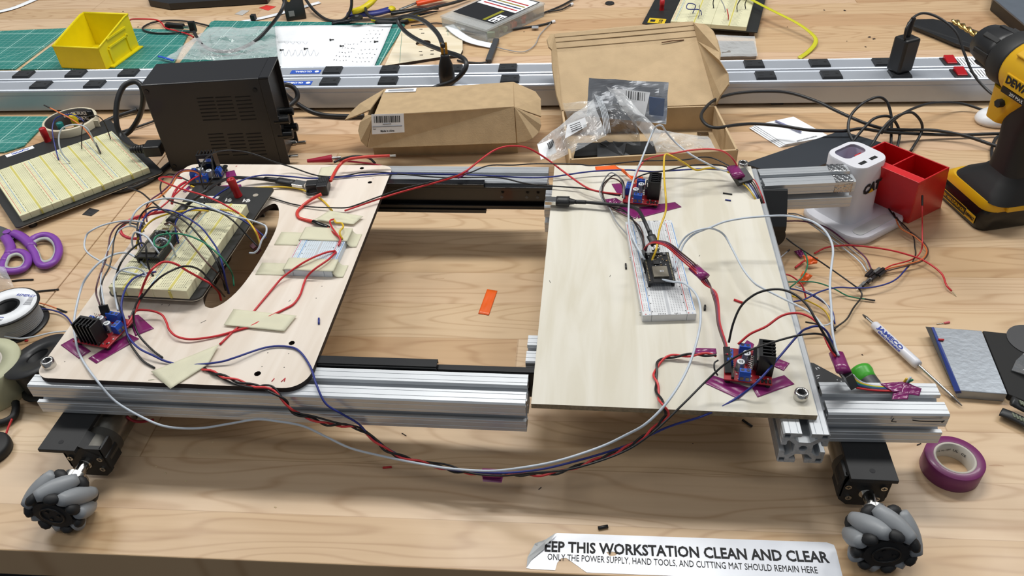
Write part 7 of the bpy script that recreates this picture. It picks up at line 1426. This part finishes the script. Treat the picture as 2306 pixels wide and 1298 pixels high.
q_ = [x-o0 for x in px([(1253, 1200, .0035), (1228, 1216, .004), (1205, 1224, .007), (1215, 1236, .003), (1236, 1222, .004)])]; poly3(MB(), q_, .0003).build('curled_corner', M('sticker_back', '#C9CBCB', .5), st)
q_ = [x-o0 for x in px([(1205, 1224, .006), (1228, 1221, .005), (1226, 1236, .002), (1196, 1262, .0012), (1186, 1278, .0008), (1188, 1256, .003)])]; poly3(MB(), q_, .0003).build('curled_corner', MATS['sticker_back'], st)
# ================================================================ left side of the bench
# scissors
sc = thing('scissors', 'purple-handled scissors with grey finger inserts at the left edge', 'scissors', U(40, 560, .005)); o0 = Vector(sc.location)
PURP = M('purple_handle', '#7D3FA0', .4); GRI = M('grey_insert', '#A9ADA8', .5); z = .007
def lp_(pts, r, name, mat, par, flat=.8, closed=True, zz=z):
    w3 = [U(a, b, zz)-o0 for a, b in pts]
    if closed: w3 = w3+[w3[0]]; s3 = spline([w3[-2]]+w3+[w3[1]], 5); s3 = s3[5:-5]
    else: s3 = spline(w3, 5)
    return MB().tube(s3, r, 9, flat=flat).build(name, mat, par)
ra = [(66, 548), (82, 534), (106, 530), (126, 542), (133, 565), (124, 588), (104, 599), (88, 594), (79, 572)]; rb = [(8, 590), (18, 574), (40, 567), (58, 574), (64, 590), (52, 606), (28, 612), (6, 608)]
lp_(ra, .0054, 'handle_ring', PURP, sc); lp_(rb, .0054, 'handle_ring', PURP, sc)
lp_([(102+(a-102)*.78, 563+(b-563)*.76) for a, b in ra], .0030, 'finger_insert', GRI, sc); lp_([(35+(a-35)*.76, 589+(b-589)*.72) for a, b in rb], .0030, 'finger_insert', GRI, sc)
lp_([(30, 526), (42, 530), (58, 541), (72, 556)], .0072, 'handle_arm', PURP, sc, .7, False); lp_([(12, 535), (20, 548), (24, 560), (20, 574)], .0072, 'handle_arm', PURP, sc, .7, False)
poly3(MB(), [x-o0 for x in px([(40, 526, .006), (28, 540, .006), (2, 538, .006), (-60, 512, .006), (-60, 490, .006), (10, 512, .006)])], .003).build('blade', M('scissor_steel', '#77797A', .35, .9), sc, bev=.0005)
c_ = U(16, 524, .0065)-o0; MB().cyl(c_, c_+Vector((0, 0, .002)), .0055, n=16).build('pivot', PURP, sc)
# spools
def spool(label, c, R0, h, tilt=(0, 0), disc=None, wirem=None, rin=.013):
    t = thing('wire_spool', label, 'wire spool', c, 0, rot=(tilt[0], tilt[1], 0))
    for z0_ in (0, h-.0025): MB().lathe([(rin, z0_), (R0-.001, z0_), (R0, z0_+.0012), (R0-.001, z0_+.0025), (rin, z0_+.0025), (rin, z0_)], 44, 0).build('flange', BLK, t)
    MB().lathe([(rin, .0025), (rin+.002, .0025), (rin+.002, h-.0025), (rin, h-.0025), (rin, .0025)], 28, 0).build('core', BLKM, t)
    prof = []; n = int((h-.005)/.0024)
    for i in range(n): z_ = .0026+i*.0024; prof += [(R0*.80, z_), (R0*.84, z_+.0012), (R0*.80, z_+.0023)]
    MB().lathe([(rin+.002, .0026)]+prof+[(rin+.002, h-.0026)], 40, 0).build('wound_wire', wirem, t)
    if disc: MB().lathe([(rin+.003, h), (R0-.003, h), (R0-.003, h+.0004), (rin+.003, h+.0004), (rin+.003, h)], 44, 0).build('paper_label', PAPER, t)
    return t
c_ = U(14, 691, .031); s1 = spool('spool of grey wire with a white printed label, left edge', (c_.x, c_.y, .0), .0385, .031, (0, 0), True, M('grey_wound_wire', '#9DA3AA', .4))
for k, (tx, rad, a, up, cm) in enumerate((('REMERGY', .0270, 75, 1, TXB), ('ermerry.com', -.0240, 75, 1, TXB), ('600V 22AWG', -.0300, 72, 1, MATS['grey_print']))):
    T_ = Matrix.Rotation(R(-4), 4, 'Z') @ Matrix.Translation((.0 if k else .012, rad*.82, .0316)); lettering(tx, .0062 if k == 0 else .0042, T_, cm, s1, 'label_print', depth=.0001, shear=.2)
mb = MB()
for i in range(7): mb.box(.0200, .004+i*.0021, .0316, .0300-.0006*i, .0048+i*.0021, .0317)
mb.build('label_small_print', MATS['grey_print'], s1)
c_ = U(93, 808, .046); s2 = spool('empty-looking black spool tilted against the chassis corner', (c_.x-.001, c_.y+.004, .0095), .0385, .036, (R(-3), R(-13)), None, M('black_wound_wire', '#131416', .4), .0125)
# masking tape roll at the edge
c_ = U(-52, 822, .040); t = thing('tape_roll', 'wide pale masking tape roll cut off by the left edge', 'tape roll', (c_.x, c_.y, 0)); MB().lathe([(.026, 0), (.044, 0), (.0445, .001), (.0445, .039), (.044, .040), (.026, .040), (.026, 0)], 40, 0).build('tape_body', M('pale_green_tape', '#B5B698', .6), t); MB().lathe([(.0235, .0002), (.026, .0002), (.026, .0398), (.0235, .0398), (.0235, .0002)], 32).build('card_core', M('pale_core', '#C2BCB2', .7), t)
# drawing-tape roll with printed core
c_ = U(156, 268, .026); t = thing('tape_roll', 'cream tape roll with a black printed core behind the left breadboard', 'tape roll', (c_.x, c_.y, 0), 0)
MB().lathe([(.0405, 0), (.0445, 0), (.0450, .0008), (.0450, .025), (.0445, .026), (.0405, .026)], 44, 0).build('tape_body', M('cream_tape', '#CFC6AE', .6), t); MB().lathe([(.0388, .0004), (.0405, .0004), (.0405, .0262), (.0388, .0262), (.0388, .0004)], 44, 0).build('printed_core', M('black_core_paper', '#2A2624', .6), t)
WP = M('white_print', '#E4E4E0', .6)
for a, zz_ in ((88, .0180), (122, .0180), (54, .0180), (106, .0080), (72, .0080)):
    lettering('BLICK', .0082, Matrix.Rotation(R(a), 4, 'Z') @ Matrix.Translation((.0368, 0, zz_)) @ Matrix.Rotation(-pi/2, 4, 'Z') @ Matrix.Rotation(pi/2, 4, 'X'), WP, t, 'core_print', depth=.0001, bold=.0003)
mb = MB(); mb.box(.0445, -.002, .004, .0530, .0, .024); mb.build('tape_end', MATS['cream_tape'], t, bev=.0003)
# left breadboard
ZP = .012; BT = ZP+.0100
fr_, fl_, br_ = U(335, 377, BT), U(44, 487, BT), U(223, 291, BT)
ang_ = math.atan2(fr_.y-fl_.y, fr_.x-fl_.x); Wd = (fr_-fl_).length; 
lb = thing('breadboard', 'large cream breadboard with coloured binding posts at the left', 'breadboard', (fl_.x, fl_.y, 0), ang_)
LL = .1700
bpw = Wd+.028
MB().prism(rr2(bpw, LL+.083, .008, Wd/2+.002, LL/2+.0295), ZP-.0015, ZP).build('base_plate', MATS['black_coated_plate'], lb, bev=.0003); MB().prism(rr2(bpw, LL+.083, .008, Wd/2+.002, LL/2+.0295), ZP-.0025, ZP-.0015).build('plate_underside', MATS['bare_plate_edge'], lb)
for fx in (.01, Wd-.01):
    for fy in (.0, LL+.03): MB().cyl((fx, fy, 0), (fx, fy, ZP-.0025), .006, n=12).build('rubber_foot', BLK, lb)
u_ = (Wd-.012)/4
cols_ = []
for k in range(4): cols_ += [('R', u_*.30), ('T', u_*.70)]
bboard(lb, 0, cols_+[('R', .012)], LL, .0100, ZP, M('pale_cream_breadboard', '#DEDCB6', .45), M('contact_hole_pale', '#A9A88A', .7), None, .0005, True, True)
for cpx, mt, lbn, hh in (((108, 318), MATS['red_binding_post'], 'red', .024), ((145, 303), M('teal_binding_post', '#12706C', .35), 'teal', .022), ((176, 290), M('yellow_binding_post', '#D4B81C', .35), 'yellow', .026), ((213, 280), BLKG, 'black', .026)):
    q = U(cpx[0], cpx[1], ZP); l_ = frame_of((fl_.x, fl_.y, 0), ang_).inverted() @ q
    MB().lathe([(.0056, 0), (.0050, .008), (.0056, .010), (.0056, hh), (.0045, hh+.001), (0, hh+.001)], 18, 0, Matrix.Translation((l_.x, l_.y, ZP))).build('binding_post', mt, lb, label=lbn+' binding post')
q = U(45, 342, ZP); l_ = frame_of((fl_.x, fl_.y, 0), ang_).inverted() @ q
o = MB().box(l_.x-.022, l_.y-.005, ZP, l_.x+.022, l_.y+.006, ZP+.0003).build('name_label', PAPER, lb); lettering('ValuePro', .0075, frame_of((l_.x, l_.y, ZP+.0004)), TXB, lb, 'lettering', shear=.2, bold=.0002)
GLB = 'wires on the left breadboard'
for lbx, m_, r, pts in (('white wire hoop standing on the left breadboard', WHITEW, .0012, [(157, 365, .024), (143, 350, .036), (134, 330, .050), (133, 305, .064), (142, 288, .074), (165, 281, .078), (190, 285, .072), (203, 300, .060), (215, 325, .036), (222, 335, .026)]), ('dark blue wire dropping from the tape roll onto the left breadboard', BLUE, .0010, [(190, 275, .06), (178, 265, .066), (160, 258, .068), (135, 262, .066), (122, 272, .060), (118, 295, .050), (124, 330, .034), (132, 360, .024)]), ('orange jumper with a black end leaning over the tape roll', ORG, .0011, [(112, 243, .075), (130, 252, .072), (160, 268, .064), (180, 282, .056), (198, 300, .046), (218, 330, .030), (226, 342, .024)]), ('black wire arching at the far right of the left breadboard', BLACKW, .0008, [(184, 336, .024), (184, 300, .046), (188, 276, .060), (200, 262, .066), (218, 261, .066), (232, 272, .056), (243, 295, .036), (249, 314, .024)])):
    wire('jumper_wire', lbx, pts, r, m_, 'wire', GLB, ends=[(0, .014, .0015, BLK, 'pin_housing')] if 'orange' in lbx else None)
housing('black jumper housing leaning on the left breadboard under the orange wire', (215, 322), .036, (226, 345), .024, .0014, 'housings on the left breadboard')
# loose items at the left
GX = 'loose wires at the left edge'
def Wx(lb_, m_, r, pts, ends=None, nm='jumper_wire'): wire(nm, lb_, pts, r, m_, 'wire', GX, ends=ends)
Wx('short black wire piece below the scissors', BLACKW, .0012, [(27, 633, .0015), (45, 631, .0015), (75, 630, .0015)]); Wx('longer black wire piece above the labelled spool', BLACKW, .0012, [(-10, 668, .0015), (40, 662, .0015), (90, 656, .0015), (132, 652, .0015)])
Wx('orange jumper reaching right from the labelled spool to a black housing', ORG, .0009, [(82, 681, .012), (105, 687, .006), (130, 696, .003)], [(-1, .014, .0014, BLK, 'pin_housing')]); Wx('blue wire curving from the labelled spool under the deck', BLUE, .0010, [(78, 697, .010), (100, 696, .006), (128, 702, .004), (150, 714, .004), (166, 736, .004)])
Wx('pale wire running off the labelled spool past the black spool', WHITEW, .0011, [(10, 758, .012), (45, 763, .008), (80, 758, .006), (115, 750, .006), (155, 746, .006)]); Wx('black bit of wire between the spools and the tape roll', BLACKW, .0016, [(40, 782, .012), (36, 800, .02), (36, 850, .008), (24, 878, .003)])
wire('hex_key', 'black bent rubber-coated rod at the lower left edge', [(35, 907, .006), (36, 922, .006), (30, 938, .006), (14, 949, .006), (-12, 956, .006)], .0042, BLKM, 'rod')
Wx('red wire slanting down from the bent rod', RED, .0012, [(27, 944, .011), (18, 965, .008), (8, 995, .004), (0, 1016, .002)]); chip('tiny red scrap between the two spools', (56, 768), (63, 767), .0012, RED)
c_ = U(-22, 1012, .006); tag(MB().lathe([(0, .012), (.018, .012), (.0205, .010), (.021, .006), (.0205, .001), (0, 0)], 32).build('round_cap', BLKM, origin=None), 'black round cap cut off by the left edge below the bent rod', 'cap').location = (c_.x, c_.y, 0)
crumple('plastic_bag', 'clear domed plastic scrap at the left edge between scissors and spool', [(-30, 596), (10, 600), (32, 648), (-20, 660)], [.016, .018, .004, .004], .004, FILM, 10, 30, seed=41, puff=.014)
Wx('dark red wire peeking below the left end of the front extrusion', M('dark_red_insulation', '#A01E2E', .4), .0015, [(285, 938, .040), (300, 948, .034), (320, 950, .032), (345, 946, .036)], nm='motor_lead')
